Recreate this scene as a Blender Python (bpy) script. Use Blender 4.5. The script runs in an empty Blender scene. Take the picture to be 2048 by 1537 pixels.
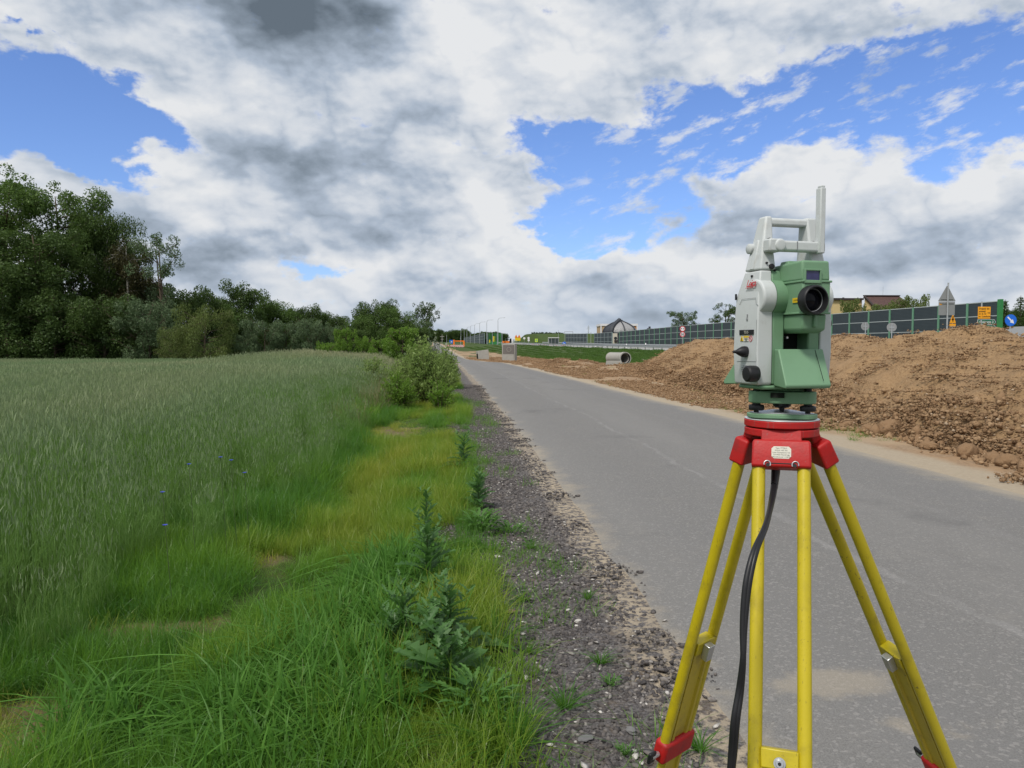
import bpy, bmesh, math, random
import numpy as np
from mathutils import Vector, Matrix, Euler, Quaternion
R = math.radians
rng = np.random.default_rng(7)
random.seed(7)
scene = bpy.context.scene
col = scene.collection

# ---------------------------------------------------------------- camera
F = 1500.0; CX = 1024.0; CY = 768.5; EYE = 1.6; PITCH = R(3.0)
cam_d = bpy.data.cameras.new('camera'); cam = bpy.data.objects.new('camera', cam_d); col.objects.link(cam)
cam.location = (0, 0, EYE); cam.rotation_euler = (R(90) - PITCH, 0, 0)
cam_d.sensor_width = 36; cam_d.lens = 36 * F / 2048; cam_d.clip_end = 20000; cam_d.clip_start = 0.05
scene.camera = cam
def ray(px, py):
    a = (px - CX) / F; b = -(py - CY) / F
    return Vector((a, math.cos(PITCH) + b * math.sin(PITCH), -math.sin(PITCH) + b * math.cos(PITCH)))
def at(px, py, Y):                       # point at world depth Y seen at pixel
    d = ray(px, py); return Vector((d.x / d.y * Y, Y, EYE + d.z / d.y * Y))
def proj(p):
    p = Vector(p) - Vector((0, 0, EYE)); fw = p.y * math.cos(PITCH) - p.z * math.sin(PITCH); up = p.y * math.sin(PITCH) + p.z * math.cos(PITCH)
    return CX + F * p.x / fw, CY - F * up / fw
def xat(px, Y): return (px - CX) / F * Y
def zat(py, Y): return at(CX, py, Y).z

# ---------------------------------------------------------------- object helpers
def tag(o, label=None, cat=None, group=None, kind=None):
    if label: o['label'] = label
    if cat: o['category'] = cat
    if group: o['group'] = group
    if kind: o['kind'] = kind
    return o
def empty(name, loc=(0, 0, 0), rz=0, label=None, cat=None, group=None):
    o = bpy.data.objects.new(name, None); col.objects.link(o)
    o.location = loc; o.rotation_euler = (0, 0, rz); o.empty_display_size = 0.1
    return tag(o, label, cat, group)
def link_mesh(name, me, mat=None, parent=None, smooth=False):
    if mat is not None: me.materials.append(mat)
    o = bpy.data.objects.new(name, me); col.objects.link(o)
    if parent is not None: o.parent = parent
    if smooth: me.shade_smooth()
    return o
def np_mesh(name, V, Fc):
    """V (n,3), Fc (m,k) same-size faces"""
    V = np.asarray(V, dtype=np.float32); Fc = np.asarray(Fc, dtype=np.int32)
    me = bpy.data.meshes.new(name)
    me.vertices.add(len(V)); me.vertices.foreach_set('co', V.ravel())
    m, k = Fc.shape
    me.loops.add(m * k); me.loops.foreach_set('vertex_index', Fc.ravel())
    me.polygons.add(m); me.polygons.foreach_set('loop_start', np.arange(0, m * k, k, dtype=np.int32))
    me.polygons.foreach_set('loop_total', np.full(m, k, dtype=np.int32))
    me.update(calc_edges=True); return me
def add_attr(me, name, arr, dom='POINT'):
    arr = np.asarray(arr, dtype=np.float32)
    if arr.ndim == 1:
        a = me.attributes.new(name, 'FLOAT', dom); a.data.foreach_set('value', arr)
    else:
        a = me.attributes.new(name, 'FLOAT_VECTOR', dom); a.data.foreach_set('vector', arr.ravel())
class MB:
    """collects shapes into one mesh"""
    def __init__(s): s.v = []; s.f = []; s.mi = []; s.m = 0
    def add(s, vs, fs):
        n = len(s.v); s.v += [Vector(p) for p in vs]; s.f += [tuple(i + n for i in f) for f in fs]; s.mi += [s.m] * len(fs); return s
    def box(s, x0, x1, y0, y1, z0, z1):
        vs = [(x, y, z) for z in (z0, z1) for (x, y) in ((x0, y0), (x1, y0), (x1, y1), (x0, y1))]
        return s.add(vs, [(3, 2, 1, 0), (4, 5, 6, 7), (0, 1, 5, 4), (1, 2, 6, 5), (2, 3, 7, 6), (3, 0, 4, 7)])
    def prism(s, pts, a, b, axis='z'):
        n = len(pts)
        def P(p, t): return {'z': (p[0], p[1], t), 'y': (p[0], t, p[1]), 'x': (t, p[0], p[1])}[axis]
        vs = [P(p, a) for p in pts] + [P(p, b) for p in pts]
        fs = [tuple(range(n))[::-1], tuple(range(n, 2 * n))] + [(i, (i + 1) % n, n + (i + 1) % n, n + i) for i in range(n)]
        return s.add(vs, fs)
    def loft(s, rings, cap=True):
        n = len(rings[0]); vs = [p for r in rings for p in r]; fs = []
        for k in range(len(rings) - 1):
            for i in range(n):
                j = (i + 1) % n; fs.append((k * n + i, k * n + j, (k + 1) * n + j, (k + 1) * n + i))
        if cap: fs += [tuple(range(n))[::-1], tuple(range((len(rings) - 1) * n, len(rings) * n))]
        return s.add(vs, fs)
    def tube(s, pts, rad, n=12, cap=True, flat=1.0):
        pts = [Vector(p) for p in pts]; k = len(pts)
        rad = rad if isinstance(rad, (list, tuple)) else [rad] * k
        rings = []; prev = None
        for i, p in enumerate(pts):
            t = (pts[min(i + 1, k - 1)] - pts[max(i - 1, 0)]).normalized()
            if prev is None:
                a = t.orthogonal().normalized() if abs(t.z) > .95 else t.cross(Vector((0, 0, 1))).normalized()
            else:
                a = (prev - t * prev.dot(t)).normalized()
            prev = a; b = t.cross(a)
            rings.append([p + (a * math.cos(2 * math.pi * j / n) + b * flat * math.sin(2 * math.pi * j / n)) * rad[i] for j in range(n)])
        return s.loft(rings, cap)
    def lathe(s, prof, o=(0, 0, 0), axis='z', n=32, cap=True):
        """prof [(r, t)] along axis"""
        o = Vector(o); rings = []
        for r, t in prof:
            ring = []
            for j in range(n):
                c, d = r * math.cos(2 * math.pi * j / n), r * math.sin(2 * math.pi * j / n)
                ring.append(o + Vector({'z': (c, d, t), 'y': (c, t, d), 'x': (t, c, d)}[axis]))
            rings.append(ring)
        return s.loft(rings, cap)
    def build(s, name, mat, parent=None, smooth=False, bevel=0, seg=2, fix=True):
        me = bpy.data.meshes.new(name); me.from_pydata([tuple(v) for v in s.v], [], s.f)
        mats = mat if isinstance(mat, (list, tuple)) else [mat]
        for m in mats: me.materials.append(m)
        if len(mats) > 1: me.polygons.foreach_set('material_index', s.mi)
        if fix:
            bm = bmesh.new(); bm.from_mesh(me); bmesh.ops.recalc_face_normals(bm, faces=bm.faces); bm.to_mesh(me); bm.free()
        me.update()
        o = bpy.data.objects.new(name, me); col.objects.link(o)
        if parent is not None: o.parent = parent
        if bevel:
            b = o.modifiers.new('bevel', 'BEVEL'); b.width = bevel; b.segments = seg; b.limit_method = 'ANGLE'; b.angle_limit = R(35); b.harden_normals = False
            me.shade_smooth(); me.set_sharp_from_angle(angle=R(40))
        elif smooth:
            me.shade_smooth(); me.set_sharp_from_angle(angle=R(40))
        return o
def text_mb(txt, size, mat, name, parent=None, M=None, depth=0.0, shear=0.0, bold=0.0, spacing=1.0, align='LEFT'):
    cu = bpy.data.curves.new('t', 'FONT'); cu.body = txt; cu.size = size; cu.extrude = depth; cu.shear = shear; cu.offset = bold
    cu.space_character = spacing; cu.align_x = align; cu.resolution_u = 3
    tmp = bpy.data.objects.new('t', cu); me = bpy.data.meshes.new_from_object(tmp); bpy.data.objects.remove(tmp)
    me.name = name
    if M is not None: me.transform(M)
    me.materials.clear(); me.materials.append(mat)
    o = bpy.data.objects.new(name, me); col.objects.link(o)
    if parent is not None: o.parent = parent
    return o
def copy_tree(o, parent=None):
    c = o.copy(); col.objects.link(c); c.parent = parent
    for ch in [k for k in bpy.data.objects if k.parent == o]: copy_tree(ch, c)
    return c

# ---------------------------------------------------------------- numpy noise
def _hash(ix, iy, seed):
    h = (ix.astype(np.int64) * 374761393 + iy.astype(np.int64) * 668265263 + seed * 1442695041) & 0xffffffff
    h = ((h ^ (h >> 13)) * 1274126177) & 0xffffffff
    return ((h ^ (h >> 16)) & 0xffff) / 65535.0
def vnoise(x, y, seed=0):
    x = np.asarray(x, float); y = np.asarray(y, float)
    ix = np.floor(x); iy = np.floor(y); fx = x - ix; fy = y - iy
    fx = fx * fx * (3 - 2 * fx); fy = fy * fy * (3 - 2 * fy)
    a = _hash(ix, iy, seed); b = _hash(ix + 1, iy, seed); c = _hash(ix, iy + 1, seed); d = _hash(ix + 1, iy + 1, seed)
    return (a * (1 - fx) + b * fx) * (1 - fy) + (c * (1 - fx) + d * fx) * fy
def fbm(x, y, oct=4, seed=0, gain=.5):
    s = 0; a = 1; t = 0
    for i in range(oct):
        s = s + a * (vnoise(x * 2 ** i + 17.3 * i, y * 2 ** i - 9.1 * i, seed + i) - .5); t += a; a *= gain
    return s / t * 2                       # about -1..1
def sstep(a, b, x):
    t = np.clip((np.asarray(x, float) - a) / (b - a), 0, 1); return t * t * (3 - 2 * t)

# ---------------------------------------------------------------- material helpers
class NT:
    def __init__(s, name, world=False):
        if world: s.m = bpy.data.worlds.new(name); s.m.use_nodes = True
        else: s.m = bpy.data.materials.new(name); s.m.use_nodes = True
        s.t = s.m.node_tree; s.t.nodes.clear()
    def n(s, typ, **kw):
        nd = s.t.nodes.new(typ)
        for k, v in kw.items():
            if k.startswith('_'): setattr(nd, k[1:], v)
        for k, v in kw.items():
            if k.startswith('_'): continue
            key = int(k[1:]) if k[0] == 'i' and k[1:].isdigit() else k.replace('_', ' ')
            s.set(nd.inputs[key], v)
        return nd
    def set(s, inp, v):
        if isinstance(v, bpy.types.NodeSocket): s.t.links.new(v, inp)
        elif isinstance(v, bpy.types.Node): s.t.links.new(v.outputs[0], inp)
        else:
            if inp.type == 'RGBA' and not isinstance(v, (int, float)) and len(v) == 3: v = (*v, 1)
            inp.default_value = v
    def math(s, op, a, b=0.0, c=None, clamp=False):
        nd = s.n('ShaderNodeMath', _operation=op, _use_clamp=clamp, i0=a, i1=b)
        if c is not None: s.set(nd.inputs[2], c)
        return nd.outputs[0]
    def mix(s, f, a, b, blend='MIX'):
        nd = s.n('ShaderNodeMix', _data_type='RGBA', _blend_type=blend)
        s.set(nd.inputs[0], f); s.set(nd.inputs[6], a); s.set(nd.inputs[7], b); return nd.outputs[2]
    def ramp(s, fac, stops, interp='LINEAR'):
        nd = s.n('ShaderNodeValToRGB', Fac=fac); cr = nd.color_ramp; cr.interpolation = interp
        while len(cr.elements) < len(stops): cr.elements.new(.5)
        for e, (p, c) in zip(cr.elements, stops): e.position = p; e.color = (*c, 1) if not isinstance(c, (int, float)) else (c, c, c, 1)
        return nd.outputs[0]
    def mapr(s, v, a, b, c=0.0, d=1.0, smooth=True):
        nd = s.n('ShaderNodeMapRange', _interpolation_type='SMOOTHSTEP' if smooth else 'LINEAR', _clamp=True)
        for i, q in enumerate((v, a, b, c, d)): s.set(nd.inputs[i], q)
        return nd.outputs[0]
    def noise(s, vec, scale, detail=4, rough=.5, dist=0.0, out=0, dim='3D'):
        nd = s.n('ShaderNodeTexNoise', _noise_dimensions=dim, Scale=scale, Detail=detail, Roughness=rough, Distortion=dist)
        if vec is not None: s.set(nd.inputs['Vector'], vec)
        return nd.outputs[out]
    def attr(s, name, typ='GEOMETRY', out='Fac'):
        return s.n('ShaderNodeAttribute', _attribute_name=name, _attribute_type=typ).outputs[out]
    def out(s, shader, world=False, disp=None):
        o = s.n('ShaderNodeOutputWorld' if world else 'ShaderNodeOutputMaterial'); s.set(o.inputs[0], shader)
        return s.m
def paint(name, c, rough=.5, spec=.5, metal=0.0, var=.12, scale=6.0, bump=0.0, dirt=None, dirt_amt=.0, coat=0.0, bscale=60.0, chips=None):
    t = NT(name); tc = t.n('ShaderNodeTexCoord').outputs['Object']
    n1 = t.noise(tc, scale, 5, .6)
    cc = t.mix(n1, tuple(max(0, q * (1 - var)) for q in c), tuple(min(1, q * (1 + var)) for q in c))
    if dirt:
        nd = t.noise(tc, scale * 1.7, 8, .65, .3)
        cc = t.mix(t.mapr(nd, .62 - dirt_amt * .3, .72, 0, dirt_amt), cc, dirt)
    if chips:
        ch = t.noise(tc, 48, 4, .7, .6); rg_ = t.noise(tc, 7, 3, .6)
        cc = t.mix(t.math('MULTIPLY', t.mapr(ch, .655, .675), t.mapr(rg_, .5, .6)), cc, chips)
        sc = t.noise(t.n('ShaderNodeMapping', Vector=tc, Scale=(30, 30, 1.6)), 8, 3, .6)
        cc = t.mix(t.math('MULTIPLY', t.mapr(sc, .64, .70), .45), cc, chips)
    b = t.n('ShaderNodeBsdfPrincipled', Base_Color=cc, Roughness=t.mapr(n1, .2, .8, max(.02, rough - .08), min(1, rough + .08)), Metallic=metal)
    b.inputs['Specular IOR Level'].default_value = spec
    if coat: b.inputs['Coat Weight'].default_value = coat
    if bump:
        bn = t.n('ShaderNodeBump', Strength=bump, Distance=.01); t.set(bn.inputs['Height'], t.noise(tc, bscale, 6, .6)); t.set(b.inputs['Normal'], bn)
    return t.out(b)
def leafy(name, ca, cb, trans=.35, rough=.55, dark=None, dry=None, scale=1.5, gloss=.018, geo=True):
    """foliage: two tones mixed by noise and per-leaf random"""
    t = NT(name)
    g = t.n('ShaderNodeNewGeometry'); pos = t.n('ShaderNodeTexCoord').outputs['Object']
    n1 = t.noise(pos, scale, 3, .6)
    f = t.math('ADD', t.math('MULTIPLY', g.outputs['Random Per Island'], .5), t.math('MULTIPLY', t.mapr(n1, .3, .7), .5))
    cc = t.mix(f, ca, cb)
    if dry is not None:
        ti = t.attr('tint', 'INSTANCER')
        if dark is not None: cc = t.mix(t.mapr(ti, 0, .35, 1, 0, False), cc, t.mix(f, dark, tuple(q * 1.6 for q in dark)))
        cc = t.mix(t.mapr(ti, .3, 1, 0, 1, False), cc, t.mix(f, dry, tuple(q * .8 for q in dry)))
    d = t.n('ShaderNodeBsdfDiffuse', Color=cc); tr = t.n('ShaderNodeBsdfTranslucent', Color=t.mix(.5, cc, tuple(min(1, q * 1.7) for q in cb)))
    m = t.n('ShaderNodeMixShader', i0=trans, i1=d, i2=tr)
    gl = t.n('ShaderNodeBsdfGlossy', Color=(.8, .8, .8), Roughness=rough)
    m2 = t.n('ShaderNodeMixShader', i0=gloss, i1=m, i2=gl)
    return t.out(m2)

# ---------------------------------------------------------------- world: sky with clouds laid out by azimuth and elevation
SUN_EL, SUN_AZ = R(52), R(215)            # compass-like azimuth, from +Y towards +X
def azel(px, py):
    d = ray(px, py).normalized(); return math.degrees(math.atan2(d.x, d.y)), math.degrees(math.asin(d.z))
w = NT('World', True); scene.world = w.m
dirv = w.n('ShaderNodeTexCoord').outputs['Generated']
sp = w.n('ShaderNodeSeparateXYZ', Vector=dirv)
az = w.math('MULTIPLY', w.math('ARCTAN2', sp.outputs[0], sp.outputs[1]), 57.29578)
el = w.math('MULTIPLY', w.math('ARCSINE', sp.outputs[2]), 57.29578)
P0 = w.n('ShaderNodeCombineXYZ', X=az, Y=el, Z=0.0).outputs[0]
def vadd(a, b): 
    nd = w.n('ShaderNodeVectorMath', _operation='ADD', i0=a, i1=b); return nd.outputs[0]
def vscale(a, sc): 
    nd = w.n('ShaderNodeVectorMath', _operation='MULTIPLY', i0=a, i1=sc); return nd.outputs[0]
def wnoise(vec, scale, det, rough, out=0):
    return w.noise(vec, scale, det, rough, 0.0, out, '2D')
PS = vscale(P0, (1, 1.6, 1))
warp1 = vscale(vadd(wnoise(PS, .16, 3, .55, 1), (-.5, -.5, -.5)), (7, 4.5, 0))
warp2 = vscale(vadd(wnoise(PS, .8, 3, .6, 1), (-.5, -.5, -.5)), (1.7, 1.2, 0))
PW = vadd(vadd(P0, warp1), warp2)
def blobs(lst, vec):
    tot = None
    for (px, py, rx, ry, rot, wt) in lst:
        a, e = azel(px, py)
        k = 1500 / math.hypot(1500, px - 1024)
        sx = math.degrees(math.atan(rx / F)) * k; sy = math.degrees(math.atan(ry / F)) * k
        mp = w.n('ShaderNodeMapping', _vector_type='TEXTURE', Vector=vec, Location=(a, e, 0), Rotation=(0, 0, R(rot)), Scale=(sx, sy, 1))
        g = w.n('ShaderNodeTexGradient', _gradient_type='QUADRATIC_SPHERE', Vector=mp).outputs['Fac']
        g = w.math('MULTIPLY', g, wt)
        tot = g if tot is None else w.math('ADD', tot, g)
    return tot
BLUE = [(30, 200, 330, 150, -10, 2.6), (230, 225, 200, 105, -10, 1.9), (185, 315, 130, 75, 0, 1.9), (-250, 230, 400, 160, 0, 2),
        (1130, 300, 220, 85, -12, 1.8), (1260, 370, 270, 190, 0, 2.1), (1180, 465, 190, 75, 0, 1.8), (1090, 440, 80, 90, 0, 1.2), (1400, 250, 260, 130, 15, 1.7),
        (1700, 170, 430, 130, 14, 2.2), (1960, 200, 360, 190, 12, 2.2), (2300, 60, 420, 260, 10, 2.4), (620, 545, 150, 45, 0, 1.3), (60, 62, 80, 26, -10, .8), (500, 610, 120, 30, 0, .5), (1500, 330, 130, 60, 10, .6)]
DARK = [(575, 12, 370, 150, 0, 1.45), (480, -60, 420, 130, 0, .6), (610, 325, 400, 145, -4, .95), (800, 335, 190, 80, 0, .25), (480, 495, 240, 85, 5, .8), (430, 300, 120, 70, 0, .35),
        (760, 470, 260, 70, 0, .55), (1720, 520, 420, 80, 0, .35), (1250, 560, 300, 60, 0, .45), (980, 590, 260, 60, 0, .4), (1850, 400, 300, 50, 0, .25), (1000, 120, 180, 120, 0, .25),
        (1300, 640, 200, 50, 0, .5), (830, 560, 200, 60, 0, .35), (250, 460, 180, 60, 0, .35), (700, 250, 200, 60, 0, .2)]
BRIGHT = [(1100, 130, 330, 150, 0, .35), (280, 320, 110, 70, 0, .35), (1000, 430, 160, 130, 0, .35), (880, 130, 150, 110, 0, .3), (380, 200, 120, 60, 0, .25), (930, 260, 120, 90, 0, .25), (1440, 110, 300, 80, 10, .3),
          (600, 470, 130, 40, 0, .35), (1250, 570, 110, 40, 0, .25), (1600, 330, 260, 80, 0, .2), (1900, 330, 260, 60, 0, .2), (400, 390, 130, 40, 0, .4), (1150, 500, 200, 40, 0, .25)]
blue = blobs(BLUE, PW)
nA = wnoise(PS, .33, 6, .6)
dens = w.math('ADD', w.math('SUBTRACT', 1.0, w.math('MULTIPLY', blue, 1.35)), w.math('MULTIPLY', w.math('SUBTRACT', nA, .5), 1.9))
cov = w.mapr(dens, .12, .72)
# thin streaky cloud over the blue
cir = wnoise(vadd(vscale(w.n('ShaderNodeMapping', Vector=P0, Rotation=(0, 0, R(-14))), (1, 2.6, 1)), (3, 1, 0)), .3, 7, .62)
cirm = w.math('MULTIPLY', w.mapr(cir, .50, .72, 0, .75), w.mapr(az, 1, 9))
cov = w.math('MAXIMUM', cov, cirm)
# relief: the same noise sampled a little higher
def relief(sc, off, ms, det, rough):
    a = wnoise(vscale(P0, (1, ms, 1)), sc, det, rough); b = wnoise(vscale(vadd(P0, (off * .45, off, 0)), (1, ms, 1)), sc, det, rough)
    return w.math('SUBTRACT', a, b)
rel = w.math('ADD', w.math('MULTIPLY', relief(.085, 3.2, 1.6, 2.5, .42), .75), w.math('MULTIPLY', relief(.30, 1.0, 1.7, 4, .45), .30))
PD = vadd(vadd(P0, vscale(warp1, (.75, .6, 0))), vscale(warp2, (.55, .4, 0)))
br = w.math('SUBTRACT', w.math('ADD', w.math('ADD', .80, rel), w.math('MULTIPLY', blobs(BRIGHT, PD), .6)), w.math('MULTIPLY', blobs(DARK, PD), .66))
edge = w.mapr(dens, .3, 1.0, .10, 0)
br = w.math('ADD', br, edge)
bn1 = w.math('ABSOLUTE', w.math('SUBTRACT', wnoise(vadd(PS, vscale(warp1, (.5, .5, 0))), .15, 3.2, .5), .5))
br = w.math('ADD', br, w.math('MULTIPLY', w.math('SUBTRACT', bn1, .10), 1.2))
br = w.math('ADD', br, w.math('MULTIPLY', relief(.95, .35, 1.8, 3, .55), .15))
lown = wnoise(vscale(P0, (1, 3.2, 1)), .12, 2, .5)
br = w.math('ADD', br, w.math('MULTIPLY', w.math('SUBTRACT', lown, .5), .35))
ccol = w.ramp(br, [(0.0, (.13, .165, .205)), (.3, (.26, .315, .385)), (.55, (.42, .49, .59)), (.75, (.62, .665, .73)), (1.0, (.79, .805, .825))])
sky = w.n('ShaderNodeTexSky', _sky_type='NISHITA', _sun_disc=False, _sun_elevation=SUN_EL, _sun_rotation=SUN_AZ, _altitude=100, _air_density=1.0, _dust_density=.6, _ozone_density=2.0)
skyc = w.mix(1.0, sky.outputs[0], (.98, 1.16, 1.62), 'MULTIPLY')
c10 = w.mix(1.0, ccol, (10, 10, 10), 'MULTIPLY')
# haze band low down, and a warm grey ground side below the horizon
fin = w.mix(cov, skyc, c10)
fin = w.mix(w.mapr(el, 6, 0, 0, .45), fin, (5.3, 6.1, 7.2))
fin = w.mix(w.mapr(el, 0, -4), fin, (1.2, 1.3, .9))
bg = w.n('ShaderNodeBackground', Color=fin, Strength=.1)
w.out(bg, True)
w.m.cycles.sampling_method = 'MANUAL'; w.m.cycles.sample_map_resolution = 256

sun_d = bpy.data.lights.new('sun', 'SUN'); sun = bpy.data.objects.new('sun', sun_d); col.objects.link(sun)
sun_d.energy = 3.0; sun_d.angle = R(12); sun_d.color = (1, .95, .87)
sd = Vector((math.sin(SUN_AZ) * math.cos(SUN_EL), math.cos(SUN_AZ) * math.cos(SUN_EL), math.sin(SUN_EL)))
sun.rotation_euler = sd.to_track_quat('Z', 'Y').to_euler()
scene.view_settings.view_transform = 'Standard'; scene.view_settings.look = 'None'; scene.view_settings.exposure = 0; scene.view_settings.gamma = 1
scene.cycles.max_bounces = 5; scene.cycles.diffuse_bounces = 3; scene.cycles.glossy_bounces = 2; scene.cycles.transmission_bounces = 3; scene.cycles.transparent_max_bounces = 8
scene.cycles.caustics_reflective = False; scene.cycles.caustics_refractive = False; scene.cycles.sample_clamp_indirect = 4
# ================================================================ terrain
def tab(xs, ys): 
    xs = np.array(xs, float); ys = np.array(ys, float)
    return lambda q: np.interp(q, xs, ys)
XL = tab([-60, 0, 3, 5, 9, 15.5, 21, 30.4, 53, 80, 95, 130, 280, 800], [5, .92, .80, .68, .40, -.15, -.64, -1.46, -3.6, -6.4, -8.6, -12.7, -29.5, -84])   # asphalt, left edge
XR = tab([-60, 0, 8, 11.4, 16, 21.8, 36, 51, 66, 74, 95, 130, 280, 800], [6.5, 5.6, 4.85, 4.65, 4.3, 3.6, 2.25, .75, -.9, -3.0, -5.8, -9.7, -25.6, -80])   # asphalt, right edge
DR = tab([-60, 0, 10, 30, 60, 75, 800], [1.2, 1.1, .85, .75, .5, .3, .2])                                                          # dusty strip beyond it
ZR = tab([-60, 0, 66, 80, 95, 130, 180, 280, 400, 800, 1500, 5000], [0, 0, 0, -.12, -.27, -.22, .2, 1.04, 1.8, 4.2, 8, 26])
XG = lambda y: XL(y) - np.interp(y, [0, 3, 6, 9, 20, 40, 400], [.85, .92, 1.0, .98, .85, .7, .6])      # gravel / verge line
XF = lambda y: np.interp(y, [-60, 0, 4.5, 6, 9, 14, 22, 40, 100, 300], [-1.9, -2.55, -2.6, -2.42, -2.42, -2.8, -3.4, -5.6, -13, -40])   # field edge
XRAIL = lambda y: 31 - .105 * y
XWALL = lambda y: 50 - .105 * y
def HH(x, y):
    x = np.asarray(x, float); y = np.asarray(y, float)
    z = ZR(y)
    dl = XG(y) - x                                   # metres left of the gravel
    z = z - .10 * sstep(0, 1.2, dl) - .10 * sstep(1.5, 4, dl) + .04 * sstep(0, .4, -dl) * 0
    fall = np.interp(y, [0, 10, 40, 85, 140, 300], [0, .05, .45, .95, 1.1, 1.2])
    z = z - fall * sstep(2.5, 14, dl)
    z = z + .5 * np.exp(-(((x + 12.5) / 3.2) ** 2 + ((y - 40) / 6) ** 2))        # grassy bump at the field's edge
    # highway embankment on the right
    toe = np.interp(y, [0, 40, 60, 110, 200, 400, 1500], [14, 13, 8.5, 2.5, -10, -33, -150]); rail = XRAIL(y)
    hwz = np.interp(y, [-60, 50, 100, 200, 300, 400, 800, 1500, 5000], [.55, .6, .72, 1.15, 1.9, 2.5, 4.6, 8.2, 26])
    k = sstep(0, 1, (x - toe) / np.maximum(rail - 1.2 - toe, 1))
    z = z + np.maximum(hwz - z, 0) * k * (dl < 0)
    z = z + .35 * sstep(0, 2, x - XWALL(y))
    # rise behind the highway: green bank of the flyover and field hill
    bank = np.exp(-(((x - 32) / 40) ** 2 + ((y - 420) / 45) ** 2))
    z = z + 4.6 * np.clip(1.6 * bank, 0, 1) * (x > XWALL(y) + 3)
    # low rubble mounds in the dirt
    for (mx, my, mh, sx, sy) in MOUNDS: z = z + mh * np.exp(-(((x - mx) / sx) ** 2 + ((y - my) / sy) ** 2))
    m = sstep(.2, 2.5, x - XR(y) - DR(y)) * (1 - sstep(12, 20, x - XR(y)) )
    near = 1 - sstep(60, 140, y)
    z = z + m * near * (.05 * fbm(x * .7, y * .7, 3, 5) + .05 * fbm(x * 2.2, y * 2.2, 3, 9))
    z = z + .05 * fbm(x * .5, y * .5, 3, 11) * sstep(.3, 2, dl)
    return z
MOUNDS = [(4.2, 62, .42, 1.0, 1.5), (5.6, 60, .36, .9, 1.5), (3.0, 64, .2, 1.2, 2), (8.0, 52, .3, 1.6, 2.5), (6.5, 47, .22, 1.5, 2.5), (9.3, 47, .4, 1.5, 3)]

# polar ground grid round the camera
def polar_ground():
    a = np.concatenate([np.linspace(-180, -50, 40, endpoint=False), np.linspace(-50, 50, 620, endpoint=False), np.linspace(50, 180, 40, endpoint=False)])
    a = np.radians(a); r = np.concatenate([[0.3], np.geomspace(.8, 9000, 430)])
    A, Rr = np.meshgrid(a, r, indexing='ij'); X = np.sin(A) * Rr; Y = np.cos(A) * Rr
    Z = HH(X, Y)
    n, m = X.shape; idx = np.arange(n * m).reshape(n, m)
    q = np.stack([idx, np.roll(idx, -1, 0)], -1)
    f = np.stack([q[:, :-1, 0], q[:, :-1, 1], q[:, 1:, 1], q[:, 1:, 0]], -1).reshape(-1, 4)[:, ::-1]
    me = np_mesh('ground', np.stack([X, Y, Z], -1).reshape(-1, 3), f)
    x = X.ravel(); y = Y.ravel()
    dl = XG(y) - x; dr = x - XR(y) - DR(y)
    nz = .25 * fbm(x * 1.3, y * 1.3, 3, 3)
    grass = sstep(-.06, .12, dl + nz * .45)
    toe = np.interp(y, [0, 40, 60, 110, 200, 400, 1500], [14, 13, 8.5, 2.5, -10, -33, -150])
    gR = sstep(0, 2.5, x - toe + 3 * nz) 
    patch = sstep(-.05, .35, fbm(x * .45, y * .22, 4, 31)) * sstep(25, 60, y) * .95      # weeds in the dirt
    grass = np.maximum(grass, np.maximum(gR, patch * (dr > .5)))
    grass = np.where(y > 140, np.maximum(grass, sstep(140, 200, y) * (np.abs(x - (XL(y) + XR(y)) / 2) > 3.5)), grass)
    sand = np.maximum(sstep(.9, 0, dr) * (dr > -3) * .9, .75 * sstep(-.34, -.05, x - XL(y)) * (x - XL(y) < .5))
    bare = np.exp(-(((x + 2.4) / .7) ** 2 + ((y - 14.4) / 1.1) ** 2)) + np.exp(-(((x + 2.2) / .5) ** 2 + ((y - 3.2) / .5) ** 2)) + .8 * np.exp(-(((x + 2.15) / .4) ** 2 + ((y - 4.4) / .3) ** 2)) + .6 * np.exp(-(((x + 1.95) / .3) ** 2 + ((y - 5.7) / .4) ** 2)) + .35 * fbm(x * 3, y * 3, 3, 21) * (x < -1.2) * (y < 18)
    gravel = sstep(-.1, .12, -dl) * sstep(.0, -.3, x - XL(y) - .3)
    add_attr(me, 'grass', grass); add_attr(me, 'sand', sand); add_attr(me, 'gravel', gravel); add_attr(me, 'bare', np.clip(bare * 1.2, 0, 1))
    return me
t = NT('ground_mat'); pos = t.n('ShaderNodeNewGeometry').outputs['Position']
n_f = t.noise(pos, 18, 8, .62); n_m = t.noise(pos, 1.6, 5, .6); n_l = t.noise(pos, .18, 4, .6)
dirt = t.mix(t.mapr(n_f, .3, .7), (.19, .125, .072), (.38, .27, .175)); dirt = t.mix(t.mapr(n_m, .35, .65), dirt, (.34, .22, .125)); dirt = t.mix(t.mapr(n_l, .45, .6, 0, .6), dirt, (.40, .31, .21))
sandc = t.mix(n_f, (.30, .245, .175), (.46, .385, .29))
grav = t.mix(t.mapr(t.noise(pos, 55, 6, .7), .3, .7), (.040, .036, .036), (.20, .185, .18)); grav = t.mix(t.mapr(t.noise(pos, 4, 5, .65), .5, .75), grav, (.13, .095, .062))
grs = t.mix(t.mapr(n_m, .3, .7), (.035, .060, .012), (.075, .095, .022)); grs = t.mix(t.mapr(n_l, .35, .65, 0, .7), grs, (.045, .085, .018))
baren = t.mapr(t.math('ADD', t.attr('bare'), t.math('MULTIPLY', t.math('SUBTRACT', n_m, .5), .6)), .35, .65)
sandmask = t.mapr(t.math('ADD', t.attr('sand'), t.math('MULTIPLY', t.math('SUBTRACT', n_m, .5), .9)), .3, .85)
c = t.mix(sandmask, dirt, sandc)
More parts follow.
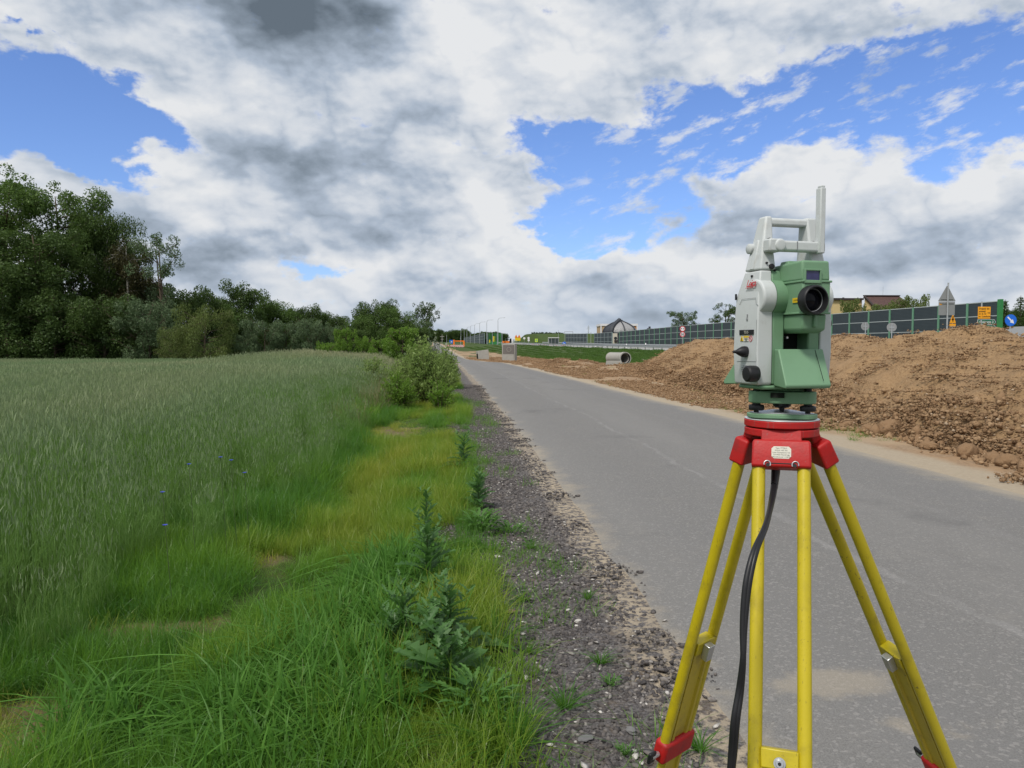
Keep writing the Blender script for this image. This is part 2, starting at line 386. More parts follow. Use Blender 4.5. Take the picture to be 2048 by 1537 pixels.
c = t.mix(t.mapr(t.math('ADD', t.attr('gravel'), t.math('MULTIPLY', t.math('SUBTRACT', n_m, .5), .3)), .35, .65), c, t.mix(t.math('MULTIPLY', sandmask, t.mapr(n_f, .42, .55)), grav, sandc))
c = t.mix(t.mapr(t.math('ADD', t.attr('grass'), t.math('MULTIPLY', t.math('SUBTRACT', n_f, .5), .8)), .35, .65), c, grs)
c = t.mix(t.math('MULTIPLY', baren, .9), c, t.mix(n_f, (.095, .075, .038), (.25, .19, .11)))
bn = t.n('ShaderNodeBump', Strength=.9, Distance=.04); t.set(bn.inputs['Height'], t.math('ADD', t.noise(pos, 9, 8, .68), t.math('MULTIPLY', t.noise(pos, 60, 4, .6), .25)))
M_ground = t.out(t.n('ShaderNodeBsdfPrincipled', Base_Color=c, Roughness=.95, Normal=bn, Specular_IOR_Level=.2))
g = link_mesh('ground', polar_ground(), M_ground, smooth=True); tag(g, kind='structure')

# ---- strips: u metres across, v along
def strip(name, fl, fr, ys, nx, zoff, mat, crown=0.0, zf=None, kind='structure', skirt=None):
    ys = np.asarray(ys); U = np.linspace(0, 1, nx)
    x = fl(ys)[:, None] * (1 - U) + fr(ys)[:, None] * U; y = np.repeat(ys[:, None], nx, 1)
    z = (HH(x, y) if zf is None else zf(x, y)) + zoff
    if crown: z = z + crown * (1 - (2 * U - 1) ** 2)
    if skirt is not None:
        e = np.minimum(U, 1 - U) < 1e-6; z = z - skirt * e
    V = np.stack([x, y, z], -1).reshape(-1, 3); n, m = x.shape; idx = np.arange(n * m).reshape(n, m)
    f = np.stack([idx[:-1, :-1], idx[:-1, 1:], idx[1:, 1:], idx[1:, :-1]], -1).reshape(-1, 4)
    me = np_mesh(name, V, f)
    wdt = (fr(ys) - fl(ys))[:, None]
    add_attr(me, 'dl', (wdt * U).ravel()); add_attr(me, 'dr', (wdt * (1 - U)).ravel()); add_attr(me, 'along', y.ravel()); add_attr(me, 'frac', np.repeat(U[None], n, 0).ravel())
    o = link_mesh(name, me, mat, smooth=True); tag(o, kind=kind); return o
t = NT('asphalt'); pos = t.n('ShaderNodeNewGeometry').outputs['Position']
sxyz = t.n('ShaderNodeSeparateXYZ', Vector=pos)
fine = t.noise(pos, 130, 3, .75); med = t.noise(pos, 11, 6, .6); big = t.noise(t.n('ShaderNodeMapping', Vector=pos, Scale=(1, .12, 1)), .9, 5, .6)
vor = t.n('ShaderNodeTexVoronoi', Vector=pos, Scale=75); chips = t.mapr(t.n('ShaderNodeSeparateColor', Color=vor.outputs['Color']).outputs[0], .86, .9)
a0 = t.mix(t.mapr(fine, .3, .7), (.108, .104, .100), (.225, .218, .208)); a0 = t.mix(t.mapr(med, .35, .7, 0, .4), a0, (.18, .172, .163)); a0 = t.mix(t.mapr(big, .35, .65, 0, .5), a0, (.165, .161, .158))
a0 = t.mix(t.math('MULTIPLY', chips, .45), a0, (.30, .285, .27))
dlv = t.attr('dl'); drv = t.attr('dr'); al = t.attr('along'); fr_ = t.attr('frac')
wob = t.noise(pos, .7, 6, .65); wob2 = t.noise(pos, 5, 6, .65)
# dust along both edges
dL = t.math('ADD', t.math('SUBTRACT', .20, dlv), t.math('ADD', t.math('MULTIPLY', t.math('SUBTRACT', wob, .5), .9), t.math('MULTIPLY', t.math('SUBTRACT', wob2, .5), .5)))
dR = t.math('ADD', t.math('SUBTRACT', .42, drv), t.math('ADD', t.math('MULTIPLY', t.math('SUBTRACT', wob, .5), 1.1), t.math('MULTIPLY', t.math('SUBTRACT', wob2, .5), .4)))
sandm = t.math('MAXIMUM', t.mapr(dL, -.12, .25), t.mapr(dR, -.25, .35))
# sandy blotches near the tripod
def blot(x, y, rx, ry):
    v = t.n('ShaderNodeMapping', _vector_type='TEXTURE', Vector=pos, Location=(x, y, 0), Scale=(rx, ry, 50), Rotation=(0, 0, R(12)))
    return t.n('ShaderNodeTexGradient', _gradient_type='SPHERICAL', Vector=v).outputs['Fac']
bl = t.math('ADD', blot(1.50, 3.42, .42, .26), t.math('MULTIPLY', blot(1.64, 2.95, .46, .28), .5))
sandm = t.math('MAXIMUM', sandm, t.math('MULTIPLY', t.mapr(t.math('ADD', bl, t.math('MULTIPLY', t.math('SUBTRACT', t.noise(pos, 3.2, 8, .7), .5), 1.5)), .24, .62), .62))
# long pale seam
seam = t.math('ABSOLUTE', t.math('SUBTRACT', t.math('ADD', fr_, t.math('MULTIPLY', t.math('SUBTRACT', t.noise(pos, .9, 6, .6), .5), .10)), .36))
seamm = t.math('MULTIPLY', t.mapr(seam, .0035, .011, 1, 0), t.mapr(t.noise(pos, 1.4, 3, .5), .35, .6, .02, .24))
seam2 = t.math('ABSOLUTE', t.math('SUBTRACT', t.math('ADD', fr_, t.math('MULTIPLY', t.math('SUBTRACT', t.noise(pos, .5, 6, .6), .5), .12)), .66))
seamm = t.math('MAXIMUM', seamm, t.math('MULTIPLY', t.mapr(seam2, .002, .02, 1, 0), .06))
lane = t.mapr(t.math('ABSOLUTE', t.math('SUBTRACT', t.math('FRACT', t.math('MULTIPLY', fr_, 2.0)), .5)), .08, .42)
a0 = t.mix(t.math('MULTIPLY', lane, t.mapr(big, .3, .7, .05, .35)), a0, (.235, .225, .21))
stn = t.noise(pos, .45, 7, .68, .4); a0 = t.mix(t.mapr(stn, .56, .68, 0, .35), a0, (.085, .083, .083)); a0 = t.mix(t.mapr(t.noise(pos, 2.3, 8, .7), .55, .75, 0, .38), a0, (.25, .235, .21))
a1 = t.mix(seamm, a0, (.34, .33, .32))
sc_ = t.mix(fine, (.24, .205, .155), (.42, .365, .285))
a2 = t.mix(t.math('MULTIPLY', sandm, .85), a1, sc_)
bn = t.n('ShaderNodeBump', Strength=.55, Distance=.006); t.set(bn.inputs['Height'], t.math('ADD', t.noise(pos, 150, 3, .7), t.math('MULTIPLY', t.noise(pos, 14, 4, .6), .6)))
M_asph = t.out(t.n('ShaderNodeBsdfPrincipled', Base_Color=a2, Roughness=.88, Normal=bn, Specular_IOR_Level=.3))
ysr = np.concatenate([np.linspace(-40, 0, 20, endpoint=False), np.linspace(0, 30, 300, endpoint=False), np.geomspace(30, 560, 160)])
XLw = lambda y: XL(y) + .05 * fbm(np.asarray(y) * 1.4, 0 * np.asarray(y) + 3, 4, 15)
strip('road', XLw, lambda y: XR(y) + DR(y) * .8, ysr, 13, .022, M_asph, crown=.03, zf=lambda x, y: ZR(y), skirt=.035)
# the road sits on the flat corridor; highway on the bank
t = NT('highway_asphalt'); pos = t.n('ShaderNodeNewGeometry').outputs['Position']
M_hw = t.out(t.n('ShaderNodeBsdfPrincipled', Base_Color=t.mix(t.noise(pos, 1.2, 6, .6), (.24, .24, .235), (.38, .37, .35)), Roughness=.9))
strip('highway', lambda y: XRAIL(y) + .6, lambda y: XRAIL(y) + 16.5, np.linspace(30, 620, 120), 8, .06, M_hw)
M_white = paint('white_road_paint', (.75, .75, .73), .6)
strip('edge_line', lambda y: XRAIL(y) + 1.3, lambda y: XRAIL(y) + 1.55, np.linspace(30, 620, 120), 2, .075, M_white)
strip('edge_line', lambda y: XRAIL(y) + 15.2, lambda y: XRAIL(y) + 15.45, np.linspace(30, 620, 120), 2, .075, M_white)

# ================================================================ soil heap
ZC = tab([3, 6, 9, 12, 13.8, 14.7, 15.5, 15.9, 16.35, 16.8, 17.4, 17.9, 18.4, 18.9, 19.15, 20, 21.3, 23.2, 27, 31, 33, 35.7, 37.5, 39.6, 41.5, 44, 46, 47.2],
         [1.1, 1.3, 1.5, 1.64, 1.78, 1.80, 1.83, 2.00, 2.06, 1.92, 1.82, 1.86, 1.93, 1.88, 1.76, 1.76, 1.79, 1.88, 1.92, 1.82, 1.78, 1.93, 1.78, 1.86, 1.70, 1.50, .75, .05])
def XT(y): return 6.55 + .12 * fbm(np.asarray(y) * .5, 0 * np.asarray(y), 3, 77) + np.interp(y, [0, 10, 20, 34, 42, 47], [.1, .1, 0, -.1, .2, 1.0])
def HEAP(x, y):
    """height of the heap above the ground and a mask"""
    xt = XT(y); zc = np.maximum(ZC(y), 0)
    d = x - xt
    run = 3.0
    p = np.clip(d / run, 0, 1); front = zc * (1.18 * p - .18 * p ** 3 * 1.0)
    front = zc * np.where(p < 1, np.sin(p * np.pi / 2) ** 1.05 * .35 + p * .65, 1)
    back = np.clip(1 - (d - run - .5) / 3.2, 0, 1); back = back * back * (3 - 2 * back)
    h = np.where(d < run + .5, front, zc * back)
    return h, p
def heap_z(x, y):
    h, p = HEAP(x, y)
    k = np.clip(h / .6, 0, 1)
    n = .11 * fbm(x * .9, y * .9, 3, 41) + .07 * fbm(x * 2.5 + y * .9, y * 1.2, 3, 42) + .045 * fbm(x * 6, y * 6, 3, 43) + .03 * np.abs(fbm(x * 14, y * 14, 2, 44)) + .012 * fbm(x * 33, y * 33, 2, 45)
    # runnels down the face
    n = n + .05 * fbm(y * 2.4 + x * 1.1, x * .4, 3, 47) * k
    foot = np.exp(-((h - .25) / .28) ** 2)
    n = n + foot * .10 * np.abs(fbm(x * 3.2, y * 3.2, 3, 48))
    base = HH(x, y)
    return base - .06 + h + n * (.25 + .75 * k) * (h > 0)
def make_heap():
    ys = np.concatenate([np.arange(3, 9, .12), np.arange(9, 24, .045), np.arange(24, 48, .085)]); U = np.linspace(0, 1, 170) ** 1.15
    x = XT(ys)[:, None] - .15 + U[None] * 7.2; y = np.repeat(ys[:, None], len(U), 1)
    x = x + .03 * fbm(x * 3, y * 3, 2, 91)
    z = heap_z(x, y); e = (U[None] * 7.2 > 7.0) | (U[None] < 1e-6) | (y < 3.2) | (y > 47.8)
    z = np.where(e, HH(x, y) - .15, z)
    n, m = x.shape; idx = np.arange(n * m).reshape(n, m)
    f = np.stack([idx[:-1, :-1], idx[:-1, 1:], idx[1:, 1:], idx[1:, :-1]], -1).reshape(-1, 4)
    return np_mesh('soil_heap', np.stack([x, y, z], -1).reshape(-1, 3), f)
t = NT('soil'); pos = t.n('ShaderNodeNewGeometry').outputs['Position']
n1 = t.noise(pos, 26, 8, .68); n2 = t.noise(pos, 2.2, 5, .6); n3 = t.noise(pos, .35, 4, .6)
soilc = t.mix(t.mapr(n1, .3, .72), (.195, .120, .062), (.40, .270, .152)); soilc = t.mix(t.mapr(n2, .35, .7, 0, .6), soilc, (.37, .235, .12)); soilc = t.mix(t.mapr(n3, .45, .62, 0, .55), soilc, (.29, .195, .115))
bn = t.n('ShaderNodeBump', Strength=1.0, Distance=.05); t.set(bn.inputs['Height'], t.math('ADD', t.noise(pos, 7, 9, .7), t.math('MULTIPLY', t.noise(pos, 45, 5, .65), .3)))
M_soil = t.out(t.n('ShaderNodeBsdfPrincipled', Base_Color=soilc, Roughness=.97, Normal=bn, Specular_IOR_Level=.15))
hp = link_mesh('soil_heap', make_heap(), M_soil, smooth=True)
tag(hp, 'long heap of brown excavated soil along the right side of the road', 'soil heap')

# ================================================================ scattering
def proto_obj(name, me, mat=None):
    if mat is not None: me.materials.append(mat)
    return bpy.data.objects.new(name, me)      # not linked to the scene: only instanced
def scatter(name, pts, rot, scl, idx, tint, protos, kind='stuff', label=None, cat=None):
    me = bpy.data.meshes.new(name); me.vertices.add(len(pts)); me.vertices.foreach_set('co', np.asarray(pts, np.float32).ravel())
    add_attr(me, 'rot', rot); add_attr(me, 'scl', scl); add_attr(me, 'pick', idx); add_attr(me, 'tint', tint); me.update()
    o = bpy.data.objects.new(name, me); col.objects.link(o)
    ng = bpy.data.node_groups.new(name, 'GeometryNodeTree')
    ng.interface.new_socket('Geometry', in_out='INPUT', socket_type='NodeSocketGeometry'); ng.interface.new_socket('Geometry', in_out='OUTPUT', socket_type='NodeSocketGeometry')
    N = ng.nodes.new; L = ng.links.new
    gi = N('NodeGroupInput'); go = N('NodeGroupOutput'); m2p = N('GeometryNodeMeshToPoints'); L(gi.outputs[0], m2p.inputs['Mesh'])
    def na(nm, typ):
        a = N('GeometryNodeInputNamedAttribute'); a.data_type = typ; a.inputs['Name'].default_value = nm; return a.outputs['Attribute']
    rt = N('FunctionNodeEulerToRotation'); L(na('rot', 'FLOAT_VECTOR'), rt.inputs[0])
    sc = na('scl', 'FLOAT'); pk = na('pick', 'FLOAT'); j = N('GeometryNodeJoinGeometry')
    for k, p in enumerate(protos):
        oi = N('GeometryNodeObjectInfo'); oi.inputs['Object'].default_value = p; oi.inputs['As Instance'].default_value = True
        cp = N('FunctionNodeCompare'); cp.data_type = 'FLOAT'; cp.operation = 'EQUAL'; L(pk, cp.inputs[0]); cp.inputs[1].default_value = k; cp.inputs['Epsilon'].default_value = .1
        ip = N('GeometryNodeInstanceOnPoints'); L(m2p.outputs[0], ip.inputs['Points']); L(cp.outputs[0], ip.inputs['Selection'])
        L(oi.outputs['Geometry'], ip.inputs['Instance']); L(rt.outputs[0], ip.inputs['Rotation']); L(sc, ip.inputs['Scale']); L(ip.outputs[0], j.inputs[0])
    L(j.outputs[0], go.inputs[0])
    md = o.modifiers.new('scatter', 'NODES'); md.node_group = ng
    tag(o, label, cat, kind=kind); return o
def rock_proto(name, n, R0, r0, r1, seed, mat, flat=.65):
    """patch of n small stones; icosphere-like deformed"""
    rg = np.random.default_rng(seed)
    bm = bmesh.new(); bmesh.ops.create_icosphere(bm, subdivisions=1, radius=1); V0 = np.array([v.co[:] for v in bm.verts]); F0 = np.array([[v.index for v in f.verts] for f in bm.faces]); bm.free()
    Vs = []; Fs = []
    for i in range(n):
        s = r0 + (r1 - r0) * rg.random() ** 3
        V = V0 * (1 + .32 * rg.standard_normal(V0.shape)) * .8
        V = V * np.array([1, .6 + .4 * rg.random(), flat * (.6 + .6 * rg.random())]) * s
        q = np.array(Euler((rg.normal() * .35, rg.normal() * .35, rg.random() * 6.3)).to_matrix()); V = V @ q.T
        p = (rg.random(2) - .5) * 2 * R0
        V = V + np.array([p[0], p[1], s * .25]); Fs.append(F0 + len(Vs) * len(V0)); Vs.append(V)
    return proto_obj(name, np_mesh(name, np.concatenate(Vs), np.concatenate(Fs)), mat)
t = NT('gravel_stone'); g_ = t.n('ShaderNodeNewGeometry'); rn = g_.outputs['Random Per Island']
cst = t.ramp(rn, [(0, (.035, .032, .034)), (.45, (.075, .068, .068)), (.75, (.14, .125, .118)), (.94, (.24, .22, .205)), (.975, (.60, .57, .53))])
cst = t.mix(t.mapr(t.noise(g_.outputs['Position'], 60, 4, .6), .4, .7, 0, .5), cst, (.14, .12, .105))
M_stone = t.out(t.n('ShaderNodeBsdfPrincipled', Base_Color=cst, Roughness=.85, Specular_IOR_Level=.25))
t = NT('clod'); g_ = t.n('ShaderNodeNewGeometry'); rn = g_.outputs['Random Per Island']
ccl = t.ramp(rn, [(0, (.20, .122, .067)), (.5, (.32, .20, .112)), (.93, (.41, .28, .165)), (.995, (.52, .43, .33))])
bn = t.n('ShaderNodeBump', Strength=.9, Distance=.03); t.set(bn.inputs['Height'], t.noise(g_.outputs['Position'], 25, 8, .68))
M_clod = t.out(t.n('ShaderNodeBsdfPrincipled', Base_Color=t.mix(t.mapr(t.noise(g_.outputs['Position'], 30, 6, .65), .3, .7, 0, .6), ccl, (.26, .17, .10)), Roughness=.97, Normal=bn, Specular_IOR_Level=.12))
# gravel shoulder
stones = [rock_proto('gravel_patch', 120, .14, .0045, .020, 50 + i, M_stone) for i in range(5)]
P = []
for y in np.arange(1.6, 30, .125):
    a, b = float(XG(y)) - .05, float(XL(y)) + .07
    for x in np.arange(a, b, .165): P.append((x + rng.normal() * .05, y + rng.normal() * .05))
P = np.array(P); nd = rng.random(len(P)); e = (P[:, 0] - XG(P[:, 1])) / np.maximum(XL(P[:, 1]) - XG(P[:, 1]), .1)
keep = nd < np.where(e > .78, .5 + .5 * vnoise(P[:, 0] * 3, P[:, 1] * 2, 4) - (e - .78) * 2.0, 1); P = P[keep]
Z = np.maximum(HH(P[:, 0], P[:, 1]), np.where(P[:, 0] > XL(P[:, 1]) - .02, ZR(P[:, 1]) + .016, -9))
n = len(P); scatter('gravel', np.c_[P, Z - .004], np.c_[np.zeros(n), np.zeros(n), rng.random(n) * 6.3], .8 + .5 * rng.random(n), rng.integers(0, 5, n), rng.random(n), stones)
# flat larger stones on the shoulder
big = [rock_proto('shoulder_stone', 7, .22, .012, .035, 80 + i, M_stone, .35) for i in range(4)]
y = 1.8 + rng.random(260) ** 1.5 * 18; x = XG(y) + rng.random(260) * (XL(y) - XG(y)) * .95; n = 260
scatter('loose_stones', np.c_[x, y, HH(x, y) + .002], np.c_[np.zeros(n), np.zeros(n), rng.random(n) * 6.3], .7 + .6 * rng.random(n), rng.integers(0, 4, n), rng.random(n), big)
# clods over heap and rubble field
cl_s = [rock_proto('small_clods', 42, .30, .010, .045, 120 + i, M_clod, .8) for i in range(5)]
cl_b = [rock_proto('big_clods', 4, .26, .05, .15, 140 + i, M_clod, .85) for i in range(5)]
P = []; K = []; S = []
for _ in range(13000):
    y = 8 + rng.random() ** 1.25 * 39; d = rng.random() * 3.7; x = float(XT(y)) - .1 + d
    dens = .16 + .74 * math.exp(-(d / 1.0) ** 2)
    if rng.random() < dens * (1 if vnoise(x * .9, y * .9, 61) > .42 else .35): P.append((x, y)); K.append(int(rng.integers(0, 5))); S.append(.55 + .7 * rng.random() * (1.3 if d < 1 else .8))
for _ in range(1100):
    y = 8 + rng.random() ** 1.2 * 37; d = abs(rng.normal()) * .5 - .2; x = float(XT(y)) + d
    P.append((x, y)); K.append(5 + int(rng.integers(0, 5))); S.append(.45 + .75 * rng.random() ** 2)
P = np.array(P); hz = np.where(HEAP(P[:, 0], P[:, 1])[0] > 0, heap_z(P[:, 0], P[:, 1]), HH(P[:, 0], P[:, 1]))
Q = []                                                    # rubble on the flat between road and bank
for _ in range(14000):
    y = 8 + rng.random() ** 1.1 * 102; lo = float(XR(y) + DR(y)) + .35; hi = np.interp(y, [8, 34, 44, 60, 72, 110], [6.7, 6.5, 11, 8, 6, 2.5]); x = lo + rng.random() * max(.1, hi - lo)
    if vnoise(x * .8, y * .5, 63) > .46: Q.append((x, y)); K.append(int(rng.integers(0, 5))); S.append((.5 + .7 * rng.random()) * (1 if y < 40 else 1.6))
Q = np.array(Q); P2 = np.r_[P, Q]; Z = np.r_[hz, HH(Q[:, 0], Q[:, 1])]; n = len(P2)
scatter('soil_clods', np.c_[P2, Z], np.c_[rng.normal(size=n) * .1, rng.normal(size=n) * .1, rng.random(n) * 6.3], np.array(S), np.array(K), rng.random(n), cl_s + cl_b)
# largest single clods at the foot of the heap
def big_clod(px, py, r, sd, label, sq=(1, .8, .75)):
    rg = np.random.default_rng(sd); bm = bmesh.new(); bmesh.ops.create_icosphere(bm, subdivisions=4, radius=1)
    for v in bm.verts:
        c_ = v.co; k = 1 + .20 * float(fbm(c_.x * 1.3 + sd, c_.y * 1.3 + c_.z * 1.7, 3, sd)) + .10 * float(fbm(c_.x * 4 + c_.z * 3, c_.y * 4 - c_.z, 3, sd + 5))
        v.co = Vector((c_.x * sq[0], c_.y * sq[1], c_.z * sq[2])) * k * r
    me = bpy.data.meshes.new('earth_clod'); bm.to_mesh(me); bm.free()
    g0 = ray(px, py); tt = -EYE / g0.z; p = Vector((0, 0, EYE)) + g0 * tt
    o = link_mesh('earth_clod', me, M_clod, smooth=True); o.location = (p.x, p.y + r * .5, float(HH(p.x, p.y)) + r * .42); o.rotation_euler = (0, 0, rg.random() * 6)
    tag(o, label, 'earth clod', 'large clods at the foot of the soil heap'); return o
big_clod(1790, 872, .24, 3, 'biggest rounded earth clod at the foot of the heap, brown with a smooth top', (1.25, .8, .75))
big_clod(2022, 936, .145, 4, 'dark grey-brown round clod at the lower right edge of the heap')
big_clod(1738, 866, .13, 5, 'squarish crumbly clod just left of the biggest clod')
big_clod(1700, 856, .13, 6, 'rough flat clod between the red tripod head and the biggest clod', (1.4, .8, .6))
big_clod(1940, 915, .15, 7, 'cracked clod near the dark round clod at the right end of the heap foot', (1.3, .8, .8))
big_clod(1990, 926, .11, 8, 'small pale clod touching the dark round clod on its left')
big_clod(1862, 900, .12, 9, 'angular clod halfway between the biggest clod and the right edge', (1.3, .9, .65))
# ================================================================ vegetation
def blades(n, Rp, h0, h1, w0, w1, seed, seg=4, bend=.5, lean=.18, sq=True, base_w=.6):
    """n grass blades as quad strips, returns V, F"""
    rg = np.random.default_rng(seed)
    ang = rg.random(n) * 6.2832
    px = (rg.random(n) - .5) * 2 * Rp; py = (rg.random(n) - .5) * 2 * Rp
    if not sq: rr = Rp * rg.random(n) ** .6; px = rr * np.cos(ang); py = rr * np.sin(ang); 
    if sq: la = rg.random(n) * 6.2832
    else: la = ang + rg.normal(size=n) * .5
    h = h0 + (h1 - h0) * rg.random(n); w = w0 + (w1 - w0) * rg.random(n)
    ln = np.abs(rg.normal(size=n)) * lean; bd = bend * rg.random(n) ** 1.5
    T = np.linspace(0, 1, seg + 1)
    hor = (ln[:, None] * T + bd[:, None] * T ** 2.2) * h[:, None]
    ver = h[:, None] * (T - .55 * bd[:, None] * T ** 2.6)
    cx = px[:, None] + np.cos(la)[:, None] * hor; cy = py[:, None] + np.sin(la)[:, None] * hor
    tw = la + 1.57 + rg.normal(size=n) * .8
    wd = w[:, None] * np.minimum(1, base_w + T * 1.6) * (1 - T ** 2.5 * .94) * .5
    dx = np.cos(tw)[:, None] * wd; dy = np.sin(tw)[:, None] * wd
    V = np.stack([np.stack([cx - dx, cy - dy, ver], -1), np.stack([cx + dx, cy + dy, ver], -1)], 2)   # n, seg+1, 2, 3
    base = (np.arange(n) * (seg + 1) * 2)[:, None] + np.arange(seg)[None] * 2
    Fc = np.stack([base, base + 1, base + 3, base + 2], -1).reshape(-1, 4)
    return V.reshape(-1, 3), Fc
def merge(parts):
    Vs = []; Fs = []; Ms = []; o = 0
    for V, Fc, m in parts: Vs.append(V); Fs.append(Fc + o); Ms.append(np.full(len(Fc), m)); o += len(V)
    return np.concatenate(Vs), np.concatenate(Fs), np.concatenate(Ms)
def multi_proto(name, parts, mats):
    V, Fc, m = merge(parts); me = np_mesh(name, V, Fc)
    for q in mats: me.materials.append(q)
    me.polygons.foreach_set('material_index', m.astype(np.int32)); return bpy.data.objects.new(name, me)

M_grass = leafy('grass_blade', (.085, .20, .018), (.18, .33, .035), .45, .45, dark=(.045, .13, .016), dry=(.36, .35, .045), gloss=.03)
M_lush = leafy('lush_grass_blade', (.055, .150, .022), (.14, .30, .050), .45, .5, gloss=.015)
M_ryest = leafy('rye_stalk', (.085, .18, .030), (.19, .32, .075), .42, .5, dry=(.19, .235, .080), gloss=.04)
M_ryear = leafy('rye_ear', (.115, .18, .080), (.24, .31, .155), .3, .6, dry=(.35, .345, .20), gloss=.02)
M_dryg = leafy('dry_grass', (.12, .14, .05), (.26, .23, .12), .3, .6, dry=(.30, .22, .14), gloss=.02)

gp = []
for i in range(5):
    gp.append(proto_obj('grass_patch', np_mesh('grass_patch', *blades(150, .15, .10, .34, .003, .007, 200 + i, 4, .9, .25)), M_grass))
for i in range(2):
    gp.append(proto_obj('short_grass_patch', np_mesh('short_grass_patch', *blades(110, .15, .04, .16, .003, .006, 210 + i, 3, .9, .5)), M_grass))
lp = [proto_obj('lush_patch', np_mesh('lush_patch', *blades(48, .15, .16, .36, .009, .020, 220 + i, 7, 2.2, .35)), M_lush) for i in range(4)]
sparse = [proto_obj('sparse_patch', np_mesh('sparse_patch', *blades(26, .12, .04, .16, .003, .006, 215 + i, 4, 1.0, .6)), M_grass) for i in range(2)]
LUSH = lambda x, y: np.exp(-(((x + .88) / .42) ** 2 + ((y - 3.5) / .65) ** 2)) + .8 * np.exp(-(((x + .85) / .28) ** 2 + ((y - 4.9) / .8) ** 2)) + .5 * np.exp(-(((x + 1.9) / .3) ** 2 + ((y - 3.2) / .35) ** 2))
def bare_at(x, y): return np.exp(-(((x + 2.4) / .55) ** 2 + ((y - 14.4) / 1.0) ** 2)) + np.exp(-(((x + 2.25) / .34) ** 2 + ((y - 3.15) / .4) ** 2)) + .75 * np.exp(-(((x + 2.15) / .34) ** 2 + ((y - 4.4) / .22) ** 2)) + .6 * np.exp(-(((x + 1.95) / .24) ** 2 + ((y - 5.7) / .25) ** 2))
P = []; K = []; S = []; TI = []; Lq = []
y = 1.2
while y < 60:
    st = .115 if y < 8 else (.16 if y < 20 else .26)
    for x in np.arange(float(XF(y)) - .5, float(XG(y)) + .06, st):
        xx = x + rng.normal() * .04; yy = y + rng.normal() * .04
        b = float(bare_at(xx, yy)); lu = float(LUSH(xx, yy)); nn = float(fbm(xx * 1.1, yy * .8, 3, 301)); n2 = float(fbm(xx * 3.3, yy * 2.2, 3, 302))
        de = float(XG(yy)) - xx
        if b > .22 + .30 * n2 + rng.random() * .3:
            if rng.random() < .62:
                P.append((xx, yy)); K.append(5 + int(rng.integers(0, 2))); S.append(.35 + .5 * rng.random()); TI.append(.55 + .45 * rng.random())
            continue
        if de < .12 and rng.random() < .45: continue
        if lu > .4 + .35 * n2:
            for _q in range(2): Lq.append((xx + rng.normal() * .04, yy + rng.normal() * .04, .65 + .5 * rng.random())) 
        if lu > .5 + .3 * n2 and rng.random() < .9: continue
        band = math.exp(-((de - .95 - .18 * math.sin(yy * .9)) / .38) ** 2) * sstep(3.6, 5.5, yy) + .8 * math.exp(-((de - .22) / .16) ** 2)
        ti = float(np.clip(.16 + .42 * band + .75 * nn + .30 * n2 - .22 * (de > 1.5) + (.30 * sstep(-1.5, -2.0, xx) if yy < 6.5 else 0), 0, 1))
        tall = .75 - .9 * min(b, .4) + .5 * nn + .35 * n2 + (.35 if de > 1.6 else 0) - .25 * band
        if (xx < -1.5 and yy < 6.5): tall *= .75
        TI.append(ti); P.append((xx, yy)); K.append(int(rng.integers(0, 5)) if tall > .5 else 5 + int(rng.integers(0, 2))); S.append(float(np.clip(tall, .35, 1.35) * (.85 + .3 * rng.random())))
    y += st
P = np.array(P); n = len(P)
scatter('verge_grass', np.c_[P, HH(P[:, 0], P[:, 1]) - .01], np.c_[rng.normal(size=n) * .08, rng.normal(size=n) * .08, rng.random(n) * 6.3], S, K, TI, gp)
Lq = np.array(Lq); n = len(Lq)
scatter('broad_bladed_grass', np.c_[Lq[:, :2], HH(Lq[:, 0], Lq[:, 1]) - .01], np.c_[rng.normal(size=n) * .08, rng.normal(size=n) * .08, rng.random(n) * 6.3], Lq[:, 2], rng.integers(0, 4, n), rng.random(n), lp)
# weeds on gravel and on the dirt side
P = []
for _ in range(420):
    y = 2 + rng.random() ** 1.3 * 22; fr = rng.random() ** 1.6; x = float(XG(y)) + fr * float(XL(y) - XG(y)) * .8
    if vnoise(x * 2, y * 1.3, 71) > .58: P.append((x, y))
for _ in range(900):
    y = 12 + rng.random() * 60; lo = float(XR(y) + DR(y)) + .3; hi = np.interp(y, [8, 34, 44, 60, 72], [6.7, 6.6, 12, 9, 3]); x = lo + rng.random() * max(.2, hi - lo)
    if vnoise(x * .8 + 9, y * .35, 73) > .60: P.append((x, y))
P = np.array(P); n = len(P)
scatter('sparse_weeds', np.c_[P, np.maximum(HH(P[:, 0], P[:, 1]), -1) - .005], np.c_[np.zeros(n), np.zeros(n), rng.random(n) * 6.3], .6 + .6 * rng.random(n), rng.integers(0, 2, n), .0 + .3 * rng.random(n), sparse)

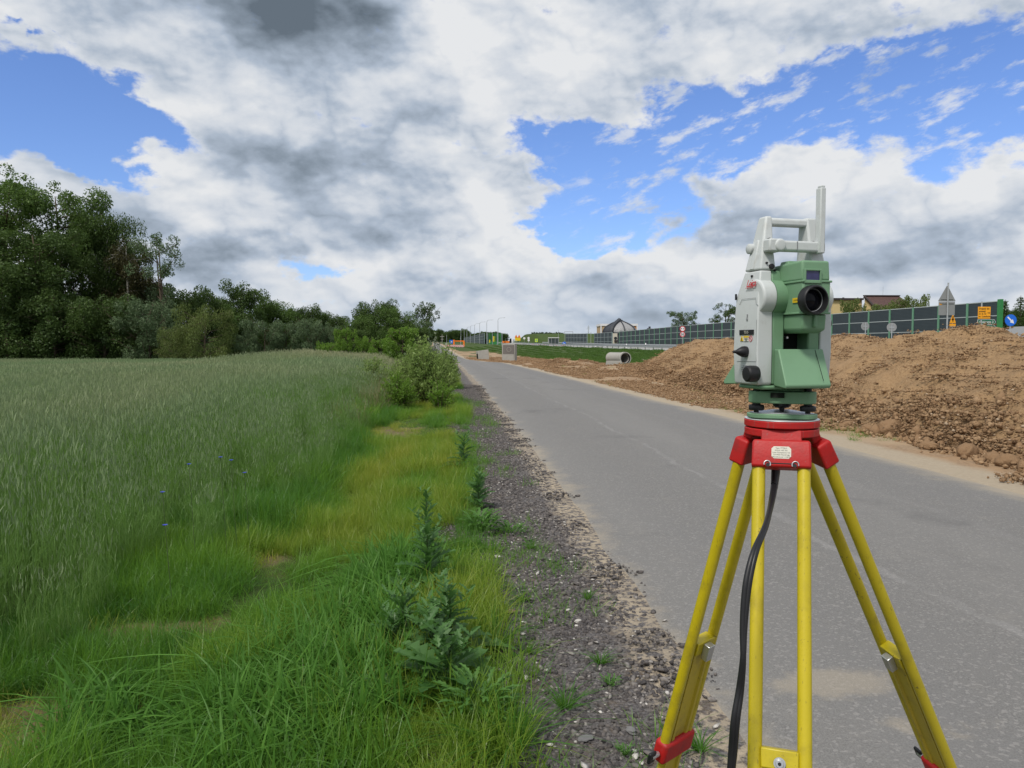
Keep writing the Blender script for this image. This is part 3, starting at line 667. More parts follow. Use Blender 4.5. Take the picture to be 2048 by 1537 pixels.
# ---- rye
def rye(n, Rp, sw, ew, seed, hh=(.95, 1.28), leaves=3):
    rg = np.random.default_rng(seed)
    V, Fc = blades(n, Rp, hh[0], hh[1], sw, sw * 1.2, seed, 4, .12, .07, base_w=1.0)
    Vt = V.reshape(n, 5, 2, 3); parts = [(V, Fc, 0)]
    # leaves leaving the stalk
    for k in range(leaves):
        Vl, Fl = blades(n, .001, .16, .32, sw * 1.2, sw * 2.2, seed + 10 + k, 3, 1.0, .30)
        lv = Vl.reshape(n, 4, 2, 3); t0 = .12 + .22 * k + .15 * rg.random(n); i = np.clip((t0 * 4).astype(int), 0, 3); f = t0 * 4 - i
        c = Vt.mean(2); o = c[np.arange(n), i] * (1 - f)[:, None] + c[np.arange(n), i + 1] * f[:, None]
        parts.append(((lv + o[:, None, None, :]).reshape(-1, 3), Fl, 0))
    Ve, Fe = blades(n, .001, .075, .12, ew, ew * 1.4, seed + 40, 3, .35, .14, base_w=.7)
    Ve2, _ = blades(n, .001, .075, .12, ew, ew * 1.4, seed + 40, 3, .35, .14, base_w=.7)
    top = Vt.mean(2)[:, 4]; ev = Ve.reshape(n, 4, 2, 3) + top[:, None, None, :]
    parts.append((ev.reshape(-1, 3), Fe, 1))
    return parts
ryn = [multi_proto('rye_patch', rye(78, .2, .0040, .0080, 400 + 60 * i), [M_ryest, M_ryear]) for i in range(4)]
ryf = [multi_proto('rye_patch_far', rye(260, .62, .0095, .0145, 700 + 60 * i, leaves=2), [M_ryest, M_ryear]) for i in range(3)]
P = []; K = []; S = []; TI = []
y = 3.4
while y < 84:
    st = .30 if y < 13 else (.42 if y < 20 else (.95 if y < 45 else 1.15))
    x0 = -(.78 * y + 2.5); x1 = float(XF(y))
    for x in np.arange(x1, x0, -st):
        xx = x + rng.normal() * st * .18; yy = y + rng.normal() * st * .18
        d = x1 - xx; nn = float(fbm(xx * .12, yy * .07, 3, 501)); n2 = float(fbm(xx * .8, yy * .8, 2, 502))
        if d < .8 and rng.random() < .55 - .4 * d: continue
        if bare_at(xx, yy) > .4: continue
        P.append((xx, yy)); K.append(int(rng.integers(0, 4)) if y < 20 else 4 + int(rng.integers(0, 3)))
        S.append((.52 + .48 * min(1, max(0, d) / 1.8) + .08 * n2) * (.95 + .1 * rng.random()) * float(np.interp(y, [4, 12, 25, 60], [.84, .88, .97, 1.0]))); TI.append(float(np.clip(.25 + 1.1 * nn + .5 * math.exp(-((yy - 38) / 12) ** 2) * (xx > -22), 0, 1)))
    y += st
P = np.array(P); n = len(P)
scatter('rye_field', np.c_[P, HH(P[:, 0], P[:, 1]) - .01], np.c_[rng.normal(size=n) * .05, rng.normal(size=n) * .05, rng.random(n) * 6.3], S, K, TI, ryn + ryf)

# ---- tall weedy grass on the bump and along the hedge (right of the rye)
tg = [proto_obj('tall_grass_patch', np_mesh('tall_grass_patch', *blades(170, .4, .35, .95, .008, .016, 800 + i, 4, .7, .2)), M_dryg) for i in range(3)]
tg2 = [proto_obj('green_tall_patch', np_mesh('green_tall_patch', *blades(170, .4, .3, .75, .008, .016, 810 + i, 4, .8, .25)), M_grass) for i in range(2)]
P = []; K = []; S = []; TI = []
y = 15.0
while y < 125:
    st = .45 + y * .008
    for x in np.arange(float(XG(y)) - .5, float(XF(y)) - (4 if y > 30 else .6), -st):
        xx = x + rng.normal() * .15; yy = y + rng.normal() * .15; nn = float(fbm(xx * .5, yy * .3, 3, 601)); d = float(XG(yy)) - xx
        if y < 24 and d < 1.9 - .08 * (yy - 15): continue
        if bare_at(xx, yy) > .3: continue
        P.append((xx, yy)); g_ = nn > .0 or d < 1.0; K.append(3 + int(rng.integers(0, 2)) if g_ else int(rng.integers(0, 3)))
        S.append((.55 + .5 * rng.random()) * (.6 if d < .7 else 1) * (1 + .004 * yy)); TI.append(float(np.clip(.3 + nn, 0, .8)))
    y += st
P = np.array(P); n = len(P)
scatter('tall_wild_grass', np.c_[P, HH(P[:, 0], P[:, 1]) - .02], np.c_[rng.normal(size=n) * .05, rng.normal(size=n) * .05, rng.random(n) * 6.3], S, K, TI, tg + tg2)
# ---- rough grass on the highway bank
P = []; K = []; S = []
y = 46.0
while y < 250:
    st = .8 + (y - 46) * .012
    lo = float(np.interp(y, [0, 40, 60, 110, 200, 400, 1500], [14, 13, 8.5, 2.5, -10, -33, -150])); 
    for x in np.arange(lo, float(XRAIL(y)) - .2, st):
        if rng.random() < .85: P.append((x + rng.normal() * .2, y + rng.normal() * .2)); K.append(int(rng.integers(0, 2)) if rng.random() < .88 else 2 + int(rng.integers(0, 3)) % 1); S.append(.5 + .5 * rng.random())
    y += st
P = np.array(P); n = len(P)
M_bank = leafy('bank_grass', (.045, .10, .018), (.10, .18, .035), .35, .5, gloss=.02)
bk = [proto_obj('bank_patch', np_mesh('bank_patch', *blades(150, .55, .2, .5, .02, .04, 830 + i, 3, 1.0, .5)), M_bank) for i in range(3)]
scatter('bank_grass', np.c_[P, HH(P[:, 0], P[:, 1]) - .02], np.c_[np.zeros(n), np.zeros(n), rng.random(n) * 6.3], S, K, np.zeros(n), bk)

# ================================================================ trees
def leaves_at(C, r, n, size, rg, droop=0.0, flat=.85, narrow=.5):
    """rhombic leaf faces in clumps C (m,3) radius r (m)"""
    m = len(C); w_ = r ** 2; k = rg.choice(m, n, p=w_ / w_.sum())
    d = rg.normal(size=(n, 3)); d /= np.linalg.norm(d, axis=1)[:, None]
    rad = r[k] * (.35 + .65 * rg.random(n) ** .45)
    p = C[k] + d * rad[:, None] * np.array([1, 1, flat])
    if droop: p[:, 2] -= droop * rg.random(n) ** 1.4 * r[k] * 1.8
    s = size * (.55 + .8 * rg.random(n))
    nrm = rg.normal(size=(n, 3)) + d * .9 + np.array([0, 0, .5]); nrm /= np.linalg.norm(nrm, axis=1)[:, None]
    a = np.cross(nrm, rg.normal(size=(n, 3))); 
    if droop: a = a * .4 + np.array([0, 0, -1.2])
    a -= nrm * (a * nrm).sum(1)[:, None]; a /= np.linalg.norm(a, axis=1)[:, None]; b = np.cross(nrm, a)
    V = np.stack([p - a * s[:, None], p + b * (s * narrow)[:, None] + nrm * (s * .12)[:, None], p + a * s[:, None], p - b * (s * narrow)[:, None] + nrm * (s * .12)[:, None]], 1)
    return V.reshape(-1, 3), np.arange(n * 4).reshape(n, 4)
def gen_tree(seed, H, rx, z0=.25, z1=1.0, trunk_r=.25, limbs=22, clump=1.2, leaf=.16, nleaf=13000, droop=0.0, rise=.5, fork=1, topshape=.75, gaps=.12, flat=.85, narrow=.5, bark_limbs=True):
    rg = np.random.default_rng(seed); mb = MB(); C = []; Rr = []
    zc = H * (z0 + z1) / 2; hz = H * (z1 - z0) / 2
    for fk in range(fork):
        th = rg.random() * 6.28; off = (0 if fork == 1 else .22 * rx)
        pts = []
        for i in range(9):
            s = i / 8; pts.append(Vector((off * math.cos(th + fk * 6.28 / fork) * s * 1.6 + .03 * H * s * math.sin(3 * s + th), off * math.sin(th + fk * 6.28 / fork) * s * 1.6 + .02 * H * s * math.cos(4 * s), H * .9 * s)))
        mb.tube(pts, [trunk_r * (1 - .9 * i / 8) + .02 for i in range(9)], 7)
        nl = limbs // fork
        for k in range(nl):
            s = (k + rg.random() * .8) / nl; z = H * (z0 + (z1 - z0) * (.02 + .9 * s)) * .93
            u = (z - zc) / hz; env = rx * max(.12, (1 - abs(u) ** (2.2 if u > 0 else 3)) ** topshape) * (.72 + .38 * rg.random())
            az_ = k * 2.4 + rg.normal() * .4 + fk * 1.3
            f = min(z / (H * .9), .98); i0 = min(int(f * 8), 7); base = pts[i0].lerp(pts[i0 + 1], f * 8 - i0)
            end = base + Vector((math.cos(az_) * env, math.sin(az_) * env, env * rise * (.6 + .5 * rg.random()) * (1 if z < .8 * H else .4)))
            mid = base.lerp(end, .5) + Vector((0, 0, -.06 * env + .05 * env * rg.random()))
            if bark_limbs: mb.tube([base, mid, end], [trunk_r * .30 * (1 - .6 * s) + .015, trunk_r * .18 * (1 - .5 * s) + .012, .012], 5)
            for q in range(4):
                tt = .38 + .62 * (q + rg.random()) / 4; c = base.lerp(mid, tt * 2) if tt < .5 else mid.lerp(end, tt * 2 - 1)
                if rg.random() < gaps: continue
                j = rg.normal(size=3) * clump * .55
                C.append((c.x + j[0], c.y + j[1], min(c.z + j[2] * .7, H * .985))); Rr.append(clump * (.55 + .65 * rg.random()))
                if bark_limbs: mb.tube([c, Vector(C[-1])], [.03, .008], 4, False)
        C.append((pts[-1].x, pts[-1].y, H * .95)); Rr.append(clump * .6)
    V, Fc = leaves_at(np.array(C), np.array(Rr), nleaf, leaf, rg, droop, flat, narrow)
    V[:, 2] = np.maximum(V[:, 2], .05)
    tme = bpy.data.meshes.new('trunk'); tme.from_pydata([tuple(v) for v in mb.v], [], mb.f); tme.update(); tme.shade_smooth()
    return tme, np_mesh('crown', V, Fc), H, rx
M_bark = paint('bark', (.095, .075, .055), .95, .1, var=.35, scale=3, bump=.6, bscale=20)
M_birchbark = paint('birch_bark', (.30, .29, .26), .9, .1, var=.5, scale=2, bump=.4, bscale=12)
ML = {'dark': leafy('leaf_dark', (.030, .060, .016), (.085, .135, .032), .25, .5, scale=.25),
      'mid': leafy('leaf_mid', (.042, .086, .019), (.115, .185, .042), .3, .5, scale=.22),
      'olive': leafy('leaf_olive', (.065, .098, .022), (.165, .21, .060), .3, .5, scale=.3),
      'grey': leafy('leaf_greygreen', (.055, .098, .042), (.14, .195, .095), .25, .5, scale=.3),
      'bright': leafy('leaf_bright', (.07, .15, .016), (.19, .31, .045), .45, .5, scale=.5),
      'rust': leafy('leaf_rust', (.030, .030, .012), (.075, .070, .025), .25, .5, scale=.3),
      'shrub': leafy('leaf_shrub', (.11, .18, .038), (.27, .36, .11), .4, .5, scale=1.2),
      'pale': leafy('leaf_pale', (.09, .12, .07), (.26, .30, .20), .3, .5, scale=1)}
VAR = {}
def variant(key, mat, bark=None, **kw):
    tme, cme, H, rx = gen_tree(**kw); tme.materials.append(bark or M_bark); cme.materials.append(ML[mat]); VAR[key] = (tme, cme, H, rx)
variant('broad', 'mid', seed=1, H=20, rx=6, z0=.12, trunk_r=.35, limbs=34, clump=1.35, leaf=.14, nleaf=34000, rise=.55)
variant('broad2', 'dark', seed=2, H=19, rx=5, z0=.10, trunk_r=.32, limbs=30, clump=1.2, leaf=.14, nleaf=27000, rise=.7)
variant('birch', 'dark', M_birchbark, seed=3, H=18, rx=3.8, z0=.12, trunk_r=.2, limbs=30, clump=1.05, leaf=.14, nleaf=30000, droop=1.1, rise=.6, gaps=.2, narrow=.35)
variant('birch2', 'rust', M_birchbark, seed=13, H=16, rx=3.4, z0=.08, trunk_r=.2, limbs=28, clump=.9, leaf=.14, nleaf=23000, droop=.9, rise=.4, gaps=.15, narrow=.35)
variant('slender', 'grey', seed=4, H=15, rx=4.2, z0=.40, trunk_r=.26, limbs=13, clump=.85, leaf=.13, nleaf=4300, rise=.75, fork=2, gaps=.22)
variant('willow', 'olive', seed=5, H=9, rx=6, z0=-.1, trunk_r=.25, limbs=30, clump=1.2, leaf=.15, nleaf=18000, rise=.25, topshape=.5, droop=.3, narrow=.3)
variant('row', 'mid', seed=6, H=12, rx=4, z0=.08, trunk_r=.22, limbs=28, clump=1.3, leaf=.15, nleaf=20000, rise=.6, gaps=.05)
variant('row2', 'dark', seed=16, H=12, rx=3.6, z0=.06, trunk_r=.22, limbs=28, clump=1.2, leaf=.15, nleaf=20000, rise=.8, gaps=.05)
variant('sallow', 'grey', seed=7, H=7, rx=4, z0=-.12, trunk_r=.15, limbs=24, clump=.8, leaf=.13, nleaf=12000, rise=.8, topshape=.6, narrow=.35)
variant('round', 'dark', seed=8, H=12, rx=7, z0=.0, trunk_r=.35, limbs=40, clump=1.6, leaf=.18, nleaf=28000, rise=.3, topshape=.5)
variant('open', 'dark', seed=9, H=9, rx=4, z0=.18, trunk_r=.22, limbs=20, clump=.7, leaf=.13, nleaf=6000, rise=.6, fork=2, gaps=.25)
variant('open2', 'grey', seed=19, H=9, rx=5, z0=.15, trunk_r=.25, limbs=24, clump=.75, leaf=.16, nleaf=6500, rise=.6, fork=2, gaps=.2)
variant('bush', 'bright', seed=10, H=3, rx=1.5, z0=-.1, trunk_r=.06, limbs=22, clump=.36, leaf=.075, nleaf=7000, rise=.9, topshape=.7)
variant('bush2', 'bright', seed=20, H=2.6, rx=1.8, z0=-.1, trunk_r=.06, limbs=22, clump=.38, leaf=.075, nleaf=7000, rise=.5, topshape=.5)
variant('gardenbush', 'olive', seed=21, H=6, rx=4, z0=-.1, trunk_r=.15, limbs=22, clump=.8, leaf=.16, nleaf=7000, rise=.5, topshape=.6, gaps=.2)
VUSED = set()
def tree(px, top, halfw, Y, key, label, name='tree', cat='tree', group=None, rz=None, base=None):
    tme, cme, H, rx = VAR[key]; X = xat(px, Y); zb = float(HH(X, Y)) if base is None else base
    h = zat(top, Y) - zb; r = halfw / F * Y
    e = empty(name, (X, Y, zb - .05), rng.random() * 6.28 if rz is None else rz, label, cat, group)
    e.scale = (r / rx, r / rx, h / H)
    for nm, me in (('trunk', tme), ('crown', cme)):
        o = bpy.data.objects.new(nm, me); col.objects.link(o); o.parent = e
    return e
G = 'trees at the edge of the rye field'
tree(28, 318, 118, 80, 'broad', 'tallest leafy tree at the left edge of the photo, behind the rye field', group=G, rz=.3)
tree(-95, 350, 110, 82, 'broad', 'leafy tree just outside the left edge, neighbour of the tallest tree', group=G, rz=2)
tree(122, 352, 104, 79, 'broad', 'broad leafy tree directly right of the tallest tree', group=G, rz=4.1)
tree(80, 440, 90, 74, 'broad2', 'darker lower tree in front of the two tallest trees on the left', group=G, rz=1.2)
tree(212, 393, 68, 81, 'birch', 'tall drooping birch with dark hanging twigs beside the broad leafy tree', 'birch_tree', 'tree', G, rz=1)
tree(262, 462, 58, 79, 'birch2', 'rust tinted shorter birch between the tall drooping birch and the lone slender tree', 'birch_tree', 'tree', G, rz=3)
tree(168, 425, 62, 84, 'birch', 'thin birch half hidden between the broad leafy tree and the tall drooping birch', 'birch_tree', 'tree', G, rz=2.4)
tree(334, 460, 60, 78, 'slender', 'lone slender tree with forked bare trunk and sparse open crown', group=G, rz=5.2)
tree(232, 462, 62, 88, 'broad2', 'dark leafy tree rising behind the two birches', group=G, rz=2.2)
tree(300, 560, 60, 84, 'row2', 'dark tree filling in behind the foot of the lone slender tree', group=G)
tree(15, 520, 75, 70, 'row2', 'bushy dark green tree at the lower left, in front of the tallest tree', group=G)
tree(110, 575, 85, 71, 'round', 'low dark spreading tree at the field edge under the broad leafy tree', group=G)
tree(210, 590, 80, 72, 'round', 'low dark spreading tree at the field edge under the drooping birch', group=G)
tree(300, 608, 70, 71, 'sallow', 'low grey-green bushy tree in front of the lone slender tree', group=G)
tree(402, 574, 62, 84, 'round', 'dark round tree rising behind the olive willow', group=G)
tree(410, 606, 68, 69, 'willow', 'round olive green willow reaching the ground at the field edge', 'willow_tree', 'tree', G, rz=.5)
tree(355, 650, 45, 68, 'willow', 'small olive willow on the left foot of the round olive willow', 'willow_tree', 'tree', G, rz=2.5)
tree(482, 568, 42, 88, 'row2', 'narrow dark tree with a wispy top right of the olive willow', group=G)
tree(452, 600, 36, 86, 'row', 'mid green tree squeezed between the olive willow and the narrow dark tree', group=G)
tree(530, 592, 36, 94, 'row', 'rounded dark tree, first of the row right of the narrow dark tree', group=G)
tree(568, 603, 34, 96, 'row', 'mid green pointed tree, second in the row behind the grey-green sallows', group=G, rz=1)
tree(608, 612, 28, 98, 'row2', 'slim dark tree, third in the row behind the grey-green sallows', group=G)
tree(640, 616, 27, 100, 'row', 'slim mid green tree, fourth in the row behind the grey-green sallows', group=G, rz=3)
tree(676, 628, 24, 100, 'row2', 'shortest tree in the row, just left of the big round dark tree', group=G)
tree(530, 645, 42, 72, 'sallow', 'grey-green sallow bush in front of the tree row, left one', 'sallow_bush', 'bush', 'grey-green sallow bushes', rz=1)
tree(573, 648, 34, 73, 'sallow', 'grey-green sallow bush close right of the left sallow', 'sallow_bush', 'bush', 'grey-green sallow bushes', rz=4)
tree(622, 645, 40, 73, 'sallow', 'tallest grey-green sallow bush in the middle of the group', 'sallow_bush', 'bush', 'grey-green sallow bushes', rz=2)
tree(655, 657, 26, 74, 'sallow', 'smallest grey-green sallow bush, right end of the group', 'sallow_bush', 'bush', 'grey-green sallow bushes', rz=3)
tree(490, 672, 28, 72, 'sallow', 'low grey-green sallow bush between the olive willow and the left sallow', 'sallow_bush', 'bush', 'grey-green sallow bushes', rz=5)
tree(752, 600, 58, 98, 'round', 'big round dark tree left of the roadside bushes', group=G, rz=1)
tree(722, 628, 32, 92, 'row', 'mid green tree on the left flank of the big round dark tree', group=G)
tree(790, 611, 36, 90, 'row', 'mid green tree on the right flank of the big round dark tree', group=G, rz=2)
tree(700, 655, 30, 85, 'row2', 'low dark tree in front of the left flank of the big round dark tree', group=G)
tree(847, 603, 33, 128, 'open', 'open airy tree with visible trunk beside the far road', group='trees beside the far road', rz=.8)
B = 'bright green roadside bushes'
tree(655, 685, 28, 52, 'bush2', 'lowest bright green bush at the left end of the bright bushes', 'bush', 'bush', B)
tree(688, 660, 22, 54, 'bush', 'pointed bright green bush, second from the left', 'bush', 'bush', B)
tree(728, 672, 24, 55, 'bush2', 'yellowish green bush behind the grassy bump', 'bush', 'bush', B)
tree(762, 680, 24, 50, 'bush', 'bright green bush right behind the grassy bump, below the dark trees', 'bush', 'bush', B)
tree(805, 658, 36, 46, 'bush', 'tallest bright green bush next to the willow shrub by the road', 'bush', 'bush', B, rz=2)
tree(838, 688, 28, 44, 'bush2', 'bright green bush low behind the willow shrub by the road', 'bush', 'bush', B)
# undergrowth and far woods as masses
def mass(name, xs, hs, keys, kind='stuff'):
    pr = [bpy.data.objects.new('crown_piece', VAR[k][1]) for k in keys]; n = len(xs)
    P = np.array([(a, b, float(HH(a, b)) - .3) for a, b in xs])
    S = np.array([h / VAR[keys[i % len(keys)]][2] for i, h in enumerate(hs)])
    return scatter(name, P, np.c_[np.zeros(n), np.zeros(n), rng.random(n) * 6.3], S, np.arange(n) % len(keys), rng.random(n), pr)
xs = []; hs = []
for px in np.arange(-420, 330, 26): 
    Y = 86 + rng.random() * 8; xs.append((xat(px, Y), Y)); hs.append(5.5 + rng.random() * 4)
for px in np.arange(-420, 480, 22):
    Y = 78 + rng.random() * 5; xs.append((xat(px, Y), Y)); hs.append(3.0 + rng.random() * 2.0)
for px in np.arange(-700, -120, 40):
    Y = 92 + rng.random() * 8; xs.append((xat(px, Y), Y)); hs.append(16 + rng.random() * 4)
mass('woodland_undergrowth', xs, hs, ['row2', 'round'])
xs = []; hs = []
for px in np.arange(440, 850, 20): 
    Y = 104 + rng.random() * 8; xs.append((xat(px, Y), Y)); hs.append(4.5 + rng.random() * 1.5)
mass('dark_brushwood', xs, hs, ['row2', 'sallow'])
xs = []; hs = []
for px in np.arange(600, 1010, 3.2):
    Y = 780 + rng.random() * 160; xs.append((xat(px, Y), Y)); hs.append(9 + 5.5 * vnoise(px * .07, .5, 9) + rng.random() * 3 - (3.5 if px > 935 else 0))
mass('far_wood', xs, hs, ['round', 'row2'])

xs = []; hs = []
for px in np.arange(1064, 1126, 2.2):
    Y = 425 + rng.random() * 6; xs.append((xat(px, Y), Y)); hs.append(.9 + rng.random() * .7)
mass('hilltop_hedge', xs, hs, ['row2'])
# ================================================================ total station on its tripod
M_wht = paint('instrument_white_plastic', (.53, .555, .555), .42, .4, var=.04, scale=25, dirt=(.38, .37, .34), dirt_amt=.35, bump=.05, bscale=900)
M_grn = paint('instrument_green_plastic', (.155, .285, .168), .5, .4, var=.05, scale=20, dirt=(.12, .22, .13), dirt_amt=.3, bump=.08, bscale=900)
M_blk = paint('black_rubber', (.012, .012, .014), .45, .4, var=.2, scale=40)
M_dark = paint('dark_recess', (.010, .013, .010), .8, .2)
M_red = paint('red_tripod_paint', (.42, .012, .012), .5, .35, var=.14, scale=14, dirt=(.14, .03, .028), dirt_amt=.45, bump=.08, bscale=200, chips=(.16, .13, .12))
M_yel = paint('yellow_fibreglass', (.50, .40, .010), .38, .5, var=.08, scale=9, dirt=(.26, .20, .02), dirt_amt=.5, bump=.05, bscale=260, chips=(.14, .11, .03))
M_yel2 = paint('yellow_lower_leg', (.50, .38, .03), .5, .4, var=.12, scale=7, dirt=(.20, .155, .05), dirt_amt=.5, bump=.05, bscale=120, chips=(.12, .10, .04))
M_alu = paint('aluminium', (.55, .56, .57), .32, .5, metal=.9, var=.08, scale=30)
M_silver = paint('worn_silver_plate', (.62, .64, .66), .4, .5, metal=.35, var=.1, scale=20)
M_glass = NT('lens_glass'); b = M_glass.n('ShaderNodeBsdfPrincipled', Base_Color=(.006, .006, .009), Roughness=.12, Specular_IOR_Level=.12); M_glass = M_glass.out(b)
M_scr = NT('dark_blue_window'); tc = M_scr.n('ShaderNodeTexCoord').outputs['Object']
b = M_scr.n('ShaderNodeBsdfPrincipled', Base_Color=M_scr.mix(M_scr.noise(tc, 60, 3, .5), (.010, .008, .045), (.05, .05, .16)), Roughness=.08); M_scr = M_scr.out(b)
M_lab = paint('printed_label', (.62, .60, .52), .6, .3, var=.05)
M_ink = paint('black_ink', (.02, .02, .022), .6, .2)
M_redink = paint('red_print', (.55, .03, .04), .5, .3)
M_yelab = paint('yellow_label', (.70, .48, .02), .5, .3)
M_greyink = paint('grey_print', (.22, .23, .24), .6, .3)

Y0 = 1.40; PXA = 1566
TSX = at(PXA, 690, Y0).x; HEADZ = at(PXA, 836, Y0).z
def zz(py): return at(PXA, py, Y0).z - HEADZ            # height above the tripod head at the instrument
RZ = R(15.1)
ts = empty('total_station', (TSX, Y0, HEADZ), RZ, 'white and green surveying total station with black lens mounted on the red tripod head', 'surveying instrument')
Rm = Matrix.Rotation(RZ, 3, 'Z'); Ri = Rm.transposed(); TO = Vector((TSX, Y0, HEADZ))
def T(px, py, axis, val):
    """photo pixel onto the local plane r=val or b=val; returns local (r, b, z)"""
    o = Ri @ (Vector((0, 0, EYE)) - TO); d = Ri @ ray(px, py); k = 0 if axis == 'r' else 1
    t_ = (val - o[k]) / d[k]; p = o + d * t_; return p
def rect(r0, r1, b0, b1, z): return [(r0, b0, z), (r1, b0, z), (r1, b1, z), (r0, b1, z)]
bf, bb = -.039, .037
zB, zM, zT = zz(768), zz(546), zz(441)
# --- left standard: white cover outside, green inside
m = MB(); m.loft([rect(-.076, -.049, -.036, .034, zB), rect(-.0785, -.049, -.039, .037, zB + .004), rect(-.081, -.0495, -.040, .038, zz(706)), rect(-.0800, -.0495, -.039, .037, zz(640)), rect(-.0780, -.050, -.0375, .0355, zz(596)), rect(-.0700, -.0475, -.030, .020, zM)])
lc = m.build('side_cover', M_wht, ts, bevel=.0045, seg=3)
m = MB(); m.loft([rect(-.0488, -.024, -.0375, .036, zB + .001), rect(-.0488, -.024, -.0375, .036, zz(640)), rect(-.0490, -.0245, -.036, .034, zz(600)), rect(-.047, -.027, -.028, .020, zM + .0005)])
m.build('standard', M_grn, ts, bevel=.003)
# trunnion drum: white outer, green inner, bulging forward
zc = at(1566, 598, Y0).z - HEADZ
m = MB(); m.lathe([(.030, -.0765), (.0325, -.074), (.0325, -.0495)], (0, -.020, zc), 'x', 40); m.build('trunnion_cap', M_wht, ts, smooth=True, bevel=.002)
m = MB(); m.lathe([(.0325, -.0492), (.0325, -.024), (.028, -.0235)], (0, -.020, zc), 'x', 40); m.build('trunnion_ring', M_grn, ts, smooth=True)
# --- right standard
m = MB(); m.loft([rect(.050, .0695, -.036, .034, zB), rect(.050, .0720, -.039, .037, zB + .004), rect(.050, .0745, -.040, .038, zz(706)), rect(.050, .0745, -.039, .037, zz(640)), rect(.0505, .0735, -.0375, .0355, zz(596)), rect(.049, .0705, -.030, .020, zM)])
rc = m.build('side_cover', M_wht, ts, bevel=.0045, seg=3)
m = MB(); m.loft([rect(.026, .0498, -.0375, .036, zB + .001), rect(.026, .0498, -.0375, .036, zz(640)), rect(.028, .0498, -.036, .034, zz(600)), rect(.030, .0485, -.028, .020, zM)])
m.build('standard', M_grn, ts, bevel=.003)
m = MB(); m.lathe([(.0325, .052), (.0325, .066), (.029, .070)], (0, -.020, zc), 'x', 40); m.build('trunnion_cap', M_wht, ts, smooth=True, bevel=.002)
# --- upper carrying handle: tapering legs, top bar
def hleg(ro0, ri0, ro1, ri1, ro2, ri2, nm='handle_leg'):
    m = MB(); m.loft([rect(min(ro0, ri0), max(ro0, ri0), -.030, .022, zM + .001), rect(min(ro1, ri1), max(ro1, ri1), -.022, .016, zz(497)), rect(min(ro2, ri2), max(ro2, ri2), -.014, .010, zT + .004)])
    return m.build(nm, M_wht, ts, bevel=.004, seg=3)
hL = hleg(-.0705, -.0375, -.0610, -.0385, -.0500, -.0365)
hR = hleg(.0700, .038, .0640, .037, .0570, .035)
m = MB()
ztop, zund = zz(439), zz(454)
m.loft([[(r_, b_, z_) for (b_, z_) in ((-.0138, zund), (-.0138, ztop - .003), (-.008, ztop), (.005, ztop), (.010, ztop - .003), (.010, zund))] for r_ in (-.0505, .0565)])
m.build('handle', M_wht, ts, bevel=.003, seg=3)
# screws
for (px, py) in ((1539, 478), (1534, 526), (1550.5, 541), (1627, 485), (1637, 532)):
    p = T(px, py, 'b', -.0262 if py < 500 else -.0302); m = MB(); m.lathe([(.0019, .004), (.0019, -.0008), (.0012, -.0012)], p, 'y', 10); m.build('screw', M_ink, ts)
p = T(1504, 553, 'r', -.0725); m = MB(); m.lathe([(.0022, .002), (.0022, -.0016)], p, 'x', 10); m.build('screw', M_ink, ts)
p = T(1543.8, 533.5, 'b', -.031); m = MB(); m.lathe([(.0052, .006), (.0052, -.001), (.0042, -.0028)], p, 'y', 18); m.build('catch', M_blk, ts, smooth=True)
p = T(1632, 535, 'b', -.031); m = MB(); m.lathe([(.0045, .006), (.0045, -.001), (.0035, -.0028)], p, 'y', 18); m.build('catch', M_blk, ts, smooth=True)
# communication bar across the handle with end knobs and the upright antenna
z1, z2 = zz(510), zz(486)
m = MB(); m.box(-.054, .0580, -.040, -.020, z1 + .0015, z2 - .0015); m.build('crossbar', M_wht, ts, bevel=.004, seg=3)
m = MB(); m.box(-.003, -.0015, -.0408, -.038, z1 + .003, z2 - .003); m.build('joint_line', M_greyink, ts)
zk = (z1 + z2) / 2
m = MB(); m.lathe([(.0085, -.0475), (.0112, -.0455), (.0118, -.042), (.0118, -.022)], (-.040, 0, zk), 'y', 26); m.build('clamp_knob', M_wht, ts, smooth=True, bevel=.0015)
m = MB(); m.box(-.062, -.040, -.0445, -.023, zk - .0115, zk + .0115); m.build('clamp_body', M_wht, ts, bevel=.003)
m = MB(); m.lathe([(.007, -.0690), (.0095, -.0670), (.0095, -.056)], (0, .0135, zz(499)), 'x', 22); m.build('side_knob', M_wht, ts, smooth=True)
pa = T(1639.5, 511, 'b', -.045); pb = T(1650, 511, 'b', -.045); zA = T(1640, 374, 'b', -.030).z
m = MB(); m.box(pa.x, pb.x, -.045, -.030, z1 - .001, zA - .004); m.build('antenna', M_wht, ts, bevel=.002)
m = MB(); m.box(pa.x + .002, pb.x - .001, -.043, -.032, zA - .004, zA); m.build('antenna_cap', M_wht, ts, bevel=.001)
m = MB(); m.box(-.068, -.0655, -.006, -.003, zM + .004, zz(486)); 
m = MB(); m.loft([[(-.0715, -.010, zM + .003), (-.0715, .004, zM + .003), (-.066, .004, zM + .003), (-.066, -.010, zM + .003)], [(-.0605, -.008, zz(484)), (-.0605, .002, zz(484)), (-.056, .002, zz(484)), (-.056, -.008, zz(484))]]); m.build('side_rib', M_wht, ts, bevel=.002)
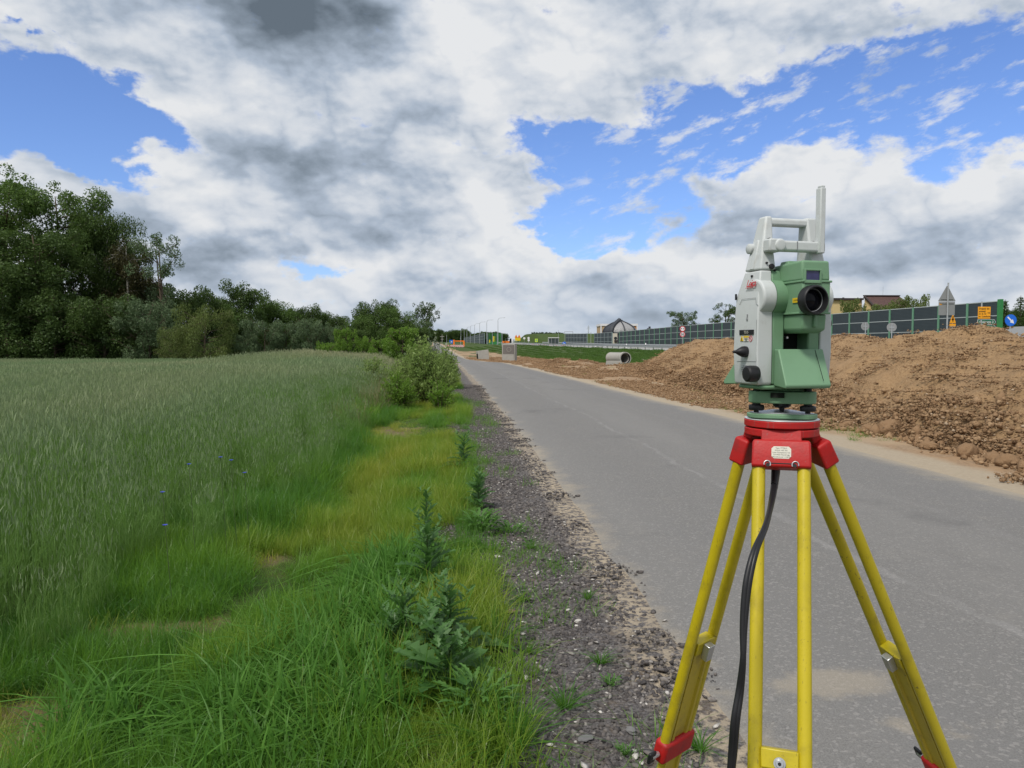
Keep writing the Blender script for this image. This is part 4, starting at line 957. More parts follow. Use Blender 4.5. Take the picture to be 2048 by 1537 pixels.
# --- telescope
zt1, zt2, zt3, zt4 = zz(536), zz(570), zz(632), zz(668)
hw = .0285
m = MB(); m.loft([[(-hw, -.092, zt2), (hw, -.092, zt2), (hw, .02, zt2), (-hw, .02, zt2)], [(-hw + .001, -.090, zt1 + .004), (hw - .001, -.090, zt1 + .004), (hw - .001, .02, zt1), (-hw + .001, .02, zt1)]])
m.build('telescope_head', M_grn, ts, bevel=.004, seg=3)
m = MB(); m.loft([[(-.026, -.093, zt3), (.026, -.093, zt3), (.026, .06, zt3), (-.026, .06, zt3)], [(-.0275, -.094, zz(600)), (.0275, -.094, zz(600)), (.026, .06, zz(600)), (-.026, .06, zz(600))], [(-.0285, -.0935, zt2 - .001), (.0285, -.0935, zt2 - .001), (.026, .06, zt2 - .001), (-.026, .06, zt2 - .001)]])
m.build('telescope_body', M_grn, ts, bevel=.003, seg=2)
m = MB(); m.box(-.0300, .0300, -.0955, -.03, zt2 - .003, zt2 + .0008); m.build('trim_line', M_grn, ts, bevel=.001); m = MB(); m.box(-.0280, .0280, -.0950, -.03, zt3 - .0005, zt3 + .003); m.build('trim_line', M_grn, ts, bevel=.001)
m = MB(); m.loft([[(-.018, -.078, zt4), (.020, -.078, zt4), (.020, .03, zt4), (-.018, .03, zt4)], [(-.0235, -.088, zt4 + .006), (.0235, -.088, zt4 + .006), (.0235, .04, zt4 + .006), (-.0235, .04, zt4 + .006)], [(-.0245, -.090, zt3 - .001), (.0245, -.090, zt3 - .001), (.0245, .04, zt3 - .001), (-.0245, .04, zt3 - .001)]])
m.build('telescope_underside', M_grn, ts, bevel=.003)
m = MB(); m.box(-.004, .003, -.094, -.08, zt4 + .010, zt3 - .002); m.build('keel', M_grn, ts, bevel=.002)
m = MB(); m.loft([[(-.024, -.045, zt1 + .001), (.004, -.045, zt1 + .001), (.004, -.02, zt1 + .001), (-.024, -.02, zt1 + .001)], [(-.021, -.043, zz(528)), (.002, -.043, zz(528)), (.002, -.02, zz(528)), (-.021, -.02, zz(528))]]); m.build('collimator_sight', M_grn, ts, bevel=.001)
# window on the head
wa = T(1611.5, 541.5, 'b', -.0935); wb = T(1639, 564, 'b', -.0935)
m = MB(); m.box(wa.x, wb.x, -.0932, -.088, wb.z, wa.z); m.build('sensor_window', M_scr, ts)
m = MB(); 
for q in ((wa.x - .003, wa.x, wb.z - .003, wa.z + .003), (wb.x, wb.x + .003, wb.z - .003, wa.z + .003), (wa.x, wb.x, wa.z, wa.z + .003), (wa.x, wb.x, wb.z - .003, wb.z)): m.box(q[0], q[1], -.0958, -.089, q[2], q[3])
m.build('window_frame', M_grn, ts, bevel=.0006)
# lens barrel
lc_ = T(1632.5, 600, 'b', -.111); LR = .0255
m = MB(); m.lathe([(LR * .93, -.094), (LR, -.0945), (LR * 1.01, -.102), (LR, -.1105), (LR * .93, -.1125), (LR * .86, -.1125), (LR * .80, -.102), (LR * .74, -.0955)], (lc_.x, 0, lc_.z), 'y', 56, False)
m.build('lens_barrel', M_blk, ts, smooth=True)
m = MB(); m.lathe([(LR * .75, -.0960), (LR * .5, -.0995), (LR * .2, -.1012), (.0002, -.1016)], (lc_.x, 0, lc_.z), 'y', 48); m.build('lens', M_glass, ts, smooth=True)
m = MB(); m.lathe([(LR * .79, -.1015), (LR * .765, -.1020), (LR * .74, -.1010)], (lc_.x, 0, lc_.z), 'y', 48, False); m.build('lens_ring', M_greyink, ts, smooth=True)
# yellow laser label with tiny print on the left cheek of the telescope
la = T(1585.5, 597, 'r', -.0283); lb = T(1600, 605, 'r', -.0283)
m = MB(); m.box(-.0287, -.0279, min(la.y, lb.y), max(la.y, lb.y), lb.z, la.z); m.build('laser_label', M_yelab, ts)
def side_text(txt, size, px, py, mat, name, r=-.0815, **kw):
    """lettering on the left side face, reading towards the front (-b)"""
    p = T(px, py, 'r', r); Mx = Matrix(((0, 0, -1, r), (-1, 0, 0, p.y), (0, 1, 0, p.z), (0, 0, 0, 1)))
    return text_mb(txt, size, mat, name, ts, Mx, **kw)
side_text('LASER', .0042, 1586.5, 603, M_ink, 'laser_lettering', r=-.0289)
# --- console wedges front and back
def wedge(s, nm):
    m = MB(); zt = zz(699); zb_ = zz(768) - .001
    pts = [(s * .0385, zb_), (s * .0385, zt), (s * .052, zt + .0005), (s * .0905, zb_ + .003), (s * .088, zb_ - .003)]
    ra = T(1557, 699, 'b', -.052).x; rb = T(1646.5, 699, 'b', -.052).x; rc_ = T(1572, 766, 'b', -.0905).x; rd = T(1663, 766, 'b', -.0905).x
    L_, R_ = (ra, ra, ra, rc_, rc_), (rb, rb, rb, rd, rd)
    if s > 0: q = T(1446, 772, 'b', .0905).x; L_ = (-.050, -.050, -.052, q, q); R_ = (.055,) * 5
    m.loft([[(r_, b_, z_) for (b_, z_), r_ in zip(pts, RR)] for RR in (L_, R_)])
    return m.build(nm, M_grn, ts, bevel=.0022, seg=3)
wf = wedge(-1, 'control_panel'); wb_ = wedge(1, 'control_panel')
m = MB(); m.box(-.0700, .0690, -.038, .036, zB - .008, zB - .0005); m.build('alidade_base', M_grn, ts, bevel=.003)
# panel seam on the front wedge
pA = T(1630, 699, 'b', -.0527); pB = T(1647, 765, 'b', -.0905)
m = MB(); m.tube([(pA.x, -.0527, pA.z - .001), (pB.x, -.0905, pB.z + .003)], .0005, 6); m.build('panel_seam', M_dark, ts)
# recess block between the standards
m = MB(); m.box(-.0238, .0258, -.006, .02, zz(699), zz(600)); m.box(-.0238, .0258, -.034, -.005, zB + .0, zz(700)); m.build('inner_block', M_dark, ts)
m = MB(); m.lathe([(.0022, -.03), (.0022, -.006)], (-.012, 0, zz(676)), 'y', 10); m.build('inner_screw', M_alu, ts)
# --- markings on the left side
def side_box(px0, py0, px1, py1, mat, nm, r=-.0813, t_=.0008, bevel=0):
    a = T(px0, py0, 'r', r); b2 = T(px1, py1, 'r', r); m = MB(); m.box(r - t_, r + .0006, min(a.y, b2.y), max(a.y, b2.y), min(a.z, b2.z), max(a.z, b2.z)); return m.build(nm, mat, ts, bevel=bevel)
side_box(1479.2, 660.6, 1507.2, 669.6, M_ink, 'model_plate', bevel=.0003)
side_text('TS15', .0072, 1487.5, 667.6, M_lab, 'plate_lettering', r=-.0823, spacing=1.0)
side_text('Leica', .0180, 1492, 575, M_redink, 'maker_lettering', r=-.0792, shear=.45, spacing=.82, bold=.0002)
a = T(1491, 577, 'r', -.0790); b2 = T(1506, 575.5, 'r', -.0790); m = MB(); m.tube([(-.0792, a.y, a.z), (-.0792, b2.y, b2.z)], .0005, 6); m.build('maker_underline', M_redink, ts)
# warning stickers
p = T(1483.5, 682.5, 'r', -.0815)
m = MB(); m.prism([(-.0052, 0), (.0052, 0), (0, .0095)], -.0820, -.0811, 'x'); o = m.build('warning_triangle', M_yelab, ts); o.location = (0, p.y, p.z)
m = MB(); m.box(-.0823, -.0819, -.0006, .0006, .0022, .0062); m.box(-.0823, -.0819, -.0018, .0018, .0012, .0022); m.build('warning_symbol', M_ink, o)
side_box(1487.5, 672.6, 1497, 675.6, M_yelab, 'yellow_strip', t_=.0006)
side_box(1487.5, 676.2, 1497, 683.0, M_lab, 'small_notice', t_=.0005)
side_box(1489, 677.6, 1495.5, 678.3, M_ink, 'notice_line', r=-.0818); side_box(1491, 679.5, 1494, 682.0, M_greyink, 'notice_symbol', r=-.0818)
p = T(1501.2, 677.8, 'r', -.0815); m = MB()
ringp = [(-.0815, p.y + .0050 * math.cos(k * .3142), p.z + .0050 * math.sin(k * .3142)) for k in range(21)]
m.tube(ringp, .0004, 5); m.tube([(-.0815, p.y - .0034, p.z - .0034), (-.0815, p.y + .0034, p.z + .0034)], .0004, 5); m.build('prohibition_symbol', M_redink, ts)
# door seams, thermometer slot, grille
def seam(pts, nm='cover_seam', r=-.0808, rad=.00035, mat=None):
    q = [T(px, py, 'r', r) for px, py in pts]; m = MB(); m.tube([(r + .0001, v.y, v.z) for v in q], rad, 5); return m.build(nm, mat or M_greyink, ts)
seam([(1479, 610), (1484, 599), (1511, 596), (1512, 608), (1516, 611)], r=-.0798)
seam([(1474, 723), (1512, 723.5), (1513, 640)])
seam([(1494.5, 629), (1494, 638)], 'thermometer_mark', rad=.0010); p = T(1494, 640, 'r', -.0806); m = MB(); m.lathe([(.0024, -.0810), (.0024, -.079)], (0, p.y, p.z), 'x', 14); m.build('thermometer_bulb', M_greyink, ts)
for k, (py, wdt) in enumerate(((732, 4), (735.5, 6.5), (739, 7), (742.5, 6.5), (746, 5))):
    seam([(1490 - wdt, py), (1490 + wdt * .6, py)], 'speaker_slot', rad=.0008)
# knobs on the left side: cone drive and large focus knob, right side knob
p = T(1491, 704, 'r', -.082)
m = MB(); m.lathe([(.0098, -.079), (.0104, -.084), (.0098, -.089), (.0060, -.097), (.0030, -.102), (.0026, -.106), (.0016, -.108)], (0, p.y, p.z), 'x', 28); m.build('drive_knob', M_blk, ts, smooth=True)
p = T(1511, 748, 'r', -.082)
m = MB(); m.lathe([(.0135, -.080), (.0145, -.082), (.0150, -.092), (.0146, -.099), (.0120, -.1015), (.0005, -.102)], (0, p.y, p.z), 'x', 40); m.build('focus_knob', M_blk, ts, smooth=True)
m = MB(); m.lathe([(.008, .070), (.008, .0760), (.0140, .0765), (.0145, .084), (.0130, .086), (.0005, .0865)], (0, -.012, zz(647)), 'x', 36); m.build('focus_knob', M_blk, ts, smooth=True)
m = MB(); m.box(.073, .0755, -.03, -.022, zz(667), zz(660)); m.build('latch', M_blk, ts)
m = MB(); m.box(-.0815, -.0795, .030, .034, zz(600), zz(588)); m.build('latch', M_blk, ts)
# --- tribrach (aligned with the tripod)
TRZ = R(-19.7) - RZ
def rot(pts, a): c, s = math.cos(a), math.sin(a); return [(x * c - y * s, x * s + y * c) for x, y in pts]
def tri_plate(rad, corner, n=8):
    out = []
    for k in range(3):
        a0 = R(-90 + 60) + k * R(120)
        for i in range(n + 1):
            aa = a0 + R(-60 + 120 * i / n) * .5; out.append((math.cos(a0) * (rad - corner) + math.cos(aa + 0) * corner * 1.0, math.sin(a0) * (rad - corner) + math.sin(aa) * corner))
    return rot(out, TRZ)
m = MB(); m.lathe([(.030, zz(781)), (.042, zz(778)), (.046, zB - .010), (.045, zB - .0082)], (0, 0, 0), 'z', 40); m.build('alidade_collar', M_grn, ts, smooth=True)
m = MB(); m.prism(tri_plate(.064, .028), zz(805), zz(781)); m.build('tribrach_body', M_grn, ts, bevel=.0025, seg=3)
q = rot([(-.008, -.0555)], TRZ)[0]
m = MB(); m.prism(rot([(-.020, -.0475), (.004, -.0475), (.004, -.038), (-.020, -.038)], TRZ), zz(793), zz(783)); m.build('lock_recess', M_dark, ts)
m = MB(); m.prism(tri_plate(.0655, .038), zz(834.5), zz(825)); m.build('tribrach_baseplate', M_grn, ts, bevel=.002, seg=2)
m = MB(); m.prism(tri_plate(.060, .034), zz(825) + .0003, zz(824)); m.build('spring_plate', M_silver, ts)
for k in range(3):
    a0 = R(-90 + 60) + k * R(120) + TRZ; x, y = (.0515) * math.cos(a0), (.0515) * math.sin(a0)
    m = MB(); m.lathe([(.0045, zz(826)), (.0045, zz(820)), (.0132, zz(819.5)), (.0140, zz(817)), (.0140, zz(811)), (.0130, zz(809.5)), (.0075, zz(808)), (.0070, zz(804))], (x, y, 0), 'z', 36)
    for i in range(0, 36): pass
    m.build('levelling_screw', M_blk, ts, smooth=True)
    m = MB(); m.lathe([(.0062, zz(782)), (.0065, zz(776)), (.005, zz(775))], (x, y, 0), 'z', 20); m.build('screw_cap', M_blk, ts, smooth=True)
m = MB(); m.lathe([(.004, zz(826)), (.005, zz(815)), (.016, zz(812)), (.017, zz(806))], (0, 0, 0), 'z', 30); m.build('centre_screw', M_blk, ts, smooth=True)

# ================================================================ tripod
tp = empty('tripod', (TSX, Y0, 0), R(-19.7), 'yellow fibreglass surveying tripod with red head standing at the road edge', 'tripod')
tp_R = Matrix.Rotation(R(-19.7), 3, 'Z'); tp_Ri = tp_R.transposed()
HZ = HEADZ
def hz(py): return at(PXA, py, Y0 - .06).z
def hex_head(rad, cut):
    out = []
    for k in range(3):
        a0 = R(-90) + k * R(120)
        for i in range(-4, 5):
            aa = a0 + R(60) + R(i * 9.5); out.append((rad * math.cos(aa), rad * math.sin(aa)))
        aa = a0 + R(120)
        for sgn in (-1, 1):
            out.append((cut * math.cos(aa) - sgn * .042 * -math.sin(aa) * -1 * 1.0 if False else cut * math.cos(aa) + sgn * .042 * -math.sin(aa), cut * math.sin(aa) + sgn * .042 * math.cos(aa)))
    return out
def circ(rad, n=48): return [(rad * math.cos(i * 6.2832 / n), rad * math.sin(i * 6.2832 / n)) for i in range(n)]
m = MB(); m.prism(circ(.0665), HZ - .0018, HZ - .0001); m.build('head_top', M_silver, tp, bevel=.0006)
m = MB(); m.prism(circ(.0670), HZ - .015, HZ - .002); m.build('head_plate', M_red, tp, bevel=.0018, seg=2)
for k in range(3):                       # lower head ring: three lugs between the hinges
    a0 = R(-90) + k * R(120) + R(60); pts = []
    for i in range(-6, 7): aa = a0 + R(i * 5.2); pts.append((.0662 * math.cos(aa), .0662 * math.sin(aa)))
    for i in range(6, -7, -1): aa = a0 + R(i * 5.2); pts.append((.036 * math.cos(aa), .036 * math.sin(aa)))
    m = MB(); m.prism(pts, HZ - .031, HZ - .017); m.build('head_lug', M_red, tp, bevel=.0018)
m = MB(); m.lathe([(.033, HZ - .050), (.034, HZ - .016)], (0, 0, 0), 'z', 30); m.build('head_core', M_red, tp)
# legs
def leg(az_deg, mid_px, mid_Y, stop_y, clamp_y, hinge_r=.048):
    """az: direction in tripod frame; the leg line runs from the hinge through a photo point"""
    az_ = R(az_deg); out = Vector((math.cos(az_), math.sin(az_), 0)); side = Vector((-math.sin(az_), math.cos(az_), 0))
    hinge = out * hinge_r + Vector((0, 0, HZ - .030))
    pw = at(mid_px[0], mid_px[1], mid_Y); pl = tp_Ri @ (pw - Vector((TSX, Y0, 0)))
    d = (pl - hinge); d = d / -d.z; L = hinge.z + .02; foot = hinge + d * L
    dn = d.normalized(); side2 = (side - dn * side.dot(dn)).normalized(); nrm = dn.cross(side2).normalized()
    if nrm.dot(out) < 0: nrm = -nrm
    lg = bpy.data.objects.new('leg', None); col.objects.link(lg); lg.parent = tp; lg.empty_display_size = .1
    def P_(s_, u, v=0.0): return hinge + dn * s_ + side2 * u + nrm * v
    def s_at(py):
        lo, hi = .05, L * 1.2
        for _ in range(40):
            md = (lo + hi) / 2; wp = Vector((TSX, Y0, 0)) + tp_R @ (hinge + dn * md)
            if proj(wp)[1] < py: lo = md
            else: hi = md
        return lo
    s0, sc_ = s_at(stop_y), s_at(clamp_y)
    # bracket (red)
    m = MB(); w0, w1 = .0495, .0505
    def ring(s_, w_, v0, v1): return [P_(s_, -w_, v0), P_(s_, w_, v0), P_(s_, w_ , v1), P_(s_, -w_, v1)]
    m.loft([ring(.009, w0 - .002, -.012, .016), ring(.015, w0, -.013, .017), ring(.056, w1, -.014, .018), ring(.060, w1, -.013, .017)])
    m.build('leg_bracket', M_red, lg, bevel=.007, seg=4)
    m = MB(); m.loft([ring(-.010, .035, -.010, .010), ring(.010, .035, -.010, .010)]); m.build('hinge_block', M_red, lg, bevel=.003)
    # two tubes
    LT = sc_ + .03
    for sgn in (-1, 1):
        m = MB(); m.tube([P_(.050, sgn * .0380, .001), P_(LT, sgn * .0380, .001)], .0113, 28); m.build('upper_tube', M_yel, lg, smooth=True)
    # lower leg between the tubes
    Ll = (foot - hinge).length
    m = MB(); cs = [(-.0285, -.009), (-.0285, .009), (-.020, .009), (-.017, .0045), (.017, .0045), (.020, .009), (.0285, .009), (.0285, -.009), (.020, -.009), (.017, -.0045), (-.017, -.0045), (-.020, -.009)]
    m.loft([[P_(s_, u * k_, v * k_) for u, v in cs] for s_, k_ in ((s0 + .012, 1), (Ll - .16, 1), (Ll - .05, .55))]); m.build('lower_leg', M_yel2, lg, smooth=True)
    m = MB(); m.loft([[P_(Ll - .06, .014 * math.cos(i), .014 * math.sin(i)) for i in np.linspace(0, 6.2832, 12, endpoint=False)], [P_(Ll, .003 * math.cos(i), .003 * math.sin(i)) for i in np.linspace(0, 6.2832, 12, endpoint=False)]]); m.build('steel_tip', M_alu, lg)
    # slide block on top of the lower leg
    m = MB(); top = [(-.0288, -.012), (-.0288, .0125), (.0288, .0125), (.0288, -.012)]
    cs2 = [(-.0288, .0), (-.022, -.008), (0, -.010), (.022, -.008), (.0288, 0)]
    m.loft([[P_(s0, u, v) for u, v in top], [P_(s0 + .030, u, v) for u, v in top]]); m.build('slide_block', M_yel, lg, bevel=.002)
    # clamp collar and screw
    m = MB(); m.loft([ring(sc_, .0525, -.016, .018), ring(sc_ + .055, .0525, -.016, .018)]); m.build('clamp_collar', M_red, lg, bevel=.009, seg=4)
    return lg, P_, sc_, s0
lgF, PF, scF, s0F = leg(-90, (1559, 1525), 1.175, 1498, 1900)
lgL, PL, scL, s0L = leg(150, (1372, 1400), 1.60, 1276, 1468)
lgR, PR, scR, s0R = leg(30, (1828, 1400), 1.60, 1300, 1535)
# steel stops and bolts
for lg, P_, s0 in ((lgL, PL, s0L), (lgR, PR, s0R)):
    m = MB(); 
    m.loft([[P_(s_, u, v) for u, v in ((-.010, .012), (.010, .012), (.010, .026), (-.010, .026))] for s_ in (s0 + .006, s0 + .040)]); m.loft([[P_(s_, u, v) for u, v in ((-.010, -.012), (.010, -.012), (.010, -.027), (-.010, -.027))] for s_ in (s0 + .004, s0 + .040)]); m.build('steel_stop', M_alu, lg, bevel=.001)
m = MB()
def disc(P_, s_, u, v0, v1, rad, n=24): return [[P_(s_ + rad * math.cos(i), u + rad * math.sin(i), v) for i in np.linspace(0, 6.2832, n, endpoint=False)] for v in (v0, v1)]
m.loft(disc(PF, s0F + .020, 0, .012, .016, .0092)); m.build('washer', M_alu, lgF)
m = MB(); m.loft(disc(PF, s0F + .020, 0, .016, .021, .0062)); m.build('bolt', M_alu, lgF, bevel=.0006)
m = MB(); m.loft(disc(PF, s0F + .020, 0, .0212, .0214, .0030, 6)); m.build('bolt_socket', M_ink, lgF)
# wing screws
for lg, P_, s_, sg in ((lgL, PL, scL, 1), (lgR, PR, scR, 1)):
    for sgn in ((1,) if lg is lgL else (1,)):
        a = P_(s_ + .028, sgn * .056, 0); b_ = P_(s_ + .028, sgn * .078, 0)
        m = MB(); m.tube([a, b_], .006, 14); m.build('clamp_bolt', M_alu, lg)
        m = MB(); m.loft([[P_(s_ + .028 + ds, sgn * u, v) for (ds, v) in ((-.014, -.004), (-.014, .004), (.014, .004), (.014, -.004))] for u in (.066, .088)]); m.build('wing_screw', M_blk, lg, bevel=.0035, seg=3)
# front bracket details: label, slot with hooks, relief lettering on the hinge
def fr_text(txt, size, u, s_, v, mat, nm, align='CENTER', bold=0.0):
    o0 = PF(0, 0, 0); ex = (PF(0, 1, 0) - o0); ey = -(PF(1, 0, 0) - o0); ez = (PF(0, 0, 1) - o0)
    if ex.cross(ey).dot(ez) < 0: ex = -ex
    p = PF(s_, u, v); Mx = Matrix(((ex.x, ey.x, ez.x, p.x), (ex.y, ey.y, ez.y, p.y), (ex.z, ey.z, ez.z, p.z), (0, 0, 0, 1)))
    return text_mb(txt, size, mat, nm, lgF, Mx, align=align, bold=bold)
oct_ = [(-.0165, -.007), (-.0165, .007), (-.0125, .0110), (.0125, .0110), (.0165, .007), (.0165, -.007), (.0125, -.0110), (-.0125, -.0110)]
m = MB(); m.loft([[PF(.0335 + y_, x_, v) for x_, y_ in oct_] for v in (.0172, .0183)]); m.build('type_label', M_lab, lgF)
for i, tx in enumerate(('Type  FT700-F', 'Article  667 301', 'Leica Geosystems AG', 'CH-9435 Heerbrugg', 'Manufactured 11/2010')):
    fr_text(tx, .0033, 0, .0283 + i * .0040 - .0015, .0185, M_ink, 'label_lettering')
m = MB(); m.tube([PF(.0535, -.020, .0178), PF(.0535, .020, .0178)], .0012, 6); m.build('hook_slot', M_ink, lgF)
for sgn in (-1, 1):
    m = MB(); m.tube([PF(.0555 - .006 * math.sin(a_), sgn * (.0235 - .0055 * math.cos(a_)), .0195) for a_ in np.linspace(-.5, 3.4, 14)], .0012, 8); m.build('strap_hook', M_alu, lgF, smooth=True)
    m = MB(); m.loft(disc(PF, .0565, sgn * .0225, .0176, .0181, .0035, 14)); m.build('hook_hole', M_ink, lgF)
m = MB(); m.loft([[PF(s_, u, v) for u, v in ((-.034, .008), (.034, .008), (.034, .0145), (-.034, .0145))] for s_ in (-.009, .0175)]); m.build('hinge_cover', M_red, lgF, bevel=.0015)
fr_text('Leica', .010, 0, .0062, .01455, M_red, 'relief_lettering')

# cable hanging from the head
pts = [(1552, 905, 1.42), (1551, 950, 1.40), (1545, 995, 1.33), (1532, 1050, 1.25), (1511, 1100, 1.20), (1498, 1150, 1.18), (1491, 1200, 1.17), (1487, 1260, 1.16), (1486, 1320, 1.15), (1480, 1380, 1.15), (1471, 1440, 1.14), (1466, 1500, 1.14), (1461, 1560, 1.14), (1452, 1700, 1.14), (1440, 1900, 1.15)]
cp = [at(a, b2, c_ - .02) for a, b2, c_ in pts]
fine = []
for i in range(len(cp) - 1):
    p0, p1, p2, p3 = cp[max(i - 1, 0)], cp[i], cp[i + 1], cp[min(i + 2, len(cp) - 1)]
    for k in range(6):
        s_ = k / 6; fine.append(.5 * ((2 * p1) + (-p0 + p2) * s_ + (2 * p0 - 5 * p1 + 4 * p2 - p3) * s_ ** 2 + (-p0 + 3 * p1 - 3 * p2 + p3) * s_ ** 3))
cb = empty('cable', (0, 0, 0), 0, 'black doubled cable strap hanging down from the red tripod head', 'cable')
for off in (-.0028, .0028):
    m = MB(); m.tube([p + Vector((off * math.cos(i * .1), .0, 0)) for i, p in enumerate(fine)], [.0046 if i < 80 else .0052 for i in range(len(fine))], 10); m.build('cord', M_blk, cb, smooth=True)
m = MB(); m.tube([fine[0] + Vector((0, 0, .03)), fine[0], fine[5], fine[9]], [.0125, .0125, .0115, .009], 14, flat=.55); m.build('sleeve', M_blk, cb, smooth=True)
# ================================================================ highway furniture, barriers, buildings and signs
M_conc = paint('concrete', (.36, .345, .315), .9, .2, var=.12, scale=2.5, dirt=(.20, .185, .16), dirt_amt=.4, bump=.3, bscale=40)
M_conc2 = paint('dark_rough_concrete', (.17, .155, .145), .95, .2, var=.12, scale=5, bump=.4, bscale=30)
M_galv = paint('galvanised_steel', (.42, .44, .46), .5, .5, metal=.35, var=.08, scale=2)
M_signback = paint('sign_back_grey', (.27, .275, .28), .55, .4, metal=.2, var=.06, scale=2)
M_panel = NT('noise_panel'); pz = M_panel.n('ShaderNodeNewGeometry').outputs['Position']; sx = M_panel.n('ShaderNodeSeparateXYZ', Vector=pz)
wv = M_panel.math('FRACT', M_panel.math('MULTIPLY', sx.outputs[2], 7.0)); grd = M_panel.math('LESS_THAN', wv, .22)
pc = M_panel.mix(M_panel.noise(pz, 1.5, 4, .6), (.020, .033, .040), (.038, .055, .062)); pc = M_panel.mix(M_panel.math('MULTIPLY', grd, .8), pc, (.010, .014, .018))
M_panel = M_panel.out(M_panel.n('ShaderNodeBsdfPrincipled', Base_Color=pc, Roughness=.7))
M_rail = paint('pale_panel_rail', (.40, .44, .44), .6, .3, var=.05)
M_gpost = paint('green_post_paint', (.030, .20, .055), .45, .4, var=.08, scale=3)
M_gpost2 = paint('pale_green_post', (.12, .27, .17), .5, .4, var=.08, scale=3)
M_greygreen = paint('grey_green_post', (.19, .25, .25), .5, .4, var=.05)
M_orange = paint('orange_machine_paint', (.80, .20, .02), .45, .4, var=.08)
M_sorange = paint('orange_sign_face', (.86, .36, .012), .45, .4, var=.03)
M_sred = paint('red_sign_print', (.50, .012, .02), .5, .4, var=.03)
M_swhite = paint('white_sign_face', (.74, .72, .74), .5, .4, var=.02)
M_sblue = paint('blue_sign_face', (.010, .13, .62), .45, .4, var=.03)
M_sgreen = paint('green_sign_face', (.008, .12, .062), .45, .4, var=.03)
M_syel = paint('yellow_sign_face', (.75, .55, .02), .45, .4)
M_lime = paint('lime_sign_border', (.62, .90, .05), .45, .4)
M_black = paint('black_print', (.015, .015, .017), .6, .2)
M_glassp = paint('shelter_glass', (.10, .13, .12), .1, .5)

WZ = lambda y: float(HH(XWALL(y) + .0, y))
def wall_pt(px):                       # Y on the wall line for a photo column
    return 50 / ((px - CX) / F + .105)
def noise_wall(name, label, ys, postmat, rows=3, rh=1.25, xf=XWALL, top=None, railm=None, basez=None, big_end=False, group=None):
    ys = sorted(ys); x0, y0 = float(xf(ys[0])), ys[0]
    b0 = float(HH(x0, y0)) if basez is None else basez(y0)
    e = empty(name, (x0, y0, b0), 0, label, 'noise barrier', group)
    def loc(x, y, z): return Vector((x - x0, y - y0, z - b0))
    d = Vector((float(xf(ys[1])) - float(xf(ys[0])), ys[1] - ys[0], 0)).normalized(); nrm = Vector((-d.y, d.x, 0))
    for i, y in enumerate(ys):
        x = float(xf(y)); tz = top(y); bz = (float(HH(x, y)) if basez is None else basez(y)) - .3
        c = loc(x, y, 0); w_ = .11 if not (big_end and i == 0) else .20
        m = MB(); m.loft([[c + d * a + nrm * b_ + Vector((0, 0, z)) for a, b_ in ((-w_, -.13), (w_, -.13), (w_, .13), (-w_, .13))] for z in (bz, tz + (.03 if w_ < .15 else .18))])
        m.build('post', (M_gpost if (big_end and i == 0) else postmat), e)
    for i in range(len(ys) - 1):
        ya, yb = ys[i], ys[i + 1]; m = MB(); mr = MB(); tz = top((ya + yb) / 2)
        A = Vector((float(xf(ya)), ya, 0)); B = Vector((float(xf(yb)), yb, 0)); dd = (B - A).normalized()
        A2 = A + dd * .115; B2 = B - dd * .115; off = nrm * .06
        def slab(mm, z0_, z1_, th, o_=0.0):
            vs = []
            for z in (z0_, z1_):
                for p, s_ in ((A2, -1), (B2, -1), (B2, 1), (A2, 1)): vs.append(loc(p.x, p.y, z) + nrm * (th * s_ + o_))
            mm.add(vs, [(3, 2, 1, 0), (4, 5, 6, 7), (0, 1, 5, 4), (1, 2, 6, 5), (2, 3, 7, 6), (3, 0, 4, 7)])
        z_bot = tz - rows * rh
        slab(m, z_bot - 1.2, tz, .05); m.build('panel', M_panel, e)
        for r_ in range(0, rows + 1):
            zr = tz - r_ * rh; slab(mr, zr - (.035 if r_ else .02), zr + (.035 if r_ else .055), .075)
        mr.build('panel_rail', railm or M_rail, e)
    return e
WT = lambda y: float(np.interp(y, [60, 67, 150, 205, 240], [5.45, 5.42, 5.35, 5.0, 5.0]))
# main wall: posts at the pixel columns read off near the right end, then a 4 m pitch
ymain = []; y = wall_pt(1996.6)
while y < wall_pt(1237): ymain.append(y); y += 3.97
noise_wall('noise_barrier', 'long dark panelled noise barrier with green posts running behind the soil heap', ymain, M_gpost2, top=WT, big_end=True)
y = wall_pt(1224); ym = []
while y < wall_pt(1184): ym.append(y); y += 4.6
noise_wall('noise_barrier', 'short detached section of dark noise barrier below the domed roof', ym, M_greygreen, top=lambda y: 5.05, rh=1.28, group='detached noise barrier sections')
y = wall_pt(1174); ym = []
while y < wall_pt(1127): ym.append(y); y += 5.6
noise_wall('noise_barrier', 'farthest detached section of dark noise barrier, under the empty gantry frame', ym, M_greygreen, top=lambda y: 5.3 + (y - 255) * .01, rh=1.35, group='detached noise barrier sections')
# left side barrier far down the highway
XLW = lambda y: 17.5 - .0895 * y
ym = list(np.linspace(330, 690, 26))
noise_wall('noise_barrier', 'far grey-green noise barrier right of the orange height gauge', ym, M_greygreen, top=lambda y: float(np.interp(y, [330, 690], [6.7, 7.6])), rows=3, rh=1.3, xf=XLW)
